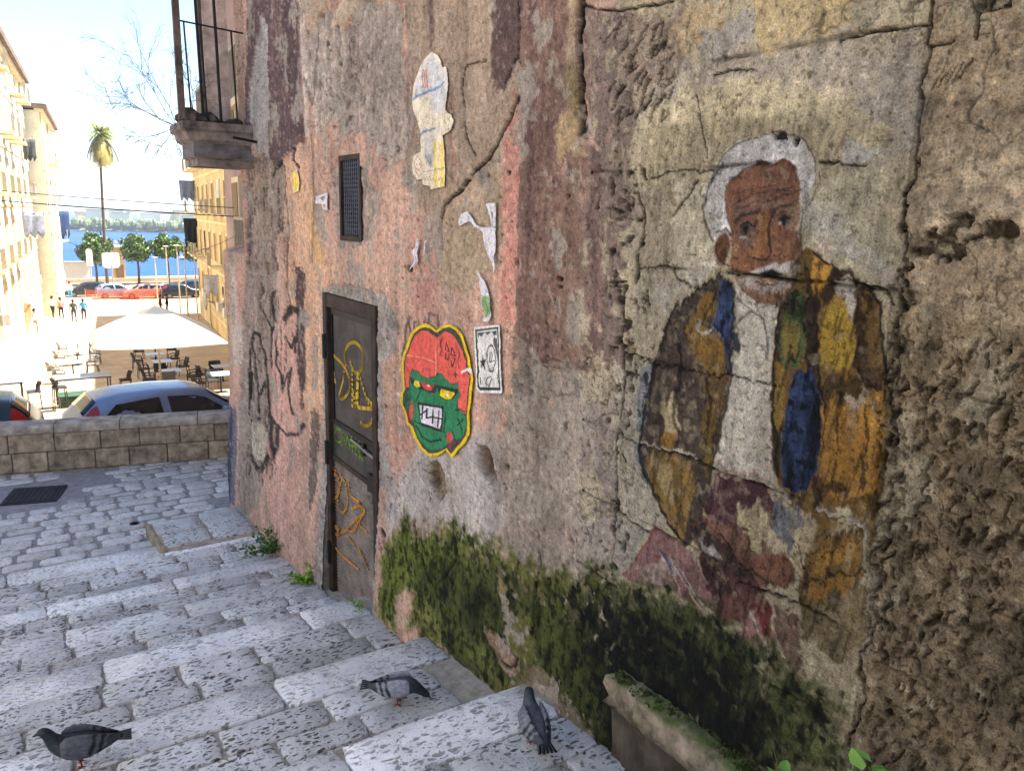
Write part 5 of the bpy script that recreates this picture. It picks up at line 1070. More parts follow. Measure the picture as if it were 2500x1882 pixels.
('S','1c1613',0.0083,0.006,0.75,0,0.02,[(1.99,-0.466),(2.026,-0.607),(2.051,-0.813),(2.004,-0.941),(1.901,-1.036),(1.8,-1.104)]),
('S','1c1613',0.0066,0.0052,0.75,0,0.02,[(1.677,-0.182),(1.651,-0.307),(1.65,-0.424),(1.665,-0.56),(1.687,-0.744)]),
('S','1c1613',0.0059,0.0049,0.75,0,0.02,[(1.499,-0.239),(1.497,-0.373),(1.483,-0.546),(1.442,-0.767)]),
('S','1c1613',0.0053,0.0048,0.75,0,0.02,[(1.399,-0.079),(1.316,-0.119),(1.229,-0.158),(1.175,-0.214),(1.135,-0.359),(1.106,-0.506)]),
('S','1c1613',0.0068,0.005,0.75,0,0.02,[(1.901,-0.353),(1.874,-0.49),(1.892,-0.638),(1.869,-0.779)]),
('S','1c1613',0.0052,0.0046,0.75,0,0.02,[(1.381,-0.169),(1.356,-0.281),(1.327,-0.428),(1.309,-0.507)]),
('S','1c1613',0.0041,0.0038,0.75,0,0.02,[(1.226,-0.286),(1.221,-0.374),(1.16,-0.429)]),
('S','1c1613',0.0062,0.0048,0.75,0,0.02,[(1.753,-0.509),(1.726,-0.6),(1.743,-0.731)]),
('S','1c1613',0.0066,0.0055,0.75,0,0.02,[(1.765,-1.03),(1.656,-1.005),(1.51,-1.076),(1.396,-1.096)]),
('S','1c1613',0.0048,0.0044,0.75,0,0.02,[(1.336,-0.925),(1.298,-1.001),(1.306,-1.109)]),
('S','1c1613',0.0038,0.0035,0.75,0,0.02,[(1.273,-0.499),(1.252,-0.612),(1.256,-0.734)]),
('S','1c1613',0.0035,0.0033,0.75,0,0.02,[(1.189,-0.48),(1.168,-0.589),(1.172,-0.695)])]
PAPERS={
'green':([(3.644,-0.592),(3.572,-0.556),(3.497,-0.542),(3.424,-0.55),(3.363,-0.576),(3.321,-0.625),(3.295,-0.675),(3.279,-0.727),(3.248,-0.781),(3.26,-0.858),(3.269,-0.915),(3.287,-0.97),(3.28,-1.025),(3.288,-1.083),(3.327,-1.135),(3.378,-1.175),(3.451,-1.243),(3.483,-1.252),(3.539,-1.229),(3.629,-1.287),(3.723,-1.316),(3.821,-1.305),(3.91,-1.264),(3.962,-1.213),(4.021,-1.197),(4.048,-1.126),(4.102,-1.096),(4.101,-1.03),(4.06,-0.986),(4.087,-0.921),(4.1,-0.853),(4.072,-0.79),(4.012,-0.712),(3.961,-0.648),(3.885,-0.605),(3.8,-0.577),(3.718,-0.575)],[
('P','dcb818',0.002,0,1,0,[(3.644,-0.592),(3.572,-0.556),(3.497,-0.542),(3.424,-0.55),(3.363,-0.576),(3.321,-0.625),(3.295,-0.675),(3.279,-0.727),(3.248,-0.781),(3.26,-0.858),(3.269,-0.915),(3.287,-0.97),(3.28,-1.025),(3.288,-1.083),(3.327,-1.135),(3.378,-1.175),(3.451,-1.243),(3.483,-1.252),(3.539,-1.229),(3.629,-1.287),(3.723,-1.316),(3.821,-1.305),(3.91,-1.264),(3.962,-1.213),(4.021,-1.197),(4.048,-1.126),(4.102,-1.096),(4.101,-1.03),(4.06,-0.986),(4.087,-0.921),(4.1,-0.853),(4.072,-0.79),(4.012,-0.712),(3.961,-0.648),(3.885,-0.605),(3.8,-0.577),(3.718,-0.575)]),
('P','3f4238',0.002,0,1,0,[(3.638,-0.607),(3.572,-0.574),(3.497,-0.557),(3.434,-0.566),(3.382,-0.594),(3.343,-0.638),(3.32,-0.684),(3.298,-0.74),(3.272,-0.791),(3.29,-0.869),(3.298,-0.922),(3.316,-0.982),(3.308,-1.032),(3.318,-1.086),(3.368,-1.141),(3.43,-1.189),(3.472,-1.23),(3.528,-1.212),(3.629,-1.267),(3.723,-1.296),(3.809,-1.285),(3.885,-1.246),(3.936,-1.194),(3.995,-1.179),(4.021,-1.114),(4.068,-1.083),(4.067,-1.029),(4.027,-0.986),(4.05,-0.914),(4.063,-0.852),(4.039,-0.79),(3.98,-0.718),(3.929,-0.655),(3.861,-0.618),(3.794,-0.598),(3.718,-0.594)]),
('P','d85c50',0.002,0,1,0,[(3.632,-0.632),(3.55,-0.589),(3.486,-0.591),(3.412,-0.618),(3.36,-0.661),(3.329,-0.706),(3.328,-0.756),(3.287,-0.778),(3.296,-0.83),(3.314,-0.895),(3.313,-0.935),(3.326,-0.979),(3.404,-0.968),(3.41,-0.925),(3.375,-0.892),(3.407,-0.831),(3.48,-0.853),(3.534,-0.84),(3.579,-0.817),(3.635,-0.821),(3.669,-0.846),(3.751,-0.873),(3.823,-0.872),(3.872,-0.853),(3.91,-0.86),(3.948,-0.85),(3.987,-0.931),(3.981,-0.971),(4.02,-0.978),(4.033,-0.917),(4.046,-0.861),(4.026,-0.8),(3.967,-0.728),(3.91,-0.663),(3.824,-0.621),(3.741,-0.613),(3.683,-0.626)]),
('P','2d7a50',0.002,0,1,0,[(3.974,-0.906),(3.948,-0.867),(3.885,-0.858),(3.829,-0.876),(3.751,-0.878),(3.663,-0.851),(3.612,-0.823),(3.568,-0.825),(3.523,-0.849),(3.459,-0.854),(3.407,-0.837),(3.385,-0.894),(3.425,-0.934),(3.419,-0.974),(3.362,-0.972),(3.321,-0.999),(3.319,-1.05),(3.359,-1.107),(3.41,-1.136),(3.442,-1.133),(3.485,-1.171),(3.584,-1.23),(3.7,-1.27),(3.797,-1.264),(3.885,-1.229),(3.91,-1.176),(3.949,-1.145),(3.949,-1.074),(3.962,-1.019)]),
('P','235c42',0.002,0,1,0,[(4.027,-1.003),(3.961,-0.973),(3.949,-1.022),(3.955,-1.088),(4.028,-1.115),(4.047,-1.061)]),
('P','c94a48',0.002,0,1,0,[(3.949,-1.04),(3.92,-1.068),(3.926,-1.122),(3.955,-1.164),(3.975,-1.133),(3.968,-1.079)]),
('P','7a2c3c',0.002,0,1,0,[(4.008,-1.123),(3.968,-1.137),(3.955,-1.176),(3.995,-1.173)]),
('P','2c3230',0.002,0,1,0,[(3.974,-0.906),(3.91,-0.917),(3.786,-0.91),(3.634,-0.889),(3.406,-0.867),(3.406,-0.888),(3.634,-0.907),(3.656,-0.939),(3.726,-0.951),(3.823,-0.951),(3.91,-0.951),(3.961,-0.938)]),
('P','dcbc1c',0.002,0,1,0,[(3.916,-0.918),(3.86,-0.91),(3.841,-0.937),(3.891,-0.953),(3.925,-0.943)]),
('P','c94a3e',0.002,0,1,0,[(3.841,-0.912),(3.668,-0.898),(3.703,-0.932),(3.75,-0.942),(3.811,-0.937)]),
('P','282c2b',0.002,0,1,0,[(3.634,-0.897),(3.567,-0.894),(3.406,-0.883),(3.457,-0.93),(3.532,-0.951),(3.599,-0.949)]),
('P','e2c41c',0.002,0,1,0,[(3.589,-0.901),(3.437,-0.892),(3.473,-0.931),(3.538,-0.947),(3.605,-0.94)]),
('E','f2ead0',0.002,0,1,0,3.522,-0.92,0.0199,0.0075),
('E','f2ead0',0.002,0,1,0,3.875,-0.926,0.0125,0.0052),
('E','f0dcd4',0.002,0,1,0,3.738,-0.914,0.0197,0.0046),
('P','262a28',0.002,0,1,0,[(3.878,-1.033),(3.559,-0.992),(3.591,-1.141),(3.828,-1.16)]),
('P','dcd6dc',0.002,0,1,0,[(3.85,-1.046),(3.576,-1.006),(3.606,-1.126),(3.824,-1.141)]),
('S','23282a',0.0092,0.0043,1,0,0,[(3.804,-1.043),(3.816,-1.119)]),
('S','23282a',0.0092,0.0042,1,0,0,[(3.841,-1.102),(3.755,-1.055)]),
('S','23282a',0.0093,0.0044,1,0,0,[(3.755,-1.046),(3.761,-1.101),(3.701,-1.081),(3.586,-1.066)]),
('S','23282a',0.0088,0.0042,1,0,0,[(3.688,-1.042),(3.695,-1.114)]),
('S','23282a',0.0081,0.0039,1,0,0,[(3.621,-1.03),(3.631,-1.12)]),
('S','23282a',0.0089,0.0041,1,0,0,[(3.904,-1.152),(3.81,-1.152)]),
('S','23282a',0.0079,0.0038,1,0,0,[(3.576,-0.993),(3.585,-1.134)]),
('S','23282a',0.0101,0.0047,1,0,0,[(3.891,-1.178),(3.822,-1.219),(3.724,-1.228),(3.59,-1.182)]),
('S','23282a',0.0085,0.0041,1,0,0,[(3.602,-1.174),(3.596,-1.189)]),
('S','23282a',0.0069,0.0035,1,0,0,[(3.408,-1.021),(3.36,-1.07)]),
('S','23282a',0.0069,0.0035,1,0,0,[(3.351,-1.011),(3.412,-1.059)]),
('S','23282a',0.0069,0.0034,1,0,0,[(3.542,-1.018),(3.557,-1.13)]),
('S','23282a',0.0064,0.0032,1,0,0,[(3.43,-0.982),(3.383,-0.966),(3.332,-0.97)]),
('S','23282a',0.0078,0.0035,1,0,0,[(3.829,-0.941),(3.885,-1.029)]),
('S','23282a',0.0071,0.0032,1,0,0,[(4.027,-1.044),(3.975,-1.045)]),
('S','23282a',0.0071,0.0032,1,0,0,[(3.981,-1.029),(4.021,-1.067)]),
('S','23282a',0.0066,0.0033,1,0,0,[(3.47,-1.097),(3.431,-1.141)]),
('P','cc4a46',0.002,0,1,0,[(3.529,-1.161),(3.513,-1.124),(3.48,-1.111),(3.458,-1.132),(3.485,-1.166),(3.517,-1.18)]),
('P','802f40',0.002,0,1,0,[(3.517,-1.201),(3.474,-1.163),(3.468,-1.194),(3.495,-1.212)]),
('P','802f40',0.002,0,1,0,[(3.458,-1.148),(3.415,-1.153),(3.425,-1.166),(3.457,-1.172)]),
('S','4a2f2c',0.006,0.0028,1,0,0,[(3.593,-0.634),(3.603,-0.673),(3.581,-0.685),(3.603,-0.72),(3.575,-0.721)]),
('S','4a2f2c',0.0058,0.0028,1,0,0,[(3.538,-0.642),(3.543,-0.684),(3.505,-0.689),(3.533,-0.641)]),
('S','4a2f2c',0.0058,0.0028,1,0,0,[(3.537,-0.699),(3.547,-0.732),(3.515,-0.732),(3.505,-0.699)]),
('S','4a2f2c',0.0057,0.0028,1,0,0,[(3.474,-0.663),(3.483,-0.701),(3.441,-0.699),(3.468,-0.662)]),
('S','4a2f2c',0.0057,0.0028,1,0,0,[(3.483,-0.732),(3.466,-0.76),(3.441,-0.714),(3.472,-0.714)]),
('S','4a2f2c',0.0055,0.0027,1,0,0,[(3.401,-0.672),(3.39,-0.691),(3.41,-0.714),(3.393,-0.757)]),
('S','4a2f2c',0.0065,0.0032,1,0,0,[(3.444,-0.797),(3.413,-0.791)]),
('S','4a2f2c',0.0065,0.0032,1,0,0,[(3.431,-0.784),(3.428,-0.805)]),
('S','f08a78',0.0086,0.0039,0.8,0,0,[(4.019,-0.79),(3.823,-0.772),(3.653,-0.771)]),
('S','f29a88',0.0057,0.0027,0.7,0,0,[(3.651,-0.632),(3.653,-0.771),(3.663,-0.843)]),
('S','b0483e',0.0051,0.0023,0.6,0,0,[(4.013,-0.798),(3.823,-0.783),(3.653,-0.779)]),
('S','1f5a3c',0.0039,0.0018,0.6,0,0,[(3.669,-0.844),(3.678,-1.037),(3.681,-1.302)]),
('P','d8d4d4',0.002,0,1,0,[(3.378,-0.772),(3.308,-0.737),(3.264,-0.739),(3.263,-0.762),(3.318,-0.754),(3.362,-0.777)])]),
'bw':([(3.258,-0.526),(3.031,-0.485),(3.016,-0.492),(2.979,-0.803),(3.189,-0.844),(3.22,-0.823)],[
('P','ddd9d4',0.002,0,1,0,[(3.258,-0.526),(3.031,-0.485),(3.016,-0.492),(2.979,-0.803),(3.189,-0.844),(3.22,-0.823)]),
('P','42453e',0.002,0,1,0,[(3.242,-0.538),(3.027,-0.495),(2.996,-0.79),(3.18,-0.827),(3.207,-0.813)]),
('P','d6d2cd',0.002,0,1,0,[(3.225,-0.545),(3.037,-0.507),(3.01,-0.779),(3.181,-0.81),(3.19,-0.8)]),
('P','4d5049',0.002,0,1,0,[(3.216,-0.549),(3.043,-0.516),(3.04,-0.534),(3.212,-0.572)]),
('P','50534c',0.002,0,1,0,[(3.056,-0.527),(3.04,-0.534),(3.02,-0.654),(3.043,-0.62),(3.071,-0.569)]),
('P','cfcbc6',0.002,0,1,0,[(3.203,-0.557),(3.18,-0.565),(3.144,-0.537),(3.121,-0.548),(3.082,-0.524),(3.064,-0.54),(3.072,-0.564),(3.037,-0.647),(3.03,-0.726),(3.015,-0.765),(3.181,-0.798),(3.194,-0.683)]),
('P','2e322c',0.002,0,1,0,[(3.163,-0.649),(3.153,-0.671),(3.121,-0.661),(3.14,-0.689),(3.128,-0.725),(3.157,-0.701),(3.184,-0.715),(3.171,-0.689),(3.193,-0.685),(3.167,-0.676)]),
('S','3a3d37',0.0037,0.002,1,0,0,[(3.106,-0.597),(3.122,-0.633),(3.116,-0.68),(3.092,-0.714),(3.057,-0.707),(3.041,-0.657),(3.057,-0.608),(3.088,-0.588),(3.106,-0.597)]),
('S','3a3d37',0.0037,0.0019,1,0,0,[(3.11,-0.6),(3.07,-0.592),(3.088,-0.585)]),
('S','3a3d37',0.0037,0.002,1,0,0,[(3.096,-0.629),(3.099,-0.667),(3.085,-0.674),(3.073,-0.635),(3.087,-0.623)]),
('S','3a3d37',0.0037,0.002,1,0,0,[(3.103,-0.673),(3.05,-0.659)]),
('S','3a3d37',0.0037,0.002,1,0,0,[(3.101,-0.715),(3.079,-0.718),(3.052,-0.706)]),
('S','3a3d37',0.0037,0.002,1,0,0,[(3.118,-0.761),(3.126,-0.782),(3.098,-0.791),(3.086,-0.76),(3.068,-0.752),(3.082,-0.74),(3.109,-0.75),(3.118,-0.761)]),
('S','3a3d37',0.0039,0.002,1,0,0,[(3.178,-0.763),(3.172,-0.796)]),
('S','3a3d37',0.0036,0.0019,1,0,0,[(3.026,-0.72),(3.015,-0.756)]),
('S','3a3d37',0.0039,0.002,1,0,0,[(3.236,-0.569),(3.212,-0.589),(3.23,-0.616),(3.205,-0.637),(3.223,-0.664),(3.204,-0.685),(3.217,-0.716),(3.197,-0.732),(3.206,-0.763)]),
('S','3a3d37',0.0048,0.0026,1,0,0,[(3.18,-0.817),(3.001,-0.784)]),
('P','2b2e29',0.002,0,1,0,[(3.185,-0.816),(2.997,-0.781),(2.997,-0.788),(3.182,-0.823)]),
('E','d6d2cd',0.002,0,1,0,3.048,-0.544,0.0108,0.0077)]),
'pale':([(3.719,0.797),(3.656,0.773),(3.617,0.737),(3.608,0.709),(3.568,0.706),(3.546,0.675),(3.535,0.622),(3.549,0.557),(3.565,0.51),(3.537,0.488),(3.5,0.48),(3.479,0.45),(3.494,0.408),(3.53,0.396),(3.59,0.385),(3.578,0.355),(3.566,0.295),(3.565,0.241),(3.566,0.138),(3.734,0.125),(3.74,0.144),(3.824,0.153),(3.83,0.182),(3.892,0.181),(3.943,0.212),(3.953,0.266),(3.923,0.308),(3.84,0.322),(3.837,0.402),(3.868,0.477),(3.929,0.534),(3.942,0.598),(3.917,0.667),(3.868,0.732),(3.809,0.769)],[
('P','d9cbb2',0.003,0,1,0,[(3.719,0.797),(3.656,0.773),(3.617,0.737),(3.608,0.709),(3.568,0.706),(3.546,0.675),(3.535,0.622),(3.549,0.557),(3.565,0.51),(3.537,0.488),(3.5,0.48),(3.479,0.45),(3.494,0.408),(3.53,0.396),(3.59,0.385),(3.578,0.355),(3.566,0.295),(3.565,0.241),(3.566,0.138),(3.734,0.125),(3.74,0.144),(3.824,0.153),(3.83,0.182),(3.892,0.181),(3.943,0.212),(3.953,0.266),(3.923,0.308),(3.84,0.322),(3.837,0.402),(3.868,0.477),(3.929,0.534),(3.942,0.598),(3.917,0.667),(3.868,0.732),(3.809,0.769)]),
('P','bdbcbf',0.02,0.03,0.8,0,[(3.719,0.79),(3.661,0.767),(3.622,0.733),(3.616,0.706),(3.573,0.7),(3.551,0.671),(3.542,0.623),(3.555,0.567),(3.581,0.512),(3.646,0.493),(3.692,0.552),(3.738,0.576),(3.796,0.593),(3.917,0.595),(3.905,0.666),(3.856,0.725),(3.797,0.762)]),
('P','b0b0b4',0.02,0.03,0.7,0,[(3.738,0.571),(3.647,0.538),(3.657,0.489),(3.737,0.526)]),
('P','b4b4b8',0.02,0.03,0.6,0,[(3.807,0.4),(3.645,0.399),(3.678,0.306),(3.801,0.307)]),
('P','8f96a3',0.01,0.01,0.8,0,[(3.801,0.302),(3.701,0.31),(3.688,0.24),(3.735,0.247)]),
('P','ecc94c',0.006,0.01,0.9,0,[(3.684,0.352),(3.673,0.371),(3.654,0.36),(3.647,0.168),(3.651,0.142),(3.682,0.143)]),
('P','ecc94c',0.006,0.01,0.9,0,[(3.617,0.348),(3.606,0.367),(3.584,0.355),(3.576,0.166),(3.58,0.141),(3.613,0.141)]),
('S','6d86b4',0.0138,0.0059,0.9,0,0.008,[(3.923,0.593),(3.82,0.603),(3.715,0.606),(3.583,0.632)]),
('S','6a7fa8',0.0139,0.006,0.9,0,0.008,[(3.837,0.407),(3.76,0.422),(3.679,0.427)]),
('S','c9532f',0.007,0.003,0.75,0,0.008,[(3.815,0.725),(3.821,0.681),(3.809,0.634)]),
('S','c9532f',0.0069,0.003,0.75,0,0.008,[(3.788,0.721),(3.794,0.677),(3.782,0.631)]),
('S','c9532f',0.0069,0.0029,0.75,0,0.008,[(3.762,0.718),(3.769,0.674),(3.757,0.628)]),
('S','b98b7d',0.0049,0.0021,1,0,0.008,[(3.874,0.305),(3.917,0.27),(3.905,0.222),(3.867,0.194),(3.824,0.23),(3.837,0.282),(3.874,0.305)]),
('S','a9705f',0.0049,0.0021,1,0,0.008,[(3.898,0.237),(3.873,0.223),(3.849,0.241)]),
('S','a9705f',0.0049,0.0021,1,0,0.008,[(3.892,0.264),(3.89,0.253)]),
('S','a9705f',0.0049,0.0021,1,0,0.008,[(3.857,0.265),(3.855,0.254)]),
('S','8f8474',0.0055,0.0024,0.8,0,0.008,[(3.818,0.219),(3.7,0.225),(3.576,0.236)]),
('S','a8976a',0.0046,0.002,0.8,0,0.008,[(3.794,0.171),(3.78,0.202),(3.764,0.175),(3.735,0.195),(3.723,0.174),(3.694,0.189),(3.682,0.173),(3.586,0.186)]),
('S','8a8a8a',0.0047,0.002,0.8,0,0.008,[(3.776,0.264),(3.735,0.296),(3.712,0.262),(3.759,0.279)]),
('S','b8ac94',0.0043,0.0019,1,0,0.008,[(3.564,0.486),(3.574,0.458),(3.547,0.436),(3.563,0.413)]),
('S','b8ac94',0.0042,0.0019,1,0,0.008,[(3.526,0.463),(3.51,0.438),(3.531,0.42)])]),
'scrap_a':([(3.416,-0.053),(3.42,-0.016),(3.392,0.012),(3.324,0.022),(3.286,-0.008),(3.249,-0.037),(3.205,-0.047),(3.115,-0.044),(3.167,0.059),(3.077,0.063),(3.066,-0.194),(3.078,-0.27),(3.091,-0.219),(3.121,-0.174),(3.169,-0.129),(3.188,-0.077),(3.218,-0.059),(3.254,-0.056),(3.31,-0.027),(3.366,-0.039)],[
('P','cfc9cc',0.002,0,1,0,[(3.416,-0.053),(3.42,-0.016),(3.392,0.012),(3.324,0.022),(3.286,-0.008),(3.249,-0.037),(3.205,-0.047),(3.115,-0.044),(3.167,0.059),(3.077,0.063),(3.066,-0.194),(3.078,-0.27),(3.091,-0.219),(3.121,-0.174),(3.169,-0.129),(3.188,-0.077),(3.218,-0.059),(3.254,-0.056),(3.31,-0.027),(3.366,-0.039)]),
('P','a3a0a0',0.004,0.004,1,0,[(3.117,0.018),(3.101,0.023),(3.095,-0.039),(3.108,-0.04)]),
('P','585a55',0.004,0.004,1,0,[(3.118,0.023),(3.104,0.012),(3.098,-0.017),(3.114,-0.005)]),
('P','9aa59a',0.004,0.004,1,0,[(3.115,-0.179),(3.092,-0.195),(3.091,-0.219)]),
('S','a8a3a6',0.0029,0.0015,1,0,0,[(3.171,-0.064),(3.146,-0.128),(3.098,-0.196)]),
('S','a8a3a6',0.0033,0.0016,1,0,0,[(3.391,-0.034),(3.38,0.009)]),
('S','8f8c90',0.0037,0.0019,1,0,0,[(3.219,-0.051),(3.076,-0.046)])]),
'scrap_b':([(3.263,-0.242),(3.236,-0.252),(3.187,-0.279),(3.139,-0.311),(3.102,-0.367),(3.089,-0.414),(3.092,-0.481),(3.144,-0.486),(3.158,-0.439),(3.177,-0.381),(3.209,-0.323),(3.213,-0.287)],[
('P','cfc9cc',0.002,0,1,0,[(3.263,-0.242),(3.236,-0.252),(3.187,-0.279),(3.139,-0.311),(3.102,-0.367),(3.089,-0.414),(3.092,-0.481),(3.144,-0.486),(3.158,-0.439),(3.177,-0.381),(3.209,-0.323),(3.213,-0.287)]),
('P','7fa06c',0.004,0.004,1,0,[(3.178,-0.365),(3.108,-0.365),(3.095,-0.414),(3.11,-0.458),(3.142,-0.468),(3.158,-0.433)]),
('S','4f7a4a',0.0044,0.0023,1,0,0,[(3.13,-0.388),(3.112,-0.416),(3.134,-0.455)])]),
'scrap_c':([(3.846,-0.083),(3.866,-0.118),(3.856,-0.158),(3.877,-0.207),(3.872,-0.269),(3.932,-0.311),(3.908,-0.271),(3.924,-0.244),(3.948,-0.197),(3.908,-0.174)],[
('P','cfc9cc',0.002,0,1,0,[(3.846,-0.083),(3.866,-0.118),(3.856,-0.158),(3.877,-0.207),(3.872,-0.269),(3.932,-0.311),(3.908,-0.271),(3.924,-0.244),(3.948,-0.197),(3.908,-0.174)]),
('S','9c98a0',0.0051,0.0022,1,0,0,[(3.885,-0.166),(3.908,-0.216),(3.884,-0.269)])]),
'scrap_d':([(3.792,-0.135),(3.774,-0.129),(3.777,-0.155),(3.789,-0.175),(3.795,-0.209),(3.81,-0.207),(3.803,-0.163)],[
('P','cfc9cc',0.002,0,1,0,[(3.792,-0.135),(3.774,-0.129),(3.777,-0.155),(3.789,-0.175),(3.795,-0.209),(3.81,-0.207),(3.803,-0.163)]),
('P','38342f',0.004,0.004,1,0,[(3.789,-0.149),(3.774,-0.148),(3.777,-0.165),(3.789,-0.167)])]),
'scrap_e':([(5.512,0.107),(5.276,0.132),(5.269,0.009),(5.374,0.017),(5.397,0.05),(5.524,0.056)],[
('P','cfc9cc',0.002,0,1,0,[(5.512,0.107),(5.276,0.132),(5.269,0.009),(5.374,0.017),(5.397,0.05),(5.524,0.056)]),
('P','8a6f63',0.004,0.004,1,0,[(5.435,0.101),(5.31,0.111),(5.354,0.072)]),
('P','b98c6c',0.004,0.004,1,0,[(5.397,0.045),(5.314,0.056),(5.316,0.028)])]),
'scrap_f':([(6.054,0.286),(5.895,0.305),(5.857,0.198),(5.891,0.145),(6.031,0.129)],[
('P','cfc9cc',0.002,0,1,0,[(6.054,0.286),(5.895,0.305),(5.857,0.198),(5.891,0.145),(6.031,0.129)]),
('P','e6c25c',0.004,0.004,1,0,[(6.045,0.28),(5.905,0.296),(5.867,0.198),(5.901,0.151),(6.02,0.135)])])}
DOOR_PAINT={'yellow':[[(5.115,-1.041),(5.132,-0.967),(5.066,-0.895),(4.944,-0.855),(4.811,-0.886),(4.796,-0.971),(4.856,-1.04),(4.954,-1.058),(5.031,-1.003)],[(5.331,-1.206),(5.396,-1.025),(5.285,-1.023),(5.117,-1.072),(5.047,-1.151),(5.084,-1.236),(5.193,-1.298),(5.257,-1.288),(5.172,-1.16),(5.152,-1.094)],[(4.993,-1.05),(4.999,-1.173),(5.006,-1.313)],[(4.98,-1.2),(4.945,-1.299),(4.895,-1.062)],[(4.905,-1.291),(4.876,-1.074),(4.784,-1.16),(4.676,-1.255)],[(4.893,-1.296),(4.622,-1.243),(4.711,-1.204)],[(4.657,-1.229),(4.622,-1.272),(4.68,-1.359),(4.774,-1.397),(4.851,-1.392)]],'green':[[(5.237,-1.541),(5.317,-1.553),(5.357,-1.604),(5.323,-1.645),(5.233,-1.63)],[(5.213,-1.649),(5.186,-1.561),(5.138,-1.613),(5.079,-1.542),(5.063,-1.642)],[(5.017,-1.534),(5.001,-1.641)],[(4.943,-1.531),(4.932,-1.646)],[(5.04,-1.604),(4.906,-1.576)],[(4.876,-1.529),(4.869,-1.652)],[(4.798,-1.524),(4.879,-1.608),(4.803,-1.648)]],'orange':[[(5.524,-1.869),(5.383,-1.88),(5.275,-1.966),(5.326,-2.068),(5.447,-2.142),(5.491,-2.086),(5.459,-1.972),(5.339,-1.901)],[(5.27,-1.881),(5.142,-1.941),(5.127,-2.07),(5.22,-2.169),(5.309,-2.147),(5.324,-2.033),(5.228,-1.918)],[(5.096,-1.878),(5.059,-1.981),(4.875,-1.985),(5.043,-2.074)],[(4.876,-2.002),(4.798,-2.023),(5.048,-2.192),(5.094,-2.259),(4.987,-2.22),(4.92,-2.114)],[(4.797,-2.007),(4.901,-2.14),(4.764,-2.154)],[(5.138,-2.275),(5.275,-2.343),(5.437,-2.349),(5.464,-2.395),(5.346,-2.395),(5.297,-2.333),(5.412,-2.332)],[(5.466,-2.431),(5.4,-2.513),(5.195,-2.52),(4.937,-2.501)],[(5.141,-2.327),(5.013,-2.338)],[(4.93,-2.331),(4.831,-2.374),(4.754,-2.425)]]}

# ================================================================== the wall: plastered house and painted stone wall
def wall_material(name, fine=90., bstr=.85, rough=.9, bd=.012, pl=(.5, .68)):
    m, nt, b = newmat(name, rough, .2); p = pos(nt)
    at = N(nt, 'ShaderNodeAttribute'); at.attribute_name = 'Col'
    n1 = noise(nt, 30, 6, .75, p); n2 = noise(nt, 170, 3, .75, p); n3 = noise(nt, 5, 3, .6, stretch(nt, p, (1, 1, .22)))
    v = N(nt, 'ShaderNodeTexVoronoi'); v.inputs['Scale'].default_value = 75; L(nt, p, v.inputs['Vector'])
    c = mixc(nt, 1., at.outputs[0], ramp(nt, n1, [(.3, .42), (.48, 1.), (.72, 1.38)]), 'MULTIPLY')
    c = mixc(nt, 1., c, ramp(nt, n2, [(.3, .5), (.5, 1.02), (.7, 1.4)]), 'MULTIPLY')
    c = mixc(nt, .7, c, ramp(nt, n3, [(.3, .74), (.7, 1.2)]), 'MULTIPLY')
    pit = math_(nt, 'MULTIPLY', ramp(nt, v.outputs[0], [(.0, 1.), (.16, 0.)]), ramp(nt, noise(nt, 9, 3, .6, p), [(pl[0], 0.), (pl[1], 1.)]))
    c = mixc(nt, pit, c, (.03, .024, .02)); L(nt, c, b.inputs['Base Color'])
    h = math_(nt, 'ADD', math_(nt, 'MULTIPLY', n1, 1.6), math_(nt, 'MULTIPLY', n2, .55)); h = math_(nt, 'SUBTRACT', h, math_(nt, 'MULTIPLY', pit, .8))
    bump(nt, b, h, bstr, bd); return m
M_WALL = wall_material('weathered_plaster'); M_STONEWALL = wall_material('painted_limestone', bstr=1.); M_ROUGH = wall_material('rough_limestone', bstr=1., bd=.03, pl=(.44, .6))
WX = 1.9                                                   # the wall's plane
ZC = np.array([-2.42, -2.05, -1.72, -1.41, -1.096, -.79, -.484, -.154, .17, .485, .80, 1.12])   # courses of the stone wall
def col_spacing(y0, y1, k):
    ys = [y0]
    while ys[-1] < y1: ys.append(ys[-1]+k*(ys[-1]**2+WX**2)/WX/778)
    return np.array(ys)
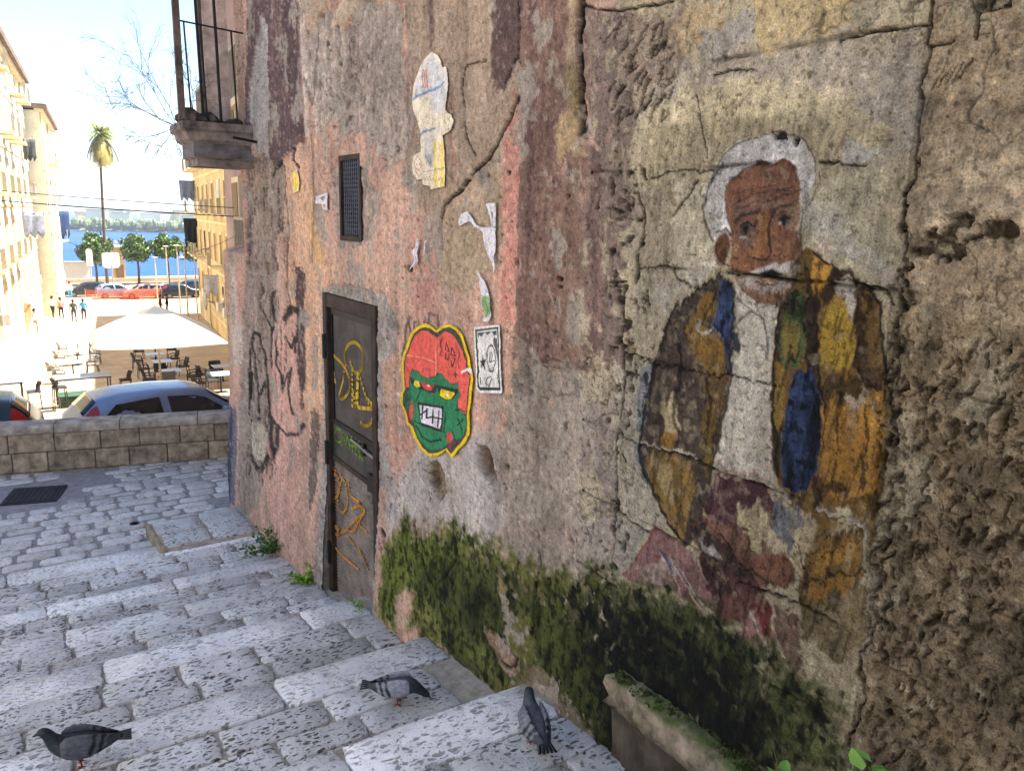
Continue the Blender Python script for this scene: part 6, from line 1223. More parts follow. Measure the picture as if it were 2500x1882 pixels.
def wall_fields(Y, Z):
    n = len(Y)
    wy = 2*(fbm(Y*9, Z*9, 4, 1))+1.2*fbm(Y*40, Z*40, 3, 5); wz = 2*(fbm(Y*9, Z*9, 4, 11))+1.2*fbm(Y*40, Z*40, 3, 15)
    pz = sstep(1.06, 1.12, Y)*sstep(2.2, 2.1, Y)*sstep(.34, .28, Z); br_ = fbm(Y*75+Z*9, Z*6, 4, 130); pz = pz*sstep(-1.2, -1.02, Z)*(1-.7*sstep(-.2, -.1, Z)); wy = wy+pz*1.2*br_; wz = wz+pz*2.6*br_   # brush strokes pull the paint up and down
    rag = sstep(.02, .2, fbm(Y*30, Z*30, 4, 21))*(Z > -1.75+.15*fbm(Y*6, Z*6, 3, 22))
    C = np.empty((n, 3)); D = np.zeros(n)
    a = sstep(-.2, .2, fbm(Y*2.2, Z*.8, 4, 31))[:, None]; b = sstep(-.15, .25, fbm(Y*14, Z*1.6, 4, 41))[:, None]
    C[:] = np.array(lin('b4917f'))*(1-a)+np.array(lin('ad8c76'))*a
    C *= (1-.28*b)
    paint(WALL, Y, Z, C, D, wy, wz, rag)
    bare = sstep(-.004, -.009, D)                              # stone and mortar laid bare: coarse and flecked
    rg = fbm(Y*34, Z*20, 4, 120); D += bare*(.022*rg+.012*fbm(Y*80, Z*60, 3, 121)); C *= (1+bare*1.1*np.clip(rg, -.45, .4))[:, None]
    # run-off streaks and dirt with their own shapes
    st = sstep(.05, .32, fbm(Y*16, Z*.7, 4, 51)); C *= (1-.22*st)[:, None]
    gr = sstep(.0, .3, fbm(Y*6, Z*6, 5, 61)); C *= (1-.2*gr)[:, None]
    stone_ = sstep(2.46, 2.40, Y)                               # 1 on the stone wall, 0 on the plastered house
    lev = np.array(lin('9a8f83'))*(1-stone_)[:, None]+np.array(lin('ab9c7e'))*stone_[:, None]
    moss_ = (C[:, 1] > C[:, 0]*1.02)
    pic = sstep(1.06, 1.12, Y)*sstep(2.2, 2.1, Y)*sstep(.34, .28, Z)        # the painted figure has lost only specks
    fl = sstep(.15, .19, fbm(Y*6.5, Z*4.5, 5, 101))*(~moss_)*(Z > -2.2)*(1-pic)      # flakes: the coat has come off
    C += (lev*.85-C)*(.75*fl)[:, None]; D -= .005*fl
    f2 = sstep(.17, .23, fbm(Y*26, Z*22, 4, 103))*(~moss_); C += (lev-C)*(.5*f2*(1-.45*pic))[:, None]; D -= .002*f2
    C *= (1+pic*(.5*fbm(Y*85, Z*12+Y*20, 3, 112)+.35*fbm(Y*30, Z*7-Y*9, 3, 113)))[:, None]
    hc = (1-sstep(.0, .010, np.abs(fbm(Y*2.6, Z*2.6, 5, 105))))*sstep(-.02, .1, fbm(Y*1.3, Z*1.3, 2, 106)); hc *= (1-.75*pic); C *= (1-.6*hc)[:, None]; D -= .004*hc
    sp = sstep(.16, .26, fbm(Y*75, Z*75, 3, 107)); C *= (1-(.35+.2*stone_)*sp)[:, None]
    sl = sstep(.18, .28, fbm(Y*58+9, Z*58, 3, 108)); C *= (1+.35*sl*(~moss_))[:, None]
    C *= (1.12+.2*(1-stone_)+.5*fbm(Y*4, Z*4, 4, 114)+.35*fbm(Y*22, Z*22, 4, 115))[:, None]; np.clip(C, .004, .85, out=C)
    C *= (1-.26*pic*(1-sstep(.02, .2, C[:, 0]-C[:, 2])*.0))[:, None]; lum = C.mean(1, keepdims=True); C += (lum-C)*(.14*pic+.16*stone_*(1-pic)*(~moss_))[:, None]
    sat = sstep(.35, .6, (C.max(1)-C.min(1))/(C.max(1)+1e-4)); face_ = 1-sstep(.7, 1.1, np.sqrt(((Y-1.60)/.16)**2+((Z+.0)/.22)**2)); C *= (1+.12*face_)[:, None]; C *= (1-pic*sat*(1-.8*face_)*.55*sstep(.08, .2, fbm(Y*80+Z*14, Z*9, 4, 122)))[:, None]; C *= (1+.28*stone_*(1-pic)*(~moss_))[:, None]; C *= (1+.3*pic*(1-sat))[:, None]
    cr = (1-.8*pic)*(1-sstep(.0, .02, np.abs(fbm(Y*11, Z*11, 4, 123))))*sstep(-.02, .12, fbm(Y*4, Z*4, 3, 124))*stone_; C *= (1-.55*cr)[:, None]; D -= .004*cr
    mm = sstep(-.05, .2, fbm(Y*20, Z*14, 4, 109)); C[moss_] *= (.45+.85*(1-mm[moss_]))[:, None]; bl = sstep(.03, .16, fbm(Y*42, Z*30, 4, 125))*moss_; C *= (1-.78*bl)[:, None]; D += moss_*.006*fbm(Y*50, Z*50, 3, 110)
    return C, D
def relief(Y, Z):
    return .010*fbm(Y*2.5, Z*2.5, 3, 71)+.013*fbm(Y*12, Z*12, 4, 72)+.007*fbm(Y*45, Z*45, 3, 73)
def grid_quads(nr, nc, keep=None):
    i = np.arange(nr-1)[:, None]*nc+np.arange(nc-1)[None, :]
    q = np.stack([i, i+nc, i+nc+1, i+1], -1)               # facing -X
    return (q if keep is None else q[keep]).reshape(-1, 4)
# --- plastered house
house = empty('plastered_house', (WX, 5, -3), 'old house with peeling pink and brown plaster, metal door and small balcony', 'house')
def to_parent(o, p): o.parent = p; o.matrix_parent_inverse = Matrix.Translation(-Vector(p.location)); return o
DOOR_Y = (4.50, 5.47); DOOR_Z = (-3.0, -.56); VENT_Y = (4.72, 5.09); VENT_Z = (-.18, .36)
ys = col_spacing(2.40, 8.45, 1.05); zs = np.linspace(-3.5, 2.2, 860)
Yg, Zg = np.meshgrid(ys, zs); Y = Yg.ravel(); Z = Zg.ravel()
C, D = wall_fields(Y, Z)
Dx = D+relief(Y, Z)
bulge = .07*sstep(-1.6, -2.9, Z)                            # the foot of the wall swells outward
butt = sstep(7.55, 7.75, Y)*sstep(-.35, -.5, Z+.02*fbm(Y*20, Z*0+3, 3, 5))*0
top = sstep(7.62, 7.7, Y)*sstep(-.42, -.3, Z)*.35           # above the buttress the corner steps back
co = np.stack([WX-Dx-bulge+top, Y, Z], -1)
yc = (ys[:-1]+ys[1:])/2; zc = (zs[:-1]+zs[1:])/2
hole = lambda a, b: ((yc > a[0]) & (yc < a[1]))[None, :] & ((zc > b[0]) & (zc < b[1]))[:, None]
keep = ~(hole(DOOR_Y, DOOR_Z) | hole(VENT_Y, VENT_Z))
me = np_mesh('plaster_wall', co, grid_quads(len(zs), len(ys), keep), C)
to_parent(link('plaster_wall', me, M_WALL), house)
M_UPPER = plain('upper_plaster', '9b7a6a', .9, .2, var=.3, scale=1.5, bmp=.3, bs=30)
M_DARKIN = plain('dark_interior', '14110f', .95, .1)
mb = MB(); mb.box((WX+.0, 2.40, 2.2), (WX+5, 7.66, 6.8)); mb.box((WX+.2, 2.4, -4.5), (WX+5, 7.66, 2.2)); mb.box((WX+.18, 7.66, -4.5), (WX+4, 8.45, -.42))
to_parent(mb.build('house_body', M_UPPER), house)
mb = MB()                                                   # jambs of the two openings
def jamb(ya, yb, c, d):
    mb.loft([[(WX+.02-.07*float(sstep(-1.6, -2.9, np.float64(z))), ya, z), (WX+.02-.07*float(sstep(-1.6, -2.9, np.float64(z))), yb, z), (WX+.19, yb, z), (WX+.19, ya, z)] for z in np.linspace(c, d, 14)])
for (a, b), (c, d) in ((DOOR_Y, DOOR_Z), (VENT_Y, VENT_Z)):
    jamb(a-.05, a+.002, c-.05, d+.05); jamb(b-.002, b+.05, c-.05, d+.05); mb.box((WX+.02, a, d), (WX+.19, b, d+.05)); mb.box((WX+.02, a, c-.05), (WX+.19, b, c))
to_parent(mb.build('opening_jambs', plain('jamb_mortar', '857a70', .9, .2, var=.3, scale=20, bmp=.6, bs=60)), house)
# --- stone wall with the painted figure, every block its own mesh
swall = empty('mural_wall', (WX, 1.5, -2), 'rough limestone wall painted with an old man in an ochre coat', 'wall')
ys = col_spacing(.25, 2.40, 1.0); ys = ys[ys < 2.399]; ys = np.append(ys, 2.400); zs = np.linspace(-2.42, 1.12, 880)
Yg, Zg = np.meshgrid(ys, zs); Y = Yg.ravel(); Z = Zg.ravel()
C, D = wall_fields(Y, Z)
YJ = 1.135+.035*np.interp(Z, [-2, -1.2, -.5, .2, 1], [-1.6, -1.2, .6, .4, -.3])   # the long upright joint
rough_s = sstep(.0, -.03, Y-YJ+.02*fbm(Y*20, Z*20, 2, 9))
D = D+relief(Y, Z)*1.2
# tool marks and weather pits of the rough stone: deep slanting dents
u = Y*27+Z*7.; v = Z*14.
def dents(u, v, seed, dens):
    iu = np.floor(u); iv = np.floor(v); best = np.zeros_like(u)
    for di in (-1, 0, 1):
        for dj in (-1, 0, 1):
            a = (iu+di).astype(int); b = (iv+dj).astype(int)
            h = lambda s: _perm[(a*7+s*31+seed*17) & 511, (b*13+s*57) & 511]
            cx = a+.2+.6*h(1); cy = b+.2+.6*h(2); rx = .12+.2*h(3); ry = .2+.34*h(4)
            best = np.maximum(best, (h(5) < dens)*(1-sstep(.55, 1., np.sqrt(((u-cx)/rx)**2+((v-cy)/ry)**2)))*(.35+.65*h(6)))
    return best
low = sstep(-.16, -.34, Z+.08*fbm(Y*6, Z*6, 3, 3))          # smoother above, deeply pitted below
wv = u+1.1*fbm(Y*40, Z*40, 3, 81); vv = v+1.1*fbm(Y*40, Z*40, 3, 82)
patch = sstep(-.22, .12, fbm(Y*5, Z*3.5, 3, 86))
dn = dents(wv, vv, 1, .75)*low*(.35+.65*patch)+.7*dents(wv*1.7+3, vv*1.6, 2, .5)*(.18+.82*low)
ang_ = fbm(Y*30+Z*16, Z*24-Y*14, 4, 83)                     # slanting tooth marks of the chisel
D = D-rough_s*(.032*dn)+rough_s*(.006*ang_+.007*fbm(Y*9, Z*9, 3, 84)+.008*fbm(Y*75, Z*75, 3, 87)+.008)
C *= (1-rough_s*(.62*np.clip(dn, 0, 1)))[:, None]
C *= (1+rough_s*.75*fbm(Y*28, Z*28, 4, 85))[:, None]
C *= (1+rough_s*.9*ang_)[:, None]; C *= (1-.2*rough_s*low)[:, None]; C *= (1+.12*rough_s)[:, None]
C = np.clip(C, .004, .9)
# open joints between the courses
VJ = {0: (1.13, 1.75), 1: (1.13, 1.55, 2.1), 2: (1.12, 1.8), 3: (1.11, 1.5, 2.05), 4: (1.12, 1.72), 5: (1.13, 1.46, 2.02), 6: (1.15, 1.78), 7: (1.15, 1.95), 8: (1.15, 1.6, 2.1), 9: (1.15, 1.45, 1.86), 10: (1.13, 1.7)}
jn = .03*fbm(Y*9, Z*2+2, 5, 91); open_ = sstep(.0, .25, fbm(Y*3, Z*3, 3, 92))
g = np.zeros_like(Y)
for z0 in ZC[1:-1]: g = np.maximum(g, 1-sstep(.0015, .008, np.abs(Z-z0+jn*.6)))
g *= open_*(1-.6*rough_s); D -= .016*g; C *= (1-.55*g)[:, None]
foot = .06*sstep(-1.3, -2.2, Z)
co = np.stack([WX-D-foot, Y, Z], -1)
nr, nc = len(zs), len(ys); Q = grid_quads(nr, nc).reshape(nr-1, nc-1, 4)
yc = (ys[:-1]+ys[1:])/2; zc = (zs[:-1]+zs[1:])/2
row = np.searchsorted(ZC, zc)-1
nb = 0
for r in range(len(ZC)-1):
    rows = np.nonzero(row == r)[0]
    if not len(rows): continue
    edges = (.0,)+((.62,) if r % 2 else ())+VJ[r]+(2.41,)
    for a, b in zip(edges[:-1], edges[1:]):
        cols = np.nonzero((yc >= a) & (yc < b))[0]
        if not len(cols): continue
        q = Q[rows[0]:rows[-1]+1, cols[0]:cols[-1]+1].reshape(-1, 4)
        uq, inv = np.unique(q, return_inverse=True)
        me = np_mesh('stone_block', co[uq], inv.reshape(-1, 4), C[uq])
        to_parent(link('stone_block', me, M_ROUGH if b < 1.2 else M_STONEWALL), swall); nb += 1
mb = MB(); mb.box((WX+.12, -3, -4), (WX+4, 2.40, 1.12)); mb.box((WX+.0, -3, 1.12), (WX+4, 2.40, 5.8)); mb.box((WX-.02, -3, -2.4), (WX+.12, .25, 1.12))
to_parent(mb.build('wall_core', M_UPPER), swall)

# ================================================================== ground: stairs, landing, parapet, square, sea
random.seed(11)
NOSE = [(-2.6, -.90), (-1.5, -1.12), (-.45, -1.36), (.58, -1.61), (1.64, -1.865), (2.70, -2.123), (3.71, -2.385), (4.82, -2.644), (5.85, -2.909), (6.52, -3.005), (7.47, -3.075)]
def tread_z(i, y):                                         # tread i ends at nose i on the far side and rises gently towards the viewer
    (y1, z1), (y0, z0) = NOSE[i], NOSE[i-1]
    return z1+(z0-z1)*.42*(y1-y)/(y1-y0)
def land_z(y): return float(np.interp(y, [7.4, 9, 11.4], [-3.145, -3.24, -3.31]))
def stone_mat(name, hexa, hexb, hexp, pit=1., rough=.42, sx=17., sy=30.):
    m, nt, b = newmat(name, rough, .5); p = pos(nt); rnd = objrnd(nt)
    q0 = stretch(nt, p, (sx, sy, 12)); qs = N(nt, 'ShaderNodeVectorMath', operation='SCALE'); L(nt, q0, qs.inputs[0]); L(nt, math_(nt, 'MULTIPLY_ADD', math_(nt, 'FRACT', math_(nt, 'MULTIPLY', rnd, 7.7)), .7, .65), qs.inputs['Scale']); q = qs.outputs[0]; wob = N(nt, 'ShaderNodeTexNoise'); wob.inputs['Scale'].default_value = 16; wob.inputs['Detail'].default_value = 4; L(nt, p, wob.inputs['Vector'])
    va = N(nt, 'ShaderNodeVectorMath', operation='MULTIPLY_ADD'); L(nt, wob.outputs[1], va.inputs[0]); va.inputs[1].default_value = (1.5, 1.5, 0); L(nt, q, va.inputs[2])
    def pits(scale, thr):
        v = N(nt, 'ShaderNodeTexVoronoi', voronoi_dimensions='2D'); v.inputs['Scale'].default_value = scale; L(nt, va.outputs[0], v.inputs['Vector'])
        t = math_(nt, 'ADD', v.outputs[0], math_(nt, 'MULTIPLY', noise(nt, 7, 3, .5, p), .55))
        return ramp(nt, t, [(thr-.1, 1.), (thr+.06, 0.)])
    pt = math_(nt, 'MAXIMUM', pits(1., .47), math_(nt, 'MULTIPLY', pits(1.9, .42), .8))
    pt = math_(nt, 'MULTIPLY', pt, math_(nt, 'MULTIPLY', ramp(nt, noise(nt, 3.2, 3, .6, p), [(.3, .4), (.52, 1.)]), pit)); big = noise(nt, 9, 6, .65, p); fin = noise(nt, 120, 4, .65, p)
    c = mixc(nt, ramp(nt, rnd, [(.05, 0.), (.95, 1.)]), lin(hexa), lin(hexb))
    c = mixc(nt, 1., c, ramp(nt, big, [(.28, .8), (.5, 1.), (.7, 1.12)]), 'MULTIPLY'); c = mixc(nt, .8, c, ramp(nt, noise(nt, 1.6, 5, .7, p), [(.36, .76), (.55, 1.06)]), 'MULTIPLY'); c = mixc(nt, 1., c, ramp(nt, fin, [(.3, .8), (.7, 1.1)]), 'MULTIPLY')
    c = mixc(nt, 1., c, ramp(nt, math_(nt, 'FRACT', math_(nt, 'MULTIPLY', rnd, 17.3)), [(.0, .68), (.2, .95), (1., 1.08)]), 'MULTIPLY')
    c = mixc(nt, math_(nt, 'MULTIPLY', pt, .93), c, lin(hexp)); L(nt, c, b.inputs['Base Color'])
    L(nt, ramp(nt, math_(nt, 'ADD', math_(nt, 'MULTIPLY', big, .6), math_(nt, 'MULTIPLY', pt, .6)), [(.2, rough*.7), (.9, .9)]), b.inputs['Roughness'])
    h = math_(nt, 'SUBTRACT', math_(nt, 'MULTIPLY_ADD', big, 1.1, math_(nt, 'MULTIPLY', fin, .12)), pt); bump(nt, b, h, .9, .009)
    return m
M_STEP = stone_mat('worn_limestone', 'cfcfd0', 'bab9b9', '40392f'); M_NOSE = stone_mat('polished_lit_nosing', 'eeeef0', 'e2e1e2', '4d463f', .75, .34); M_COBBLE = stone_mat('worn_cobble', 'dad9d8', 'c6c4c1', '6a635c', .7)  # nosings lightened, treads darkened: colour paints the light the rounded edges catch
def mortar_mat(name, hexc, bs=1.):
    m, nt, b = newmat(name, .85, .25); p = pos(nt); n = noise(nt, 14, 8, .7, p); f = noise(nt, 160, 3, .6, p)
    base = lin(hexc); c = ramp(nt, n, [(.3, tuple(v*.55 for v in base)), (.55, base), (.75, tuple(v*1.3 for v in base))])
    c = mixc(nt, 1., c, ramp(nt, f, [(.3, .72), (.7, 1.2)]), 'MULTIPLY'); L(nt, c, b.inputs['Base Color'])
    bump(nt, b, math_(nt, 'ADD', n, math_(nt, 'MULTIPLY', f, .3)), .7*bs, .012); return m
M_MORTAR = mortar_mat('step_mortar', 'a89f94'); M_LANDM = mortar_mat('landing_mortar', '9a9797', .6)
# mortar bed of the stairs: a fine sheet with treads and risers
def bed(name, prof, x0, x1, mat, nx=40, sub=8, amp=.012):
    pts = []
    for (a, b) in zip(prof[:-1], prof[1:]):
        k = max(1, int(math.dist(a, b)/.12)) if abs(a[0]-b[0]) > .02 else 1
        for j in range(k): pts.append((a[0]+(b[0]-a[0])*j/k, a[1]+(b[1]-a[1])*j/k))
    pts.append(prof[-1]); xs = np.linspace(x0, x1, nx); v = []; f = []
    for y, z in pts:
        for x in xs: v.append((x, y, z+amp*(float(vnoise(np.float64(x*4.+50), np.float64(y*4.+50), 3))-.5)))
    for j in range(len(pts)-1):
        for i in range(nx-1): f.append((j*nx+i, j*nx+i+1, (j+1)*nx+i+1, (j+1)*nx+i))
    return tag(pydata(name, v, f, mat, smooth=False), kind='structure')
prof = []
for i in range(1, len(NOSE)):
    y0 = NOSE[i-1][0]; prof += [(y0, NOSE[i-1][1]-.016), (y0+.004, tread_z(i, y0)-.016)]
prof += [(NOSE[-1][0], NOSE[-1][1]-.016), (NOSE[-1][0]+.004, land_z(7.47)-.012)]
stairs = bed('stairs', prof, -5.5, 1.95, M_MORTAR, 64)
landing = bed('landing', [(7.474, land_z(7.47)-.012), (9, land_z(9)-.012), (11.6, land_z(11.6)-.012)], -6, 5, M_LANDM, 70, amp=.01)
# side of the stairs and landing towards the open west end is never seen; a skirt closes the ground below
def stone(name, cx, cy, lx, ly, zf, mat, parent, nose=False, h=.0, rnd=.007, tilt=0, inset=.006):
    n = 28; v = []; rag = min(lx, ly)
    pts = []
    ex = 22. if nose else (16. if 'paving' in name else 7.)
    for k in range(n):
        t = 2*math.pi*(k+.5)/n; c, s = math.cos(t), math.sin(t); r = (abs(c)**ex+abs(s)**ex)**(-1/ex)
        pts.append((c*r*lx/2+random.uniform(-rnd, rnd), s*r*ly/2+random.uniform(-rnd, rnd)*.7))
    ca, sa = math.cos(tilt), math.sin(tilt); ox, oy = cx, cy
    def P_(x, y, dz):
        X, Y_ = ox+x*ca-y*sa, oy+x*sa+y*ca; return (X-ox, Y_-oy, zf(Y_)+dz-zf(oy))
    def fs(y): return (-.02*max(0, (y/(ly/2))-.45)/.55 if nose else 0)
    for sc, dz in ((1., -.05), (1., -.007), (.5, 0)):
        pass
    rings = [[P_(x, y, -.06) for x, y in pts], [P_(x, y, -.005+h+fs(y)) for x, y in pts]]
    rings.append([P_(x*(1-2*inset/lx), y*(1-2*inset/ly), h+fs(y)*.45) for x, y in pts])
    rings.append([P_(x*.55, y*.55, h+random.uniform(-.003, .003)) for x, y in pts])
    m = MB(); m.loft(rings, cap=False); b = len(m.v); m.v.append(P_(0, 0, h+random.uniform(-.002, .003))); m.f += [(3*n+k, 3*n+(k+1) % n, b) for k in range(n)]; m.m += [0]*n
    me = bpy.data.meshes.new(name); me.from_pydata(m.v, [], m.f); me.update(); me.shade_smooth()
    o = link(name, me, mat, None, (cx, cy, zf(cy))); o.parent = parent; return o
def row(i, ya, yb, lo, hi, nose=False, x0=-1.9, x1=1.83, zf=None, par=None, mat=None, name='paving_stone', gap=.011, skip=None, hj=.004):
    x = x0+random.uniform(-.2, .1)
    while x < x1-.08:
        l = random.uniform(lo, hi); l = min(l, x1-x)
        if x1-(x+l) < .16: l = x1-x
        cx, cy = x+l/2, (ya+yb)/2
        if not (skip and skip(cx, cy)):
            d = (yb-ya)-gap*random.uniform(.5, 1.6)
            stone(name, cx, cy+random.uniform(-.006, .006), l-gap*random.uniform(.6, 1.8), d, zf, mat, par, nose, random.uniform(-hj, hj), tilt=random.uniform(-.012, .012))
        x += l
def cement(x, y):                                          # patches where the stones lie under cement
    return (2.9 < y < 3.3 and x > 1.55)
for i in range(3, len(NOSE)):
    y0, y1 = NOSE[i-1][0], NOSE[i][0]; zf = lambda y, i=i: tread_z(i, y)
    nd = .33 if y1-y0 > .9 else .25
    x1 = 1.85
    row(i, y1-nd, y1+.012, .7, 1.3, True, x1=x1, zf=zf, par=stairs, mat=M_NOSE, skip=None)
    rest = y1-nd-y0; k = 3 if rest > .62 else (2 if rest > .4 else 1); e = y0
    cuts = [y0]+[y0+rest*(j+random.uniform(-.12, .12))/k for j in range(1, k)]+[y1-nd]
    for a, b in zip(cuts[:-1], cuts[1:]): row(i, a, b, .26, .62, False, x1=x1, zf=zf, par=stairs, mat=M_STEP, skip=cement, gap=.013)
def nomark(x, y): return (-.5 < x < .42 and 9.6 < y < 10.6) or y > 10.95-.23*(x-.95) or (x > 1.75 and y < 8.9) or (x < .9 and y > 10.15 and x > .3)
y = 7.5
while y < 11.3:
    d = random.uniform(.15, .25); row(0, y, y+d, .2, .42, False, -1.8, 3.4, land_z, landing, M_COBBLE, 'cobblestone', .034, nomark, .006); y += d
# raised slab beside the wall at the head of the landing
slab = empty('stone_slab', (1.42, 7.6, -3.15), 'raised worn stone slab with a broken yellow edge beside the wall', 'slab')
M_SLABEDGE = plain('broken_stone', '968a72', .9, .2, var=.4, scale=9, bmp=.8, bs=40)
def slabz(y): return -3.045+.02*(7.4-y)
mb = MB(); mb.prism([(.95, 7.99), (.98, 7.26), (1.08, 7.22), (1.83, 7.24), (1.86, 8.06), (1.3, 8.03)], -3.2, -3.052); to_parent(mb.build('slab_body', M_MORTAR, bevel=.012), slab); mb = MB(); mb.prism([(.915, 8.0), (.93, 7.7), (.935, 7.25), (1.0, 7.22), (.985, 7.5), (.965, 7.98)], -3.2, -3.049); to_parent(mb.build('broken_edge', M_SLABEDGE, bevel=.012), slab)
for c in ((1.18, 7.8, .42, .32), (1.2, 7.45, .4, .34), (1.6, 7.83, .38, .36), (1.61, 7.46, .38, .36)):
    o = stone('paving_stone', c[0], c[1], c[2], c[3], lambda y: -3.045, M_STEP, None, False, .004); to_parent(o, slab)
# iron cover and little drains
M_IRON = plain('cast_iron', '3a3a40', .55, .5, .6, var=.3, scale=20, bmp=.4, bs=90)
cover = empty('manhole_cover', (.03, 10.08, land_z(10.08)), 'rectangular dark iron manhole cover in the landing near the parapet', 'manhole cover', rz=R(-15))
mb = MB(); mb.cbox((0, 0, -.004), (.56, .56, .03)); mb.build('frame', M_IRON, cover)
mb = MB(); mb.cbox((0, 0, .004), (.5, .5, .026))
for a in range(9):
    for b in range(9): mb.cbox((-.21+a*.0525, -.21+b*.0525, .019), (.03, .016, .006), None)
mb.build('lid', M_IRON, cover)
for c, r_, lab in (((.87, 8.45), .05, 'small round drain lid among the cobbles of the landing'), ((1.47, 2.03), .035, 'tiny round drain hole in the step beside the low kerb')):
    y = c[1]; z = land_z(y) if y > 7.4 else tread_z(5, y)
    d = empty('drain', (c[0], y, z), lab, 'drain'); mb = MB(); mb.tube([(0, 0, -.02), (0, 0, .008), (0, 0, .009)], [r_, r_, r_*.9], 16); mb.build('rim', M_IRON, d)
    mb = MB(); mb.tube([(0, 0, .008), (0, 0, .012)], r_*.7, 16); mb.build('lid', M_DARKIN, d)
# low stone kerb at the foot of the painted wall
kerb = empty('stone_kerb', (1.83, 1.4, -2.1), 'mossy low stone ledge along the foot of the mural wall', 'kerb')
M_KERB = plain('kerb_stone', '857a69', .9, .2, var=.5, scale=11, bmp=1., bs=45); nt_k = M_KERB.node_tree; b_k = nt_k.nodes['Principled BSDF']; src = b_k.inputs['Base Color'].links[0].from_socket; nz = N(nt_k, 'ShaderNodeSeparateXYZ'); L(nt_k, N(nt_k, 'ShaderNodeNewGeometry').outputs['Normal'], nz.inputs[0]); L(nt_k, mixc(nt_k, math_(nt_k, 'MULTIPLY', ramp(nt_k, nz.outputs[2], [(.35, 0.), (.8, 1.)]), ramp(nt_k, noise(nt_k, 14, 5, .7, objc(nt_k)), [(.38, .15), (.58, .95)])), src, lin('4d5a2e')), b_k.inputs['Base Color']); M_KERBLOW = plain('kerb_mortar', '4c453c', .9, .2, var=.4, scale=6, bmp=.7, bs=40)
def rough_box(name, a, b, mat, par, n=26, amp=.01):
    bm = bmesh.new(); bmesh.ops.create_cube(bm, size=1)
    for v in bm.verts: v.co = Vector([a[k]+(b[k]-a[k])*(v.co[k]+.5) for k in range(3)])
    L_ = max(b[1]-a[1], b[0]-a[0]); bmesh.ops.subdivide_edges(bm, edges=[e for e in bm.edges if e.calc_length() > .5*L_], cuts=n, use_grid_fill=True)
    bmesh.ops.subdivide_edges(bm, edges=[e for e in bm.edges], cuts=2, use_grid_fill=True)
    for v in bm.verts:
        s = float(fbm(np.array([v.co.y*21+v.co.x*5+v.co.z*4]), np.array([v.co.z*30+v.co.x*12]), 5, 3)[0]); v.co += Vector((-1, .2, .8))*s*amp*2
    me = bpy.data.meshes.new(name); bm.to_mesh(me); bm.free(); me.shade_smooth(); o = link(name, me, mat); to_parent(o, par); return o
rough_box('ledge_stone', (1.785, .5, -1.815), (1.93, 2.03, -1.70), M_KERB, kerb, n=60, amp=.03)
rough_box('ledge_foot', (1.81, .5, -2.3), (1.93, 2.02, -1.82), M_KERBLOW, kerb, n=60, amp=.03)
M_MOSS = plain('moss', '46502a', .95, .1, var=.6, scale=30, bmp=1., bs=120)
mv = []; mf = []
for k in range(1500):
    t = random.random(); y = .6+1.43*t; x = random.uniform(1.80, 1.87)+.02*math.sin(y*9); s = random.uniform(.003, .009); z = -1.70+random.uniform(-.004, .006)
    if float(vnoise(np.float64(y*12+9), np.float64(x*30), 4)) < random.uniform(.3, .6): continue
    a = random.uniform(0, 6.28); b = len(mv); mv += [(x+s*math.cos(a+j*2.09), y+s*math.sin(a+j*2.09), z) for j in range(3)]+[(x+random.uniform(-.003, .003), y, z+s*1.2)]; mf += [(b, b+1, b+3), (b+1, b+2, b+3), (b+2, b, b+3)]
o = pydata('moss_growth', mv, mf, M_MOSS); to_parent(o, kerb); o['kind'] = 'stuff'
# parapet beyond the landing
PA = Vector((.953, 10.853, 0)); pu = Vector((2.648, -.615, 0)).normalized(); pn = Vector((-pu.y, pu.x, 0)); pang = math.atan2(pu.y, pu.x)
par = empty('parapet_wall', (PA.x, PA.y, -3.32), 'low parapet of brown stone blocks with a coping at the edge of the landing', 'wall', rz=pang)
M_PBLOCK = plain('brown_tuff', 'a4937e', .9, .2, var=.45, scale=7, bmp=.9, bs=40, rnd=.14); M_COPING = plain('grey_coping', 'b0a497', .88, .2, var=.4, scale=6, bmp=.8, bs=60, rnd=.1); M_PMORT = plain('parapet_mortar', '8d7f6c', .95, .1, var=.3, scale=10, bmp=.5)
mb = MB(); mb.box((-6, .03, -.6), (5, .33, .53)); mb.build('core', M_PMORT, par)
for r_, (za, zb) in enumerate(((-.06, .03), (.035, .285), (.292, .53))):
    x = -3.2+.27*r_
    while x < 4.2:
        l = random.uniform(.38, .56); j = random.uniform(-.004, .004); mb = MB(); mb.box((x+.005, j, za), (x+l-.005, .2, zb-.005)); mb.build('block', M_PBLOCK, par, bevel=.008); x += l
x = -3.2
while x < 4.2:
    l = random.uniform(.7, 1.1); mb = MB(); mb.prism([(0, -.03), (.0, .05), (.03, .075), (.3, .085), (.36, .05), (.36, -.03)], x+.003, x+l-.003, Matrix(((0, 0, 1, 0), (1, 0, 0, -.025), (0, 1, 0, .56), (0, 0, 0, 1)))); mb.build('coping_stone', M_COPING, par, bevel=.006); x += l
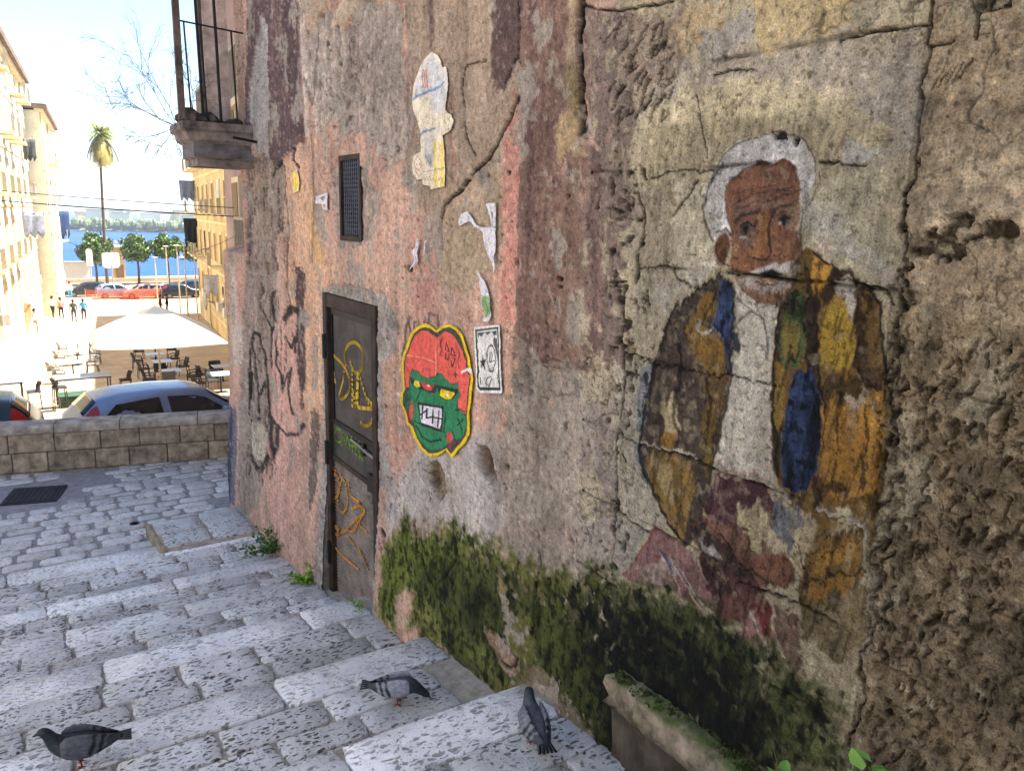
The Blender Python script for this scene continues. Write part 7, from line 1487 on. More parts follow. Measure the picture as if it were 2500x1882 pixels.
# the square below, falling in shallow steps towards the sea
GP = [(11.35, -4.45), (16, -4.9), (19, -5.25), (27.4, -6.35), (28.4, -6.42), (28.42, -6.56), (34, -7.2), (34.02, -7.32), (40, -7.55), (40.02, -7.7), (45, -7.95), (52, -8.5), (70, -9.0), (110, -9.2), (114, -9.2)]
def gz(y): return float(np.interp(y, [p[0] for p in GP], [p[1] for p in GP]))
m, nt, b = newmat('square_paving', .8, .3); p = pos(nt)
br = N(nt, 'ShaderNodeTexBrick'); br.inputs['Scale'].default_value = 1.; br.inputs['Brick Width'].default_value = .9; br.inputs['Row Height'].default_value = .45; br.inputs['Mortar Size'].default_value = .012
br.inputs['Color1'].default_value = (*lin('b8a184'), 1); br.inputs['Color2'].default_value = (*lin('a8917a'), 1); br.inputs['Mortar'].default_value = (*lin('7d6d5c'), 1); L(nt, p, br.inputs['Vector'])
c = mixc(nt, 1., br.outputs[0], ramp(nt, noise(nt, .7, 7, .7, p), [(.3, .72), (.7, 1.15)]), 'MULTIPLY'); L(nt, c, b.inputs['Base Color']); M_SQUARE = m
v = []; f = []
for y, z in GP: v += [(-70, y, z), (90, y, z)]
for k in range(len(GP)-1): f.append((2*k, 2*k+1, 2*k+3, 2*k+2))
tag(pydata('square', v, f, M_SQUARE), kind='structure')
mb = MB(); mb.box((-9, 11.2, -5.4), (9, 11.5, -3.5)); mb.box((-9, 5, -5.), (-5.4, 11.4, -3.4)); tag(mb.build('retaining_wall', M_PBLOCK), 'rough retaining wall under the landing parapet', 'wall')
mb = MB(); mb.box((-70, 113.9, -14), (90, 114.5, -9.0)); mb.box((-70, 108, -9.2), (90, 108.4, -8.7)); tag(mb.build('quay', plain('quay_stone', 'b9ac97', .85, .2)), kind='structure')
m, nt, b = newmat('sea_water', .4, .12); p = pos(nt); b.inputs['Base Color'].default_value = (.01, .09, .33, 1)
w1 = noise(nt, .6, 5, .6, stretch(nt, p, (1, .35, 1))); w2 = noise(nt, .05, 4, .6, p); bump(nt, b, w1, .5, .6)
L(nt, ramp(nt, w2, [(.3, (.003, .035, .19)), (.7, (.006, .06, .27))]), b.inputs['Base Color'])
tag(pydata('sea', [(-3000, 114, -12), (3000, 114, -12), (3000, 3400, -12), (-3000, 3400, -12)], [(0, 1, 2, 3)], m), kind='structure')

# ================================================================== door, vent, balcony, papers on the wall
M_DOORMETAL = plain('dark_door_metal', '4a433f', .6, .4, .3, var=.55, scale=4, bmp=.35, bs=60); M_RUST = plain('rusty_frame', '3d312b', .75, .3, .3, var=.4, scale=8, bmp=.5, bs=50)
M_BLACK = plain('black_iron', '161515', .55, .4, .4, var=.3, scale=20); M_STEEL = plain('worn_steel', '77736e', .4, .5, .9, var=.3, scale=30)
M_RIDGE = plain('ribbed_sheet', '85776b', .6, .4, .3, var=.4, scale=7, bmp=.4, bs=70)
door = empty('door', (0, 0, 0)); to_parent(door, house); door.matrix_parent_inverse = Matrix.Translation(-Vector(house.location))
y0, y1 = DOOR_Y; z0, z1 = DOOR_Z
def dpart(mb, name, mat, par=door, **k): return mb.build(name, mat, par, **k)
mb = MB(); mb.box((1.895, y0+.003, z0), (1.96, y0+.075, z1-.003)); mb.box((1.895, y1-.075, z0), (1.96, y1-.003, z1-.003)); mb.box((1.897, y0+.075, z1-.10), (1.96, y1-.075, z1-.005)); dpart(mb, 'door_frame', M_RUST, bevel=.006)
mb = MB(); mb.box((1.935, y0+.075, -1.52), (1.962, y1-.075, z1-.10)); up_ = dpart(mb, 'upper_panel', M_DOORMETAL)
mb = MB()
for a, b, c, d in ((y0+.08, y0+.115, -1.52, z1-.105), (y1-.115, y1-.08, -1.52, z1-.105), (y0+.115, y1-.115, z1-.15, z1-.105), (y0+.115, y1-.115, -1.52, -1.48)): mb.box((1.924, a, c), (1.936, b, d))
mb.build('panel_trim', M_BLACK, up_)
mb = MB(); mb.box((1.93, y0+.075, -1.78), (1.962, y1-.075, -1.52)); mid = dpart(mb, 'middle_plate', M_DOORMETAL)
mb = MB(); mb.box((1.92, y0+.075, -1.80), (1.935, y1-.075, -1.765)); mb.build('plate_edge', M_RUST, mid)
mb = MB(); n = 46                                            # ribbed lower sheet
zz = np.linspace(-1.80, z0, n+1)
for k in range(n): mb.loft([[(1.942, yy, zz[k]), (1.931, yy, (zz[k]*.65+zz[k+1]*.35)), (1.934, yy, (zz[k]*.35+zz[k+1]*.65)), (1.942, yy, zz[k+1])] for yy in (y0+.075, y1-.075)], cap=False, closed=False)
dpart(mb, 'ribbed_panel', M_RIDGE)
mb = MB(); mb.tube([(1.915, y0+.03, -1.575), (1.915, y0+.48, -1.545)], .016, 8); dpart(mb, 'sliding_bolt', M_STEEL, smooth=True)
for a, b in ((.02, .07), (.25, .29)): mb = MB(); mb.box((1.905, y0+a, -1.60), (1.936, y0+b, -1.52)); dpart(mb, 'bolt_bracket', M_BLACK)
mb = MB(); mb.cbox((1.912, y0+.14, -1.86), (.03, .075, .075)); lk = dpart(mb, 'padlock', M_STEEL, bevel=.008)
mb = MB(); mb.tube([(1.912, y0+.14+.026*math.cos(t), -1.82+.04*math.sin(t)) for t in np.linspace(0, math.pi, 9)], .006, 6); mb.build('shackle', M_BLACK, lk)
mb = MB(); mb.box((1.905, y0+.09, -1.83), (1.936, y0+.19, -1.70)); dpart(mb, 'lock_plate', M_BLACK)
for z in (-.95, -1.75, -2.55):
    mb = MB(); mb.tube([(1.89, y1-.05, z-.09), (1.89, y1-.05, z+.09)], .02, 8); mb.box((1.893, y1-.07, z-.08), (1.925, y1-.005, z+.08)); dpart(mb, 'hinge', M_BLACK)
mb = MB(); mb.box((1.862, y0-.02, z0-.2), (1.94, y1+.02, z0+.02)); dpart(mb, 'threshold', plain('brick_sill', '7a5a41', .9, .2, var=.4, scale=12, bmp=.6), bevel=.01)
mb = MB(); mb.box((1.975, y0, z0), (2.0, y1, z1)); dpart(mb, 'door_back', M_DARKIN)
def ribbon(mb, pts, w, x):
    for (a, b), (c, d) in zip(pts[:-1], pts[1:]):
        e = Vector((c-a, d-b)); l = e.length
        if l < 1e-4: continue
        e /= l; nrm = Vector((-e.y, e.x))*w; a, b, c, d = a-e.x*w*.5, b-e.y*w*.5, c+e.x*w*.5, d+e.y*w*.5
        mb.add([(x, a+nrm.x, b+nrm.y), (x, c+nrm.x, d+nrm.y), (x, c-nrm.x, d-nrm.y), (x, a-nrm.x, b-nrm.y)], [(0, 1, 2, 3)])
def smoothline(p, k=4):
    p = [Vector(q) for q in p]; out = []
    for i in range(len(p)-1):
        a, b, c, d = p[max(i-1, 0)], p[i], p[i+1], p[min(i+2, len(p)-1)]
        for j in range(k):
            t = j/k; out.append(.5*((2*b)+(c-a)*t+(2*a-5*b+4*c-d)*t*t+(3*b-a-3*c+d)*t**3))
    return [tuple(q) for q in out]+[tuple(p[-1])]
for nm, hexc, w, x, par_ in (('yellow', 'c6a136', .013, 1.9325, up_), ('green', '6f9a34', .009, 1.9275, mid), ('orange', 'c8873a', .011, 1.9285, door)):
    pm = plain('spray_'+nm, hexc, .8, .2, var=.3, scale=25)
    for i, p in enumerate(DOOR_PAINT[nm]): mb = MB(); ribbon(mb, smoothline(p), w, x-.0004*i); mb.build('sprayed_stroke', pm, par_)
# vent grille
vent = empty('vent_window', (0, 0, 0)); to_parent(vent, house)
y0, y1 = VENT_Y; z0, z1 = VENT_Z
mb = MB(); mb.box((1.985, y0, z0), (2.0, y1, z1)); mb.build('dark_opening', M_DARKIN, vent)
mb = MB(); mb.box((1.9, y0, z0), (1.93, y0+.03, z1)); mb.box((1.9, y1-.03, z0), (1.93, y1, z1)); mb.box((1.9, y0+.03, z0), (1.93, y1-.03, z0+.03)); mb.box((1.9, y0+.03, z1-.03), (1.93, y1-.03, z1)); mb.build('window_frame', M_RUST, vent)
mb = MB()
for z in np.linspace(z0+.05, z1-.05, 17): mb.tube([(1.925, y0+.02, z), (1.925, y1-.02, z)], .0055, 5)
for yy in np.linspace(y0+.05, y1-.05, 9): mb.tube([(1.92, yy, z0+.02), (1.92, yy, z1-.02)], .005, 5)
mb.build('wire_grille', plain('grille_wire', '4a4d57', .5, .5, .5), vent)
# balcony at the corner
balc = empty('balcony', (0, 0, 0)); to_parent(balc, house)
M_BALC = plain('stained_stone', '8d8078', .9, .2, var=.5, scale=5, bmp=.7, bs=40); M_BALCD = plain('dark_stone', '6e686a', .9, .2, var=.5, scale=4, bmp=.6, bs=40)
XO, BY0, BY1 = 1.33, 7.12, 7.72
prof_b = [(0, .71), (0, .65), (.03, .63), (.05, .57), (.09, .545), (.09, .43), (.12, .415), (.12, .36)]   # inset, height
for k in range(len(prof_b)-1):
    (i0, h0), (i1, h1) = prof_b[k], prof_b[k+1]
    ring = lambda i, h: [(XO+i, BY0+i, h), (1.93, BY0+i, h), (1.93, BY1-i*.3, h), (XO+i, BY1-i*.3, h)]
    mb = MB(); mb.loft([ring(i1, h1), ring(i0, h0)]); mb.build('moulding' if k != 4 else 'slab_face', M_BALCD if k in (4,) else M_BALC, balc)
M_WOODP = plain('weathered_wood', 'd2bcb0', .85, .2, var=.35, scale=7, bmp=.6, bs=50); M_WOODD = plain('grey_wood', '6a5a52', .85, .2, var=.45, scale=9, bmp=.6, bs=50)
mb = MB(); mb.prism([(1.31, 7.14), (1.36, 7.14), (1.36, 7.19), (1.31, 7.19)], .72, 2.1); mb.build('corner_post', M_WOODD, balc)
mb = MB(); mb.box((1.63, 7.6, .71), (1.74, 7.64, 2.2)); mb.build('shutter_board', M_WOODP, balc)
mb = MB(); mb.box((1.755, 7.58, .71), (1.83, 7.62, 2.2)); mb.build('shutter_board', M_WOODP, balc)
mb = MB(); mb.box((1.60, 7.62, .71), (1.63, 7.66, 2.2)); mb.build('shutter_stile', M_WOODD, balc)
def bar(a, b, r=.008, name='railing_bar'): mb = MB(); mb.tube([a, b], r, 6); return mb.build(name, M_BLACK, balc)
bar((1.34, 7.16, 1.48), (1.86, 7.16, 1.45), .007, 'railing_rail')
for x, h, r in ((1.41, 1.475, .007), (1.50, 2.2, .011), (1.535, 1.47, .007), (1.645, 2.2, .012), (1.78, 1.46, .008)): bar((x-.0, 7.16, .71), (x-.02, 7.16, h), r)
bar((1.72, 7.10, .60), (1.93, 7.08, .57), .012, 'iron_spike')
# rubble and earth on the balcony
random.seed(5); M_RUB = plain('rubble', '544a44', .95, .2, var=.5, scale=14, bmp=.6, rnd=.3)
for k in range(26):
    x = random.uniform(1.38, 1.85); yv = random.uniform(7.18, 7.5); s = random.uniform(.03, .075)*(1.3 if x < 1.6 else .8); mb = MB()
    rings = [[(s*r_*math.cos(t+j)*random.uniform(.8, 1.2), s*r_*math.sin(t+j)*random.uniform(.8, 1.2), s*h) for t in np.linspace(0, 6.28, 7)[:-1]] for j, (r_, h) in enumerate(((.7, 0), (1.1, .4), (.9, .9), (.3, 1.3)))]
    mb.loft(rings); o = mb.build('rubble_lump', M_RUB, balc, loc=(x, yv, .70)); o['kind'] = 'stuff'
# dry shrub rooted in the balcony
def twig_tree(mb, p, d, l, r, depth, rnd):
    pts = [Vector(p)]; d = Vector(d).normalized()
    for k in range(4): d = (d+Vector((rnd.gauss(0, .13), rnd.gauss(0, .13), rnd.gauss(0, .13)-.015))).normalized(); pts.append(pts[-1]+d*l/4)
    mb.tube(pts, [r*(1-.16*k) for k in range(5)], 3, cap=False)
    if depth > 0:
        for k in (1, 2, 3, 4):
            for _ in range(rnd.choice((1, 1, 2))):
                dd = (d+Vector((rnd.gauss(0, .5), rnd.gauss(0, .4), rnd.gauss(0, .5)))).normalized(); twig_tree(mb, pts[k], dd, l*rnd.uniform(.4, .62), r*.62, depth-1, rnd)
rnd = random.Random(3); M_TWIG = plain('dry_twig', '6a6a74', .9, .2, var=.3)
shr = empty('dry_shrub', (1.33, 7.4, .66), 'bare dry shrub with fine twigs growing out of the balcony corner', 'shrub')
for i, (tip, l) in enumerate((((.70, 7.35, 1.05), .72), ((.88, 7.3, 1.25), .72), ((1.05, 7.3, 1.5), .8), ((.95, 7.45, .60), .4), ((1.1, 7.4, .38), .35), ((.85, 7.4, .86), .6), ((1.44, 7.3, 1.15), .45), ((1.52, 7.3, 1.1), .42))):
    mb = MB(); s = Vector((1.33, 7.4, .68)) if i < 6 else Vector((1.46, 7.35, .8)); twig_tree(mb, s, Vector(tip)-s, l*.82, .0042, 3, rnd)
    o = mb.build('branch', M_TWIG); to_parent(o, shr)
# ---- papers pasted on the wall
M_PAPER = wall_material('pasted_paper', bstr=.25, rough=.75)
def paper(key, name, label, cat, step=.004, off=.016, curl=0., stepy=None):
    outline, items = PAPERS[key]; q = np.array(outline); lo, hi = q.min(0), q.max(0)
    sy = stepy or step*1.6; ys = np.arange(lo[0]-sy, hi[0]+2*sy, sy); zs = np.arange(lo[1]-step, hi[1]+2*step, step)
    Yg, Zg = np.meshgrid(ys, zs); Y, Z = Yg.ravel(), Zg.ravel()
    ins = poly_mask(outline, Y, Z, 1e-4) > .5
    C = np.tile(np.array(lin(items[0][1])), (len(Y), 1)); wy = 2*fbm(Y*9, Z*9, 3, 1)+fbm(Y*50, Z*50, 3, 2); wz = 2*fbm(Y*9, Z*9, 3, 3)+fbm(Y*50, Z*50, 3, 4)
    paint(items[1:], Y, Z, C, None, wy, wz)
    C *= (1-.16*sstep(.0, .3, fbm(Y*60, Z*8, 3, 6)))[:, None]
    nr, nc = len(zs), len(ys); k = ins.reshape(nr, nc); kk = k[:-1, :-1] & k[1:, :-1] & k[:-1, 1:] & k[1:, 1:]
    quads = grid_quads(nr, nc, kk); uq, inv = np.unique(quads, return_inverse=True); yy, zz = Y[uq], Z[uq]
    D = np.zeros(len(Y)); Cd = np.zeros((len(Y), 3)); wv = 2*fbm(Y*9, Z*9, 4, 1)+1.2*fbm(Y*40, Z*40, 3, 5); wu = 2*fbm(Y*9, Z*9, 4, 11)+1.2*fbm(Y*40, Z*40, 3, 15)
    bul = .07*sstep(-1.6, -2.9, zz)
    lift = curl*sstep(.3, 1., (zz.max()-zz)/(zz.max()-zz.min()))*(.5+.5*np.sin(zz*60))
    x = WX-off-relief(yy, zz)*.8-bul-.0035*fbm(yy*25, zz*8, 3, 8)-lift
    t = .0015; n = len(uq); co = np.concatenate([np.stack([x, yy, zz], -1), np.stack([x+t, yy, zz], -1)])
    q1 = inv.reshape(-1, 4); q2 = q1[:, ::-1]+n
    e = np.concatenate([q1[:, [i, (i+1) % 4]] for i in range(4)]); key_ = np.sort(e, 1); _, ix, cnt = np.unique(key_, axis=0, return_index=True, return_counts=True); be = e[ix[cnt == 1]]
    q3 = np.stack([be[:, 1], be[:, 0], be[:, 0]+n, be[:, 1]+n], -1)
    me = np_mesh(name, co, np.concatenate([q1, q2, q3]), np.concatenate([C[uq], C[uq]]))
    return tag(link(name, me, M_PAPER), label, cat)
paper('green', 'paste_up', 'pasted paper of a green grinning face with red hair and yellow outline', 'paste-up', .0032)
paper('bw', 'poster', 'narrow black and white drawn poster with a star, right of the green face', 'poster', .0028)
paper('pale', 'paste_up', 'tall pale cut-out drawing with blue bands high on the brown plaster', 'paste-up', .0036)
paper('scrap_a', 'paper_scrap', 'large torn white paper scrap hanging above the black and white poster', 'paper scrap', .003, .018, .012)
paper('scrap_b', 'paper_scrap', 'torn white strip with a green printed end just above the poster', 'paper scrap', .003, .018, .02)
paper('scrap_c', 'paper_scrap', 'thin curled white paper scrap on the pink plaster above the door', 'paper scrap', .003, .02, .03)
paper('scrap_d', 'paper_scrap', 'tiny sliver of torn paper right of the curled scrap', 'paper scrap', .003)
paper('scrap_e', 'sticker', 'small torn sticker left of the vent grille', 'sticker', .004)
paper('scrap_f', 'sticker', 'small yellow sticker high near the corner under the balcony', 'sticker', .005)

# ================================================================== pigeons and plants
def vcol_mat(name, rough=.6, spec=.4, s1=60., amt=.25, bmp=.3, sheen=None):
    m, nt, b = newmat(name, rough, spec); c = objc(nt); at = N(nt, 'ShaderNodeAttribute'); at.attribute_name = 'Col'
    n = noise(nt, s1, 5, .65, c); col = mixc(nt, 1., at.outputs[0], ramp(nt, n, [(.3, 1-amt*1.5), (.7, 1+amt)]), 'MULTIPLY'); L(nt, col, b.inputs['Base Color'])
    if bmp:
        v = N(nt, 'ShaderNodeTexVoronoi'); v.inputs['Scale'].default_value = 62; L(nt, stretch(nt, c, (.6, 1, 1)), v.inputs['Vector']); bump(nt, b, math_(nt, 'ADD', v.outputs[0], math_(nt, 'MULTIPLY', n, .5)), bmp*1.6, .004)
        L(nt, mixc(nt, 1., col, ramp(nt, v.outputs[0], [(.1, 1.1), (.65, .72)]), 'MULTIPLY'), b.inputs['Base Color'])
    return m
M_FEATHER = vcol_mat('feathers', .55, .35, 150., .2, .35); M_BEAK = plain('beak_horn', '2a2626', .5, .4); M_PLEG = plain('pigeon_leg', '8c3d38', .6, .3); M_EYE = plain('pigeon_eye', 'b5561c', .2, .6)
def eloft(path, nring=14):
    """path: (x, z, half width, half height); cross-sections across the path's tangent"""
    rings = []; P_ = [Vector((p[0], 0, p[1])) for p in path]
    for i, p in enumerate(path):
        d = (P_[min(i+1, len(P_)-1)]-P_[max(i-1, 0)]).normalized(); nrm = Vector((-d.z, 0, d.x))
        rings.append([P_[i]+Vector((0, 1, 0))*p[2]*1.18*math.cos(t)+nrm*p[3]*math.sin(t) for t in [2*math.pi*k/nring for k in range(nring)]])
    return rings
def mesh_col(mb, name, parent, fcol, mat=None, sub=0):
    o = mb.build(name, mat or M_FEATHER, parent, smooth=True); me = o.data
    C = np.array([fcol(v.co) for v in me.vertices]); set_color(me, C)
    if sub: md = o.modifiers.new('sub', 'SUBSURF'); md.levels = sub; md.render_levels = sub
    return o
def pigeon(loc, head, label, neck='up', tone='6c6f78', wingtone='8d8f98', checker=False, sc=1., tail_up=0.):
    a = math.atan2(head[1], head[0]); t = empty('pigeon', loc, label, 'pigeon', 'pigeons on the steps', a); t.scale = (sc,)*3
    g = lin(tone); dk = lin('24262d'); hd = lin('2b2f3a'); ir = lin('333f42')
    body = [(-.205, .112+tail_up, .022, .005), (-.15, .116+tail_up*.7, .030, .010), (-.11, .118, .036, .026), (-.07, .118, .050, .046), (-.02, .118, .061, .058), (.03, .122, .064, .063), (.07, .132, .056, .058)]
    if neck == 'up': body += [(.100, .153, .042, .047), (.120, .183, .030, .035), (.133, .212, .025, .028), (.147, .232, .0245, .026), (.163, .238, .021, .022), (.176, .235, .012, .013), (.180, .234, .005, .006)]; bk = Vector((.178, 0, .233)); bd = Vector((.024, 0, -.010)); ey = Vector((.160, 0, .241))
    elif neck == 'down': body += [(.105, .126, .045, .046), (.130, .110, .033, .034), (.155, .092, .026, .027), (.176, .076, .0235, .024), (.192, .062, .019, .020), (.203, .052, .011, .011), (.206, .049, .004, .004)]; bk = Vector((.203, 0, .050)); bd = Vector((.018, 0, -.020)); ey = Vector((.186, 0, .072))
    else: body += [(.096, .150, .042, .046), (.113, .178, .031, .035), (.122, .205, .026, .029), (.128, .226, .025, .026), (.138, .238, .022, .022), (.148, .240, .012, .012), (.151, .240, .004, .004)]; bk = Vector((.149, 0, .238)); bd = Vector((.022, 0, -.006)); ey = Vector((.139, 0, .243))
    mb = MB(); mb.loft(eloft(body, 16))
    def bc(v):
        if v.x < -.165: return dk
        if v.x < -.12: return tuple(c*.9 for c in g)
        if v.x > .085: 
            s = min(1, (v.x-.085)/.02); c2 = ir if v.x < .125 else hd; return tuple(g[k]*(1-s)+c2[k]*s for k in range(3))
        return g
    mesh_col(mb, 'body', t, bc, sub=1)
    for s in (-1, 1):
        rings = []
        W = [(.082, .138, .030, .010), (.06, .138, .052, .016), (.02, .132, .060, .019), (-.03, .127, .058, .018), (-.08, .122, .046, .014), (-.13, .118+tail_up*.4, .030, .009), (-.175, .116+tail_up*.7, .012, .004), (-.185, .116+tail_up*.7, .004, .002)]
        for x, z, h, th in W:
            oy = s*(.060 if x > -.05 else .060-(-.05-x)*.3)
            rings.append([(x, oy+s*th*math.cos(q)*.95-s*.012*(math.sin(q)), z+.012+h*math.sin(q)) for q in [2*math.pi*k/14 for k in range(14)]])
        mb = MB(); 
        rr = []
        for i in range(len(rings)-1):
            for j in range(4): rr.append([tuple(np.array(p)*(1-j/4)+np.array(q)*j/4) for p, q in zip(rings[i], rings[i+1])])
        rr.append(rings[-1]); mb.loft(rr); wl = lin(wingtone); bar_ = lin('1d1d22')
        def wc(v):
            u = v.x+.35*(v.z-.13)
            if -.066 < u < -.047 or -.108 < u < -.088: return bar_
            if u < -.125: return lin('3a3b42')
            if checker and u > -.03 and (int(v.x*150+50) + int(v.z*160)) % 3 == 0: return lin('3b3d45')
            return wl
        mesh_col(mb, 'wing', t, wc)
        mb = MB(); mb.tube([(.01, s*.025, .075), (.005, s*.026, .04), (-.002, s*.026, .006)], [.008, .005, .0045], 6)
        for q in (-.6, 0, .6): mb.tube([(-.002, s*.026, .006), (.03*math.cos(q), s*.026+.03*math.sin(q), .003)], [.004, .002], 5)
        mb.tube([(-.002, s*.026, .006), (-.02, s*.026, .003)], [.004, .002], 5); mb.build('leg', M_PLEG, t, smooth=True)
        mb = MB(); e = ey+Vector((0, s*.0205, 0)); mb.tube([e-Vector((0, s*.004, 0)), e, e+Vector((0, s*.0015, 0))], [.0045, .0045, .002], 8); mb.build('eye', M_EYE, t)
    mb = MB(); mb.tube([bk-bd*.3, bk+bd*.4, bk+bd], [.008, .0055, .0015], 7); mb.build('beak', M_BEAK, t, smooth=True)
    mb = MB()
    for k in range(5):
        q = (k-2)*.11; mb.add([(-.12, (k-2)*.009-.010, .122+tail_up*.5), (-.12, (k-2)*.009+.010, .122+tail_up*.5), (-.235, (k-2)*.022+.011, .108+tail_up*1.3+.001*k), (-.238, (k-2)*.022-.008, .108+tail_up*1.3+.001*k), (-.12, (k-2)*.009, .116+tail_up*.5), (-.236, (k-2)*.022, .104+tail_up*1.3+.001*k)], [(0, 1, 2, 3), (0, 3, 5, 4), (1, 4, 5, 2)])
    mesh_col(mb, 'tail', t, lambda v: lin('17181c') if v.x < -.19 else lin('60636b'))
    return t
pigeon((.075, 3.44, tread_z(6, 3.44)+.002), (-.97, .10), 'dark grey pigeon standing upright at the lower left, facing left', 'up', '2f3138', '5f6068', sc=.84)
pigeon((1.40, 3.10, tread_z(6, 3.10)+.002), (.86, -.5), 'light grey pigeon with head down pecking in front of the mossy wall', 'down', '4c4e57', '9295a0', sc=.74, tail_up=.02)
pigeon((1.62, 2.26, tread_z(5, 2.26)+.002), (.30, .95), 'speckled grey pigeon seen from behind on the nearest step', 'back', '565962', '7b7e88', True, sc=.74)
# ---- weeds
def leaf_mat(name, hexc, hex2):
    m, nt, b = newmat(name, .5, .4); n = noise(nt, 3, 4, .6, objc(nt)); r = N(nt, 'ShaderNodeNewGeometry').outputs['Random Per Island']
    c = mixc(nt, r, lin(hexc), lin(hex2)); c = mixc(nt, 1., c, ramp(nt, n, [(.3, .7), (.7, 1.25)]), 'MULTIPLY'); L(nt, c, b.inputs['Base Color'])
    b.inputs['Transmission Weight'].default_value = 0; b.inputs['Subsurface Weight'].default_value = 0.; return m
M_LEAFA = leaf_mat('weed_leaf_dark', '2e5218', '4d7a24'); M_LEAFB = leaf_mat('weed_leaf_bright', '5a8a1c', '86b032'); M_LEAFC = leaf_mat('weed_leaf_soft', '4f7a30', '7fa552'); M_STEM = plain('green_stem', '4a5a26', .7, .3)
def leaf(mb, p, d, up, l, w):
    d = d.normalized(); s = d.cross(up).normalized(); n = s.cross(d)
    q = [p, p+d*l*.35+s*w*.5+n*l*.06, p+d*l*.75+s*w*.36+n*l*.02, p+d*l-n*l*.1, p+d*l*.75-s*w*.36+n*l*.02, p+d*l*.35-s*w*.5+n*l*.06, p+d*l*.4-n*l*.03, p+d*l*.75-n*l*.06]
    mb.add(q, [(0, 1, 6), (1, 2, 7, 6), (2, 3, 7), (0, 6, 5), (6, 7, 4, 5), (7, 3, 4)])
def weed(name, loc, label, nst, spread, lean, h, ll, mat, seed, nl=9, droop=0., radial=False):
    rnd = random.Random(seed); t = empty(name, loc, label, 'plant'); ms = MB(); leaves = MB()
    for i in range(nst):
        a = rnd.uniform(0, 6.28); d = Vector((lean[0]+spread*math.cos(a), lean[1]+spread*math.sin(a), lean[2])); L_ = h*rnd.uniform(.55, 1.1); p = Vector((rnd.gauss(0, .012), rnd.gauss(0, .02), 0)); pts = [p]
        for k in range(5): d = (d+Vector((rnd.gauss(0, .18), rnd.gauss(0, .18), rnd.gauss(0, .1)-droop))).normalized(); p = p+d*L_/5; pts.append(p)
        ms.tube(pts, [.003, .0026, .0022, .0018, .0014, .001], 4, cap=False)
        for k in range(nl):
            q = rnd.uniform(.25, 1.)*5; j = min(int(q), 4); pp = pts[j].lerp(pts[j+1], q-j); dd = Vector((rnd.gauss(0, 1), rnd.gauss(0, 1), rnd.gauss(.3, .6))); l = ll*rnd.uniform(.6, 1.25); leaf(leaves, pp, dd, Vector((rnd.gauss(0, .4), rnd.gauss(0, .4), 1)), l, l*.62)
    o = ms.build('stems', M_STEM, t); o = leaves.build('foliage', mat, t); return t
weed('wall_weed', (1.80, 6.66, -3.02), 'dark green leafy weed at the foot of the wall beside the stone slab', 30, .55, (-.35, .0, .55), .28, .034, M_LEAFA, 1, 14, .10)
weed('wall_weed', (1.83, 5.72, -2.93), 'bright green weed growing left of the metal door', 22, .5, (-.3, 0, .7), .21, .038, M_LEAFB, 2, 11, .08)
weed('small_weed', (1.80, 4.62, tread_z(7, 4.62)-.01), 'tiny bright weed in the joint under the door', 5, .8, (-.2, 0, .5), .07, .026, M_LEAFB, 3, 6)
weed('leafy_sprout', (1.74, .95, -1.63), 'young soft green plant at the lower right foot of the mural wall', 7, .45, (-.15, .1, 1.), .27, .062, M_LEAFC, 4, 7)
weed('leafy_sprout', (1.76, 1.14, -1.68), 'small green seedling beside the ledge, left of the larger plant', 4, .5, (-.15, .15, 1.), .2, .05, M_LEAFC, 8, 6)

# ================================================================== the square and everything beyond
# ---- neighbouring houses on the right
M_PINKH = plain('mauve_plaster', 'a58d86', .9, .2, var=.25, scale=.8, bmp=.2, bs=20); M_ORANGE = plain('orange_plaster', 'cab28c', .9, .2, var=.28, scale=.5, bmp=.2, bs=20); M_CREAM = plain('cream_plaster', 'f0e8d0', .9, .2, var=.2, scale=.4, bmp=.2, bs=20)
M_PALE = plain('pale_render', 'd8c9a6', .9, .2, var=.15, scale=.7); M_SHUT = plain('brown_shutter', '7d5f3d', .7, .3, var=.25, scale=5, rnd=.25); M_SHUTP = plain('pale_shutter', 'd9c79c', .7, .3, var=.2, rnd=.15); M_SHUTG = plain('grey_shutter', 'b3aa98', .7, .3, var=.2, rnd=.2); M_PIPE = plain('downpipe', 'b9a98d', .6, .3); M_WHITE = plain('white_paint', 'd9d7d2', .6, .3, var=.08); M_GREYP = plain('grey_paint', '8b8d90', .5, .4, var=.1); M_BOUNCE = plain('pale_blue_bounce', 'd0d8e4', .9, .2, var=.15, scale=.7); M_TILE = plain('roof_tile', '7b6a58', .9, .2, var=.4, scale=3)
M_RAIL = plain('balcony_iron', 'a09684', .6, .4, .3); M_WGLASS = glass('window_glass', '1c2226', .1)
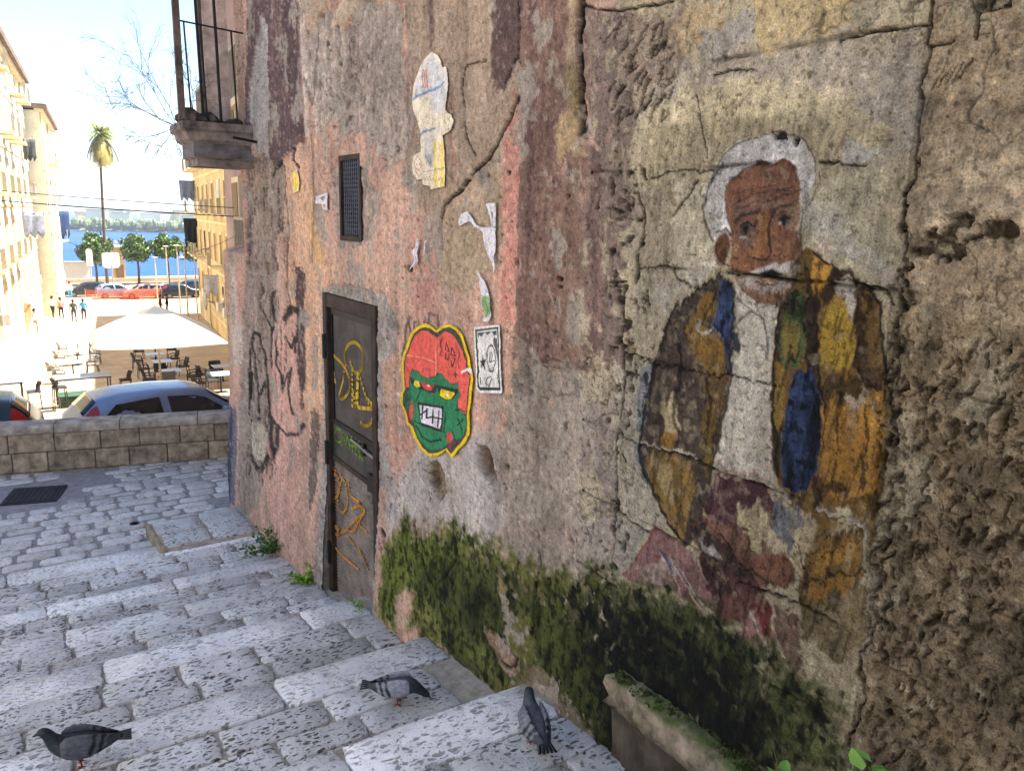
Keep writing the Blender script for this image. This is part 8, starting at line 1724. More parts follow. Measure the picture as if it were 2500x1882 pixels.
def facade_house(name, p0, p1, depth, zb, zt, mat, label, side, cols, floors, fl_h, rnd, cornice=True, win=(.95, 1.7), balcony=.5, shut=M_SHUT, base=1.2):
    """a house whose street face runs from p0 to p1; side = +1 if the body lies to the right of that line"""
    a, b = Vector(p0), Vector(p1); u = (b-a); ln = u.length; u.normalize(); n = Vector((u.y, -u.x))*side     # into the body
    ang = math.atan2(u.y, u.x); t = empty(name, (a.x, a.y, zb), label, 'building', rz=ang)
    s = -side                                            # local +y = left of u ; body on -side
    D = lambda y: y*s                               # local y of depth into the body
    def bx(mb, x0, x1, y0, y1, z0, z1): mb.box((x0, min(D(-y0), D(-y1)), z0), (x1, max(D(-y0), D(-y1)), z1))
    mb = MB(); bx(mb, 0, ln, 0, -depth, 0, zt-zb); mb.build('wall', mat, t)
    if cornice:
        mb = MB(); bx(mb, -.2, ln+.2, .35, -.3, zt-zb-.15, zt-zb+.12); mb.build('cornice', M_PALE, t)
        mb = MB(); bx(mb, -.3, ln+.3, .6, -depth, zt-zb+.12, zt-zb+.5); mb.build('roof_edge', M_TILE, t)
    for f in range(floors):
        z = base+f*fl_h
        mb = MB(); bx(mb, 0, ln, .05, 0, z-.75, z-.6); mb.build('string_course', M_PALE, t)
        for c in cols:
            w, h = win; x = c*ln; dr = rnd.random()
            fr = MB(); bx(fr, x-w/2-.13, x+w/2+.13, .07, .0, z-.1, z+h+.15); fo = fr.build('window', M_PALE, t)
            mb = MB(); bx(mb, x-w/2, x+w/2, .09, .02, z, z+h); mb.build('shutter' if dr < .9 else 'pane', shut if dr < .9 else M_WGLASS, fo)
            if rnd.random() < balcony and f > 0:
                mb = MB(); bx(mb, x-w*.9, x+w*.9, .85, .05, z-.22, z-.08); bo = mb.build('balcony', M_PALE, t)
                mb = MB(); bx(mb, x-w*.9, x+w*.9, .84, .80, z+.80, z+.86)
                for k in range(9): xx = x-w*.88+k*w*1.76/8; bx(mb, xx-.015, xx+.015, .835, .805, z-.08, z+.80)
                mb.build('railing', M_RAIL, bo)
            elif rnd.random() < .45:
                mb = MB(); bx(mb, x+w*.6, x+w*.6+.75, .4, .02, z+.2, z+.75); mb.build('air_conditioner', M_WHITE, t)
        if rnd.random() < .9:
            pass
    for c in (cols[0]-.5*(cols[1]-cols[0]), (cols[1]+cols[2])/2):
        mb = MB(); x = c*ln; mb.tube([(x, D(-.1), .1), (x, D(-.1), zt-zb-.2)], .06, 8); mb.build('downpipe', M_PIPE, t)
    return t
rnd = random.Random(2)
facade_house('corner_house', (4.0, 7.72), (5.65, 24.6), 9, -5.4, 7.0, M_PINKH, 'mauve plastered house behind the near wall, only a strip visible', 1, (.15, .5, .85), 3, 3.2, rnd)
facade_house('orange_house', (9.3, 30.6), (13.95, 72.), 12, -9.2, 5.2, M_ORANGE, 'orange tenement on the right with air conditioners and laundry, in shade', 1, [i/12+.04 for i in range(12)], 4, 3.3, rnd, win=(.95, 1.9), balcony=.45, base=2.4)
facade_house('cream_house', (-1.82, 30.), (2.18, 74.), 14, -9.2, 9.0, M_CREAM, 'tall sunlit cream apartment house on the left with balconies', -1, [i/11+.05 for i in range(11)], 5, 3.3, rnd, win=(1., 1.9), balcony=.55, shut=M_SHUTP, base=3.2)
facade_house('yellow_house', (3.27, 75.), (5.1, 95.), 12, -9.3, 7.3, M_CREAM, 'lower yellow house beyond the tall cream one on the left', -1, (.12, .38, .62, .88), 4, 3.3, rnd, win=(1., 1.9), balcony=.6, shut=M_SHUTG, base=2.8)
facade_house('bounce_house', (-3.7, -9.), (-4.0, 6.4), 6, -4.4, 6.6, M_BOUNCE, 'unseen pale blue house added across the stairs to reflect fill light', -1, (.15, .4, .65, .88), 3, 3.2, rnd, base=2.2)  # unseen house added so its sunlit face throws light onto the shaded wall
# canopy on the cream house
cn = empty('shop_awning', (.2, 60, -6.0), 'thin slanting shop awning on the sunlit cream house', 'awning'); mb = MB(); mb.add([(0, -3, .3), (1.3, -3, -.25), (1.7, 3, -.1), (.45, 3, .55), (0, -3, .26), (1.3, -3, -.29), (1.7, 3, -.14), (.45, 3, .51)], [(0, 1, 2, 3), (7, 6, 5, 4), (0, 4, 5, 1), (1, 5, 6, 2), (2, 6, 7, 3), (3, 7, 4, 0)]); mb.build('cloth', M_PALE, cn)
mb = MB(); mb.tube([(1.3, -3, -.27), (1.7, 3, -.12)], .04, 6); mb.build('front_bar', M_PIPE, cn)
# laundry
def laundry(loc, w, h, hexc, label, ang):
    t = empty('laundry', loc, label, 'laundry', 'laundry hung on the houses', ang); r_ = random.Random(int(loc[1]*10)); v = []; f = []; nx = 9; nz = 7
    for j in range(nz):
        for i in range(nx): v.append(((i/(nx-1)-.5)*w*(1-.1*j/nz), .09*math.sin(i*1.7+j*.4)*(.4+j/nz)+r_.uniform(-.02, .02), -h*j/(nz-1)*(1+.12*math.sin(i*2.1))))
    for j in range(nz-1):
        for i in range(nx-1): k = j*nx+i; f.append((k, k+1, k+nx+1, k+nx))
    o = pydata('cloth', v, f, plain('cloth_'+hexc, hexc, .9, .2, var=.2, scale=4), t, smooth=True); md = o.modifiers.new('thick', 'SOLIDIFY'); md.thickness = .012
    mb = MB(); mb.tube([(-w*.6, 0, .0), (w*.6, 0, .0)], .012, 5); mb.build('line', M_RAIL, t); return t
laundry((1.75, 60., -.5), 1.3, 1.5, '8d93a8', 'grey-blue sheet hung out on the cream house', R(10))
laundry((2.0, 62., 4.2), .8, 1.3, '4c4e50', 'dark cloth hung high on the cream house', R(20))
laundry((5.25, 94., -.6), 1.6, 2.6, '2c3f66', 'dark blue cloth at the corner of the yellow house', R(25))
laundry((13.2, 70., -.8), 1.1, 2.2, '22262c', 'black cloth on the orange house', R(-20)); laundry((12.9, 69, 2.2), 1.2, 1.5, '6a7690', 'blue-grey cloth high on the orange house', R(-20))
laundry((11.9, 56., -4.4), 1.4, 1.3, 'a9aabd', 'pale striped cloth low on the orange house', R(-15))
# satellite dish on the orange house
ds = empty('satellite_dish', (11.75, 58., -6.3), 'grey satellite dish low on the orange house', 'satellite dish'); mb = MB(); rings = []
for k in range(6): q = k/5*.75; rings.append([(-.35*(1-math.cos(q)) if 0 else -.3+.5*(q*q)*-.0-.0+.28*q*q, .95*q*math.cos(t)-0, .95*q*math.sin(t)) for t in [2*math.pi*j/16 for j in range(16)]])
mb.loft(rings[1:], cap=True); mb.build('dish', M_GREYP, ds, smooth=True); mb = MB(); mb.tube([(-.3, 0, 0), (.5, 0, -.2)], .04, 6); mb.build('arm', M_GREYP, ds)
# ---- wires across the street
M_CABLE = plain('black_cable', '1b1d22', .6, .3)
for i, (za, zb, lab) in enumerate(((.10, -.17, 'thicker lower black cable across the street'), (.33, .06, 'thin upper black cable across the street'))):
    c = bpy.data.objects.new('cable', None); bpy.data.objects.remove(c)
    mb = MB(); mb.tube([(-2.5+8.3*k/14, 22+i*.3, za+.02+(zb-za)*(k/14*8.3-2.5)/5-.10*math.sin(math.pi*k/14)*.6) for k in range(15)], .014-.004*i, 5); tag(mb.build('cable', M_CABLE), lab, 'cable', 'cables across the street')
mb = MB(); mb.tube([(.9+.3*k, 20.5, -.65-.16*k+.012*k*k) for k in range(16)], .006, 4); tag(mb.build('cable', M_CABLE), 'faint sagging cable in front of the round trees', 'cable', 'cables across the street')
# ---- café furniture
M_WICKD = plain('dark_wicker', '2b2a2c', .7, .3, var=.3, scale=40, bmp=.4, bs=120, rnd=.2); M_WICKG = plain('grey_wicker', '6f6f6a', .7, .3, var=.3, scale=40, bmp=.4, bs=120, rnd=.2); M_TOP = plain('table_top', '9fa7b4', .35, .5, var=.12, rnd=.1); M_LEGS = plain('table_metal', '35363a', .5, .4, .5)
def chair(mat, tall=False):
    t = empty('cafe_chair' if not tall else 'bar_stool'); sh = .75 if tall else .44; w = .40 if tall else .50; bt = 1.05 if tall else .82
    mb = MB(); mb.cbox((0, 0, sh), (w, w, .05)); mb.build('seat', mat, t, bevel=.015)
    mb = MB(); rings = []
    for z, x in ((sh-.02, -.44*w), (sh+.15, -.48*w), (bt-.03, -.62*w), (bt, -.64*w)): rings.append([(x+.10*abs(q)**2-.02*0, q*w*.5*1.0, z) for q in (-1, -.6, 0, .6, 1)]+[(x+.10*abs(q)**2+.025, q*w*.46, z) for q in (1, .6, 0, -.6, -1)])
    mb.loft(rings); mb.build('backrest', mat, t, smooth=False)
    for sx in (-1, 1):
        for sy in (-1, 1): mb = MB(); mb.tube([(sx*w*.40, sy*w*.42, sh-.02), (sx*w*.50, sy*w*.5, 0)], .016, 6); mb.build('leg', M_LEGS if tall else mat, t)
        if not tall: mb = MB(); mb.tube([(-.26, sx*.25, .66), (.0, sx*.27, .65), (.18, sx*.26, .62), (.2, sx*.25, .44)], .022, 6); mb.build('armrest', mat, t)
    if tall: mb = MB(); q = w*.47; mb.tube([(q, q, .3), (-q, q, .3), (-q, -q, .3), (q, -q, .3), (q, q, .3)], .012, 5); mb.build('foot_rail', M_LEGS, t)
    return t
def table(kind):
    t = empty('cafe_table' if kind != 'bar' else 'bar_table')
    if kind == 'bar':
        mb = MB(); 
        for k in range(10): mb.cbox((0, -.36+.08*k, 1.03), (1.7, .07, .03))
        mb.build('slatted_top', M_TOP, t); mb = MB(); mb.cbox((0, 0, .99), (1.68, .78, .04)); mb.build('apron', M_LEGS, t)
        for sx in (-.8, .8):
            for sy in (-.35, .35): mb = MB(); mb.cbox((sx, sy, .49), (.045, .045, .98)); mb.build('leg', M_LEGS, t)
    else:
        mb = MB(); mb.cbox((0, 0, .725), (.8, .8, .03)); mb.build('table_top', M_TOP, t, bevel=.01); mb = MB(); mb.tube([(0, 0, .02), (0, 0, .71)], .035, 8); mb.build('pedestal', M_LEGS, t); mb = MB(); mb.cbox((0, 0, .012), (.46, .46, .024)); mb.build('foot_plate', M_LEGS, t)
    return t
protos = {('c', 0): chair(M_WICKD), ('c', 1): chair(M_WICKG), ('s', 0): chair(M_WICKD, True), ('t', 0): table('low'), ('t', 1): table('bar')}; used = set()
def put(key, x, y, rz, label, cat, group):
    o = protos[key] if key not in used else copy_tree(protos[key]); used.add(key); o.location = (x, y, gz(y)+.002); o.rotation_euler = (0, 0, rz); return tag(o, label, cat, group)
rnd = random.Random(9); GC = 'cafe chairs around the tables'; GT = 'cafe tables on the square'
rowsL = [((3.01, 50.3), 'farthest'), ((2.6, 44.7), 'middle'), ((2.12, 40.1), 'nearest')]
for (x, y), w in rowsL:
    put(('t', 0), x, y, R(4), w+' low table of the sunlit left row', 'table', GT)
    put(('c', 1), x-.78, y+.05, rnd.uniform(-.15, .15), 'grey wicker chair left of the %s table of the left row' % w, 'chair', GC)
    put(('c', 1), x+.80, y-.1, math.pi+rnd.uniform(-.2, .2), 'grey wicker chair right of the %s table of the left row' % w, 'chair', GC)
    put(('c', 0), x+.85, y+.9, math.pi+rnd.uniform(-.2, .2), 'dark wicker chair at the far right of the %s table, left row' % w, 'chair', GC)
put(('c', 1), 1.45, 37.9, .1, 'grey wicker chair in front of the left row of low tables', 'chair', GC)
for (x, y), w in zip([(6.33, 45.2), (5.77, 41.2), (5.51, 37.3), (5.16, 33.1)], ('farthest', 'second farthest', 'second nearest', 'nearest')):
    put(('t', 0), x, y, R(3), w+' low table under the parasol row', 'table', GT)
    put(('c', 0), x-.80, y+.1, rnd.uniform(-.2, .2), 'dark wicker chair left of the %s table under the parasol row' % w, 'chair', GC)
    put(('c', 0), x+.82, y, math.pi+rnd.uniform(-.2, .2), 'dark wicker chair right of the %s table under the parasol row' % w, 'chair', GC)
    if y < 40: put(('c', 0 if y > 35 else 1), x-.25, y-.85, math.pi/2+rnd.uniform(-.3, .3), 'wicker chair on the near side of the %s table under the parasol row' % w, 'chair', GC)
for (x, y), w in zip([(7.45, 34.5), (6.35, 29.8)], ('farther', 'nearer')):
    put(('t', 0), x, y, 0, w+' low table at the right edge beside the wall', 'table', GT)
    put(('c', 0), x-.8, y, .1, 'dark chair left of the %s table at the right edge' % w, 'chair', GC); put(('c', 0), x-.1, y+.85, -math.pi/2, 'dark chair behind the %s table at the right edge' % w, 'chair', GC)
put(('t', 1), 1.85, 30.0, R(2), 'tall slatted bar table behind the grey car', 'table', GT); put(('t', 1), -.75, 30.2, R(2), 'tall bar table cut by the left edge of the view', 'table', GT)
put(('s', 0), .36, 28.6, math.pi, 'black bar stool standing alone between the two bar tables', 'stool', 'bar stools'); put(('s', 0), 1.05, 28.0, .1, 'black bar stool at the left end of the slatted bar table', 'stool', 'bar stools'); put(('s', 0), 3.2, 30.3, math.pi, 'low-backed stool at the right end of the slatted bar table', 'stool', 'bar stools')
# green crate under the bar table
cr = empty('storage_box', (1.45, 28.6, gz(28.6)), 'dark green lidded box under the bar table', 'box'); mb = MB(); mb.box((-.4, -.3, 0), (.4, .3, .5)); mb.build('tub', plain('green_plastic', '1f3d2b', .5, .4, rnd=.1), cr, bevel=.03); mb = MB(); mb.box((-.43, -.33, .5), (.43, .33, .58)); mb.build('lid', plain('green_lid', '2a4a33', .5, .4), cr, bevel=.02)
# parasol
um = empty('parasol', (4.55, 31.6, gz(31.6)), 'large square cream parasol over the cafe tables', 'parasol', rz=R(-4)); M_CANV = plain('canvas', 'dcd7c8', .9, .2, var=.05, scale=3); hz = 3.35; ez = 2.15; W_ = 2.2
mb = MB(); mb.box((-.035, -.035, 0), (.035, .035, 3.3)); mb.build('pole', M_PIPE, um); mb = MB(); mb.box((-.5, -.5, 0), (.5, .5, .08)); mb.build('base_plate', M_GREYP, um)
nseg = 8
for k, (sx, sy) in enumerate((((-1, -1), (1, -1)), ((1, -1), (1, 1)), ((1, 1), (-1, 1)), ((-1, 1), (-1, -1)))):
    A, B = Vector((*sx, 0))*W_, Vector((*sy, 0))*W_; v = []; f = []
    for j in range(nseg+1):
        for i in range(nseg+1): q = A.lerp(B, i/nseg)*(j/nseg); s = j/nseg; v.append((q.x, q.y, hz-(hz-ez)*(s*.85+.15*s*s)+.04*math.sin(math.pi*i/nseg)*s*-1.5))
    for j in range(nseg):
        for i in range(nseg): a = j*(nseg+1)+i; f.append((a, a+nseg+1, a+nseg+2, a+1))
    o = pydata('canopy_panel', v, f, M_CANV, um, smooth=True); md = o.modifiers.new('t', 'SOLIDIFY'); md.thickness = .012
for sx in (-1, 1):
    for sy in (-1, 1): mb = MB(); mb.tube([(sx*.1, sy*.1, hz-.12), (sx*W_*.97, sy*W_*.97, ez-.03)], .018, 5); mb.build('rib', M_PIPE, um)
# ---- cars
def car(name, loc, ang, label, hexc, sc=(1, 1, 1), tint_reflection='10161a', detail=True):
    t = empty(name, loc, label, 'car', 'cars parked around the square', ang); t.scale = sc; P_ = plain('paint_'+hexc+name, hexc, .25, .6, .35, var=.06, scale=2); G = glass('carglass', tint_reflection, .06)
    #        x    belt  roof  wB   wR
    S_ = [(0., .62, .64, .68, .60), (.05, .92, .96, .76, .66), (.22, 1.0, 1.16, .80, .62), (.48, 1.02, 1.41, .82, .58), (.9, 1.0, 1.475, .84, .59), (1.6, .97, 1.49, .85, .60), (2.2, .95, 1.455, .85, .59), (2.45, .945, 1.40, .85, .585), (2.8, .94, 1.16, .845, .62), (3.1, .93, .965, .83, .68), (3.55, .86, .89, .80, .64), (3.88, .74, .77, .74, .58), (4.02, .55, .57, .66, .5)]
    lerp = lambda x: [float(np.interp(x, [s[0] for s in S_], [s[k] for s in S_])) for k in range(1, 5)]
    def ring(x):
        b, r_, wb, wr = lerp(x); h = r_-b
        half = [(wb*.86, .2), (wb*.97, .3), (wb*1.0, .55*min(1, b/.9)), (wb*.99, b-.08), (wb*.965, b), (wr+(wb*.965-wr)*.12, b+h*.80), (wr*.90, b+h*.945), (wr*.55, b+h*.99), (0, r_)]
        return [(x, -y, z) for y, z in half]+[(x, y, z) for y, z in half[-2::-1]]
    xs = sorted(set(list(np.linspace(0, 4.02, 34))+[s[0] for s in S_])); mb = MB(); mb.loft([ring(x) for x in xs]); mb.build('body', P_, t, smooth=True)
    def win(poly, side, mat, nm, off=.006, par=t):          # poly in (x, u): u 0 belt .. 1 shoulder
        v = []
        for x, u in poly:
            b, r_, wb, wr = lerp(x); h = r_-b; y = wb*.965+((wr+(wb*.965-wr)*.12)-wb*.965)*u; v.append((x, side*(y+off), b+h*.80*u))
        vi = [(p[0], p[1]-side*.02, p[2]) for p in v]; n = len(v); return pydata(nm, v+vi, [tuple(range(n)), tuple(range(2*n-1, n-1, -1))]+[(i, (i+1) % n, n+(i+1) % n, n+i) for i in range(n)], mat, par)
    for s in (-1, 1):
        win([(.62, .08), (.58, .35), (.78, .86), (1.55, .97), (1.60, .06)], s, G, 'side_window'); win([(1.75, .06), (1.70, .97), (2.20, .95), (2.42, .88), (2.86, .10)], s, G, 'side_window')
        mb = MB(); mb.cbox((2.72, s*.92, 1.02), (.12, .18, .13)); mb.build('wing_mirror', P_, t, bevel=.03)
        mb = MB(); mb.box((1.72, s*.855-.004, .35), (1.735, s*.855+.004, .93)); mb.build('door_seam', M_BLACK, t)
        mb = MB(); mb.box((1.48, s*.87-.012, .80), (1.66, s*.87+.012, .83)); mb.build('door_handle', P_, t)
        v = []
        for x, z in ((.07, .88), (.24, .84), (.40, .98), (.50, 1.22), (.47, 1.33), (.36, 1.27), (.20, 1.08), (.09, .97)):
            b, r_, wb, wr = lerp(x); q = max(0, min(1, (z-b)/max(.05, (r_-b)*.8))); v.append((x-.012, s*(wb*.97+(wr-wb*.97)*q*.88+.014), z))
        n = len(v); vv = v+[(p[0]+.05, p[1]-s*.12, p[2]-.02) for p in v]; pydata('tail_light', vv, [tuple(range(n)), tuple(range(2*n-1, n-1, -1))]+[(i, (i+1) % n, n+(i+1) % n, n+i) for i in range(n)], plain('tail_red', 'a3201d', .25, .5, var=.1), t)
        mb = MB(); mb.cbox((3.84, s*.58, .72), (.22, .26, .14)); mb.build('headlight', glass('lamp_glass', '9aa3ab', .1), t, bevel=.03)
        for x in (.72, 3.28):
            w = empty('wheel', (x, s*.76, .30)); w.parent = t
            mb = MB(); mb.tube([(0, -.1, 0), (0, -.09, 0), (0, .09, 0), (0, .1, 0)], [.27, .30, .30, .27], 20); mb.build('tyre', M_BLACK, w); mb = MB(); mb.tube([(0, -.105, 0), (0, .105, 0)], .19, 16); mb.build('rim', M_STEEL, w)
    def glasspanel(x0, x1, w0, w1, nm):
        v = []; 
        for k in range(6):
            x = x0+(x1-x0)*k/5; b, r_, wb, wr = lerp(x); w = w0+(w1-w0)*k/5
            for q in (-1, -.5, 0, .5, 1): v.append((x, q*w, r_-(r_-b)*(.06 if abs(q) == 1 else .01 if abs(q) == .5 else 0)+.008))
        f = [(k*5+i, k*5+i+1, k*5+5+i+1, k*5+5+i) for k in range(5) for i in range(4)]; o = pydata(nm, v, f, G, t, smooth=True); md = o.modifiers.new('t', 'SOLIDIFY'); md.thickness = .01; return o
    glasspanel(2.50, 3.06, .53, .66, 'windscreen'); glasspanel(.22, .46, .56, .52, 'rear_window')
    mb = MB(); mb.tube([(2.95, -.3, 1.045), (3.05, .3, 1.0)], .008, 4); mb.build('wiper', M_BLACK, t)
    return t
car('hatchback', (.66, 16.55, gz(16.5)), R(5), 'grey-blue hatchback parked just below the parapet', '7888a2')
car('hatchback', (.35, 16.2, gz(16.3)), R(178), 'dark car with sloping rear glass cut by the left edge, below the parapet', '1e2a2c', (1.05, 1.05, 1.13), '6b5a45')  # tan glass colour paints in a reflection on the sloping rear window
for x, y, a, hx, lab in ((5.2, 91., 176, '20262b', 'dark car at the left end of the far parked row'), (7.3, 88.6, 3, '6f86a0', 'blue-grey car behind the orange netting'), (10.0, 87.5, 182, 'a5807a', 'dull red car behind the orange netting'), (13.0, 86.6, 2, '1b2430', 'black car right of the orange netting'), (15.2, 91.5, 180, '2b3f5e', 'dark blue car half hidden at the right end of the far row')):
    c = car('parked_car', (x if a < 90 else x+3.6, y, gz(y)), R(a), lab, hx, detail=False)
# orange safety netting
nt_ = empty('safety_netting', (6.2, 86, gz(86)), 'orange plastic safety netting in front of the far parked cars', 'netting'); M_NET = plain('orange_net', 'c8542a', .7, .3, var=.2)
for k in range(5):
    mb = MB(); mb.tube([(k*1.7, -.1*k*.3, 0), (k*1.7, -.1*k*.3, 1.25)], .025, 6); mb.build('post', M_GREYP, nt_)
mb = MB()
for j in range(9): mb.tube([(k*.42, -.03*k*.42+.04*math.sin(k*1.1), .12+.12*j-.06*abs(math.sin(k*.77))) for k in range(17)], .022, 4)
for k in range(40): mb.tube([(k*.17, -.03*k*.17, .1), (k*.17, -.03*k*.17, 1.14)], .016, 4)
mb.build('net', M_NET, nt_)
# ---- people
def person(loc, rz, label, top, legs, hair='231a14', pose='walk', sc=1.):
    r = .22 if pose == 'walk' else .06
    J = {'pelvis': (0, 0, .95), 'waist': (0, 0, 1.1), 'chest': (.02, 0, 1.32), 'neck': (.02, 0, 1.48), 'head': (.05, 0, 1.58), 'crown': (.05, 0, 1.70)}
    Rd = {'pelvis': (.15, .13), 'waist': (.14, .11), 'chest': (.17, .12), 'neck': (.06, .06), 'head': (.085, .095), 'crown': (.07, .08)}
    E_ = [('pelvis', 'waist'), ('waist', 'chest'), ('chest', 'neck'), ('neck', 'head'), ('head', 'crown')]
    for s, n in ((-1, 'r'), (1, 'l')):
        f = s*r
        J.update({n+'hip': (0, s*.10, .88), n+'knee': (f*.7+.05, s*.11, .49), n+'ank': (f*1.1-.04, s*.11, .09), n+'toe': (f*1.1+.13, s*.13, .04), n+'sh': (.02, s*.19, 1.40), n+'el': (-f*.5-.02, s*.25, 1.13), n+'wr': (-f*.7+.10, s*.24, .90), n+'hand': (-f*.7+.14, s*.23, .82)})
        Rd.update({n+'hip': (.10, .10), n+'knee': (.065, .065), n+'ank': (.045, .045), n+'toe': (.04, .03), n+'sh': (.065, .065), n+'el': (.048, .048), n+'wr': (.034, .034), n+'hand': (.035, .025)})
        E_ += [('pelvis', n+'hip'), (n+'hip', n+'knee'), (n+'knee', n+'ank'), (n+'ank', n+'toe'), ('chest', n+'sh'), (n+'sh', n+'el'), (n+'el', n+'wr'), (n+'wr', n+'hand')]
    names = list(J); me = bpy.data.meshes.new('tmp'); me.from_pydata([J[k] for k in names], [(names.index(a), names.index(b)) for a, b in E_], []); o = bpy.data.objects.new('tmp', me); COL.objects.link(o)
    md = o.modifiers.new('skin', 'SKIN'); md.use_smooth_shade = True
    for k, sv in zip(names, me.skin_vertices[0].data): sv.radius = Rd[k]; sv.use_root = (k == 'pelvis')
    o.modifiers.new('sub', 'SUBSURF').levels = 1
    dg = bpy.context.evaluated_depsgraph_get(); m2 = bpy.data.meshes.new_from_object(o.evaluated_get(dg)); bpy.data.objects.remove(o)
    for h_ in (top, legs, 'a9785c', '2a2220', hair): m2.materials.append(plain('cl_'+h_, h_, .85, .2, var=.15, scale=8))
    for p in m2.polygons:
        c = p.center; i = 0
        if c.z < .075: i = 3
        elif c.z < .96 and abs(c.y) < .21: i = 1
        elif c.z > 1.47: i = 2
        if abs(c.y) > .19 and c.z < .90: i = 2
        p.material_index = i
    t = empty('person', loc, label, 'person', rz=rz); t.scale = (sc,)*3; link('body', m2, None, t)
    mb = MB(); rings = []
    for z, rr, x in ((1.56, .085, .0), (1.62, .112, .01), (1.70, .112, .025), (1.77, .085, .04), (1.80, .03, .05)): rings.append([(x+rr*1.0*math.cos(q), rr*.88*math.sin(q), z+(.05*max(0, math.cos(q)) if z < 1.65 else 0)) for q in [2*math.pi*k/12 for k in range(12)]])
    mb.loft(rings); mb.build('hair', plain('hair_'+hair, hair, .8, .3), t, smooth=True)
    return t
for (x, y), rz, lab, top, legs, pose in (((4.13, 70.2), 92, 'person in dark grey jacket and trousers walking away on the square', '3a3c3f', '3c3d42', 'walk'), ((4.85, 70.6), 88, 'person in a bright blue vest and dark trousers beside the dark jacket', '2f7fc4', '26282c', 'walk'), ((2.85, 73.8), 60, 'person in a white top and black trousers near the sunlit house', 'd8d4cc', '1d1d20', 'walk'), ((3.4, 72.6), 120, 'person in a white and red shirt and dark shorts near the sunlit house', 'c97a6a', '2a2c30', 'stand'), ((5.05, 88.5), -90, 'person in white and light blue near the far dark car', 'e0dcd2', '4f9fd6', 'stand'), ((10.75, 72.), 0, 'person in black standing behind the parasol, left of a pair', '1c1d20', '3c4656', 'stand'), ((11.35, 72.4), 180, 'person in black standing behind the parasol, right of a pair', '17181b', '2f3744', 'stand'), ((1.3, 63.2), -60, 'person in a white apron close to the sunlit facade', 'e2ddd0', '8f8371', 'stand')):
    person((x, y, gz(y)), R(rz), lab, top, legs, pose=pose)
# ---- trees
def tree_leafmat(name, a, b): return leaf_mat(name, a, b)
M_TREE = leaf_mat('tree_leaf', '2f4a12', '566f1c'); M_BARK = plain('bark', '5b4a3a', .9, .2, var=.3, scale=3, bmp=.5)
def round_tree(loc, cz, r_, label, seed, n=5200):
    rn = random.Random(seed); t = empty('round_tree', loc, label, 'tree', 'clipped trees along the quay'); mb = MB(); mb.tube([(0, 0, 0), (.05, 0, cz*.4), (0, .05, cz*.75), (0, 0, cz)], [.16, .13, .12, .07], 8)
    for k in range(7): a = k*.9; mb.tube([(0, 0, cz*.68), (math.cos(a)*r_*.35, math.sin(a)*r_*.35, cz*.9), (math.cos(a)*r_*.7, math.sin(a)*r_*.7, cz*1.05)], [.07, .045, .02], 5)
    mb.build('trunk', M_BARK, t); clumps = []
    for k in range(64):
        d = Vector((rn.gauss(0, 1), rn.gauss(0, 1), rn.gauss(0, 1))).normalized()*r_*rn.uniform(.35, .85); d.z *= .88; clumps.append((d, r_*rn.uniform(.2, .34)))
    lv = MB()
    for k in range(n):
        c, rr = rn.choice(clumps); d = Vector((rn.gauss(0, 1), rn.gauss(0, 1), rn.gauss(0, 1))).normalized(); p = c+d*rr*rn.uniform(.6, 1.1); s = rn.uniform(.13, .24); e = (d+Vector((rn.gauss(0, .6), rn.gauss(0, .6), rn.gauss(0, .6)))).normalized(); a = e.orthogonal().normalized(); b = e.cross(a)
        p = p+Vector((0, 0, cz)); lv.add([p+a*s, p+b*s*.6, p-a*s, p-b*s*.6], [(0, 1, 2, 3)])
    lv.build('crown', M_TREE, t)
round_tree((8.9, 105, -9.2), 4.1, 2.2, 'round clipped tree at the left, beside the palm', 1); round_tree((13.5, 105.2, -9.2), 4.45, 2.0, 'round clipped tree in the middle, right of the palm', 2); round_tree((16.9, 105.4, -9.2), 4.55, 2.0, 'round clipped tree right of the middle one, its crown touching it', 3); round_tree((20.6, 105.6, -9.2), 4.0, 1.9, 'round clipped tree half hidden by the orange house', 4)
pt = empty('palm_tree', (10.2, 104., -9.2), 'tall thin palm with shaggy crown standing before the bay', 'tree'); Zt = 17.2
mb = MB(); mb.tube([(-.3+.02*k+.25*(k/10)**2, 0, Zt*k/10) for k in range(11)], [.19-.008*k for k in range(11)], 9); mb.build('trunk', M_BARK, pt); M_FROND = leaf_mat('palm_frond', '5a6a1c', '97973a'); M_DEAD = leaf_mat('dead_frond', '8f7a3c', '9a8f48'); rn = random.Random(6)
def frond(mb, a, el, l, droop):
    p = Vector((.15, 0, Zt)); d = Vector((math.cos(a)*math.cos(el), math.sin(a)*math.cos(el), math.sin(el))); pts = [p]
    for k in range(7): d = (d+Vector((0, 0, -droop))).normalized(); p = p+d*l/7; pts.append(p)
    s = Vector((-math.sin(a), math.cos(a), 0))
    for k in range(2, 7):
        for q in (-1, 1):
            for e in range(2): b = pts[k].lerp(pts[k+1], e/2); w = .55*l*.35; tp = b+s*q*w+(pts[k+1]-pts[k])*1.1+Vector((0, 0, -.22)); u = (pts[k+1]-pts[k])*.28; mb.add([b-u, b+u, tp], [(0, 1, 2)])
    mb.tube(pts, [.035]*8, 3, cap=False)
mb = MB()
for k in range(70): frond(mb, rn.uniform(0, 6.28), rn.uniform(-.9, 1.4), rn.uniform(1.0, 1.8), rn.uniform(.08, .22))
mb.build('crown', M_FROND, pt); mb = MB()
for k in range(60): frond(mb, rn.uniform(0, 6.28), rn.uniform(-1.4, -.3), rn.uniform(1.5, 3.6), .28)
mb.build('dead_skirt', M_DEAD, pt)
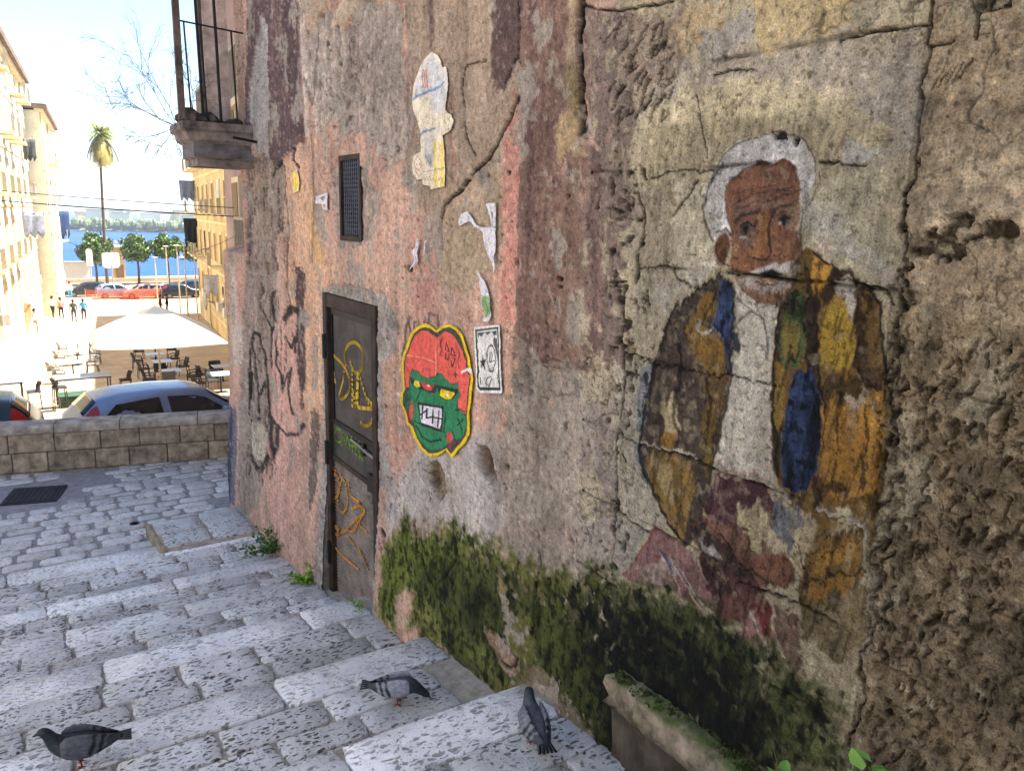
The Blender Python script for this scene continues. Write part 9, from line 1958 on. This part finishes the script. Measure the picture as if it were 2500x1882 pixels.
# ---- signs, lamp posts, kiosk on the quay
sg = empty('street_sign', (7.35, 92.7, -9.11), 'tall narrow white sign with rounded top near the left tree', 'sign'); mb = MB(); mb.tube([(0, 0, 0), (0, 0, 3.6)], .05, 6); mb.build('post', M_GREYP, sg); mb = MB(); mb.prism([(.3*math.cos(q), 4.5+.3*math.sin(q)) for q in np.linspace(0, math.pi, 9)]+[(-.3, 3.0), (.3, 3.0)], -.03, .03, Matrix(((1, 0, 0, 0), (0, 0, 1, 0), (0, 1, 0, 0), (0, 0, 0, 1)))); mb.build('board', M_WHITE, sg)
sg = empty('street_sign', (9.5, 94.3, -9.12), 'broad white sign board with cut corners, back turned, between the trees', 'sign'); mb = MB(); mb.tube([(0, 0, 0), (0, 0, 3.)], .06, 6); mb.build('post', M_GREYP, sg); mb = MB(); mb.prism([(-.85, 2.9), (-.6, 2.65), (.6, 2.65), (.85, 2.9), (.85, 4.1), (.7, 4.3), (-.7, 4.3), (-.85, 4.1)], -.03, .03, Matrix(((1, 0, 0, 0), (0, 0, 1, 0), (0, 1, 0, 0), (0, 0, 0, 1)))); mb.build('board', M_WHITE, sg)
for i, (x, y, h) in enumerate(((11.81, 80.4, 4.4), (13.83, 86.7, 5.2), (12.51, 73., 5.8), (12.69, 70.7, 6.1), (12.91, 67.8, 6.1), (12.6, 61.4, 5.8))):
    lp = empty('lamp_post', (x, y, gz(y)), ['leftmost slim lamp post, in front of the orange netting', 'slim lamp post in front of the black car', 'third slim lamp post from the left', 'fourth slim lamp post from the left', 'fifth slim lamp post, close to the orange house', 'rightmost and nearest slim lamp post by the orange house'][i], 'lamp post', 'lamp posts beside the orange house')
    mb = MB(); mb.tube([(0, 0, 0), (0, 0, .4), (0, 0, h)], [.09, .065, .05], 8); mb.build('post', M_PIPE, lp); mb = MB(); mb.tube([(0, 0, h), (0, 0, h+.08), (0, 0, h+.14)], [.12, .34, .10], 12); mb.build('lamp_head', M_GREYP, lp)
ks = empty('harbour_hut', (11.9, 110.5, -9.2), 'small orange-brown hut on the quay behind the trees', 'hut'); mb = MB(); mb.box((-.7, -1, 0), (.7, 1, 4.2)); mb.build('wall', M_ORANGE, ks); mb = MB(); mb.box((-.85, -1.2, 4.2), (.85, 1.2, 4.4)); mb.build('roof', M_PALE, ks); mb = MB(); mb.box((-.4, -1.04, 0), (.5, -1.0, 2.1)); mb.build('door', M_SHUT, ks)
ks = empty('harbour_shed', (6.6, 110., -9.2), 'long white fence-like shed on the quay at the left', 'shed'); mb = MB(); mb.box((-1.5, -.6, 0), (2.2, .6, 2.4)); mb.build('wall', M_WHITE, ks); mb = MB(); mb.box((-1.6, -.75, 2.4), (2.3, .75, 2.5)); mb.build('roof', M_GREYP, ks)
# ---- boats, far shore
for i in range(14):
    x = rnd.uniform(18, 60); y = rnd.uniform(190, 330); bt = empty('moored_boat', (x, y, -12), 'tiny white boat moored out on the bay', 'boat', 'boats on the bay', rnd.uniform(0, 6)); mb = MB(); mb.loft([[(q, -w, .5), (q, -w*.5, 0), (q, w*.5, 0), (q, w, .5)] for q, w in ((-1.5, .5), (0, .6), (1.2, .4), (1.7, .05))], closed=False, cap=False); mb.add([(-1.5, -.5, .5), (-1.5, .5, .5), (0, .6, .5), (1.2, .4, .5), (1.7, 0, .5), (1.2, -.4, .5), (0, -.6, .5)], [tuple(range(7))]); mb.build('hull', M_WHITE, bt); mb = MB(); mb.box((-.6, -.3, .5), (.3, .3, 1.1)); mb.build('cabin', M_PALE, bt)
m, nt, b = newmat('far_land', .95, .1); p = pos(nt); L(nt, ramp(nt, noise(nt, .02, 6, .7, p), [(.35, lin('4f5a48')), (.6, lin('6a7060')), (.7, lin('7f7c6a'))]), b.inputs['Base Color']); M_LAND = m
def ridge(name, pts, depth, amp, seed, mat):
    v = []; f = []; rn = random.Random(seed); n = len(pts)
    for x, y, z in pts: v += [(x, y, -12.5), (x+depth*.02, y+depth*.25, -10.5+(z+10.5)*.5+rn.uniform(-amp, amp)), (x+depth*.05, y+depth*.6, z+rn.uniform(-amp, amp)), (x+depth*.1, y+depth, -13)]
    for k in range(n-1):
        for j in range(3): a = k*4+j; f.append((a, a+4, a+5, a+1))
    o = pydata(name, v, f, mat, smooth=True); return tag(o, kind='structure')
def shore(t): return (-150+t*420, 520-t*310*.62)            # the far shore runs towards the right and nearer
ridge('far_shore', [(*shore(k/40), -9.6) for k in range(41)], 120, .4, 3, M_LAND)
ridge('far_hills', [(-900+k*75, 2000-k*22, 34-k*1.35) for k in range(41)], 900, 3., 4, M_LAND)
rn = random.Random(12); mb = MB()
for k in range(2600):
    t_ = rn.random(); x, y = shore(t_); y += rn.uniform(2, 28); s = rn.uniform(.7, 1.9); z0 = -11.2+rn.uniform(0, 1.2)
    a = rn.uniform(0, 6); ring_ = lambda r_, z: [(x+r_*s*math.cos(a+j*1.05)*rn.uniform(.8, 1.2), y+r_*s*math.sin(a+j*1.05), z0+z*s) for j in range(6)]
    mb.loft([ring_(.7, 0), ring_(1.2, .9), ring_(.9, 1.9), ring_(.2, 2.5)])
tag(mb.build('far_wood', leaf_mat('far_leaf', '3c4a2a', '5f6a40'), smooth=False), 'band of low trees along the far shore of the bay', 'wood', kind='stuff')
for k in range(46):
    t_ = rn.uniform(.2, .8); x, y = shore(t_); y += rn.uniform(34, 110); w = rn.uniform(5, 13); h = rn.uniform(3, 6.5)*(1.5 if k % 9 == 0 else 1); hb = empty('far_building', (x, y, -10.5), 'small pale building in the town on the far shore', 'building', 'buildings on the far shore', rn.uniform(-.3, .3)); mb = MB(); mb.box((-w/2, -4, 0), (w/2, 4, h+2)); mb.build('wall', M_WHITE if k % 3 else M_PALE, hb); mb = MB(); mb.box((-w/2-.3, -4.3, h+2), (w/2+.3, 4.3, h+2.4)); mb.build('roof', M_TILE if k % 4 == 0 else M_GREYP, hb)

# ---- the air over the bay
m = bpy.data.materials.new('haze_air'); m.use_nodes = True; nt = m.node_tree; nt.nodes.remove(nt.nodes['Principled BSDF'])
pv = nt.nodes.new('ShaderNodeVolumePrincipled'); pv.inputs['Color'].default_value = (.78, .88, 1, 1); pv.inputs['Density'].default_value = .00045; pv.inputs['Anisotropy'].default_value = .2
nt.links.new(pv.outputs[0], nt.nodes['Material Output'].inputs['Volume'])
mb = MB(); mb.box((-3300, -60, -16), (3300, 3700, 60)); hz_ = mb.build('haze', m); tag(hz_, kind='stuff')
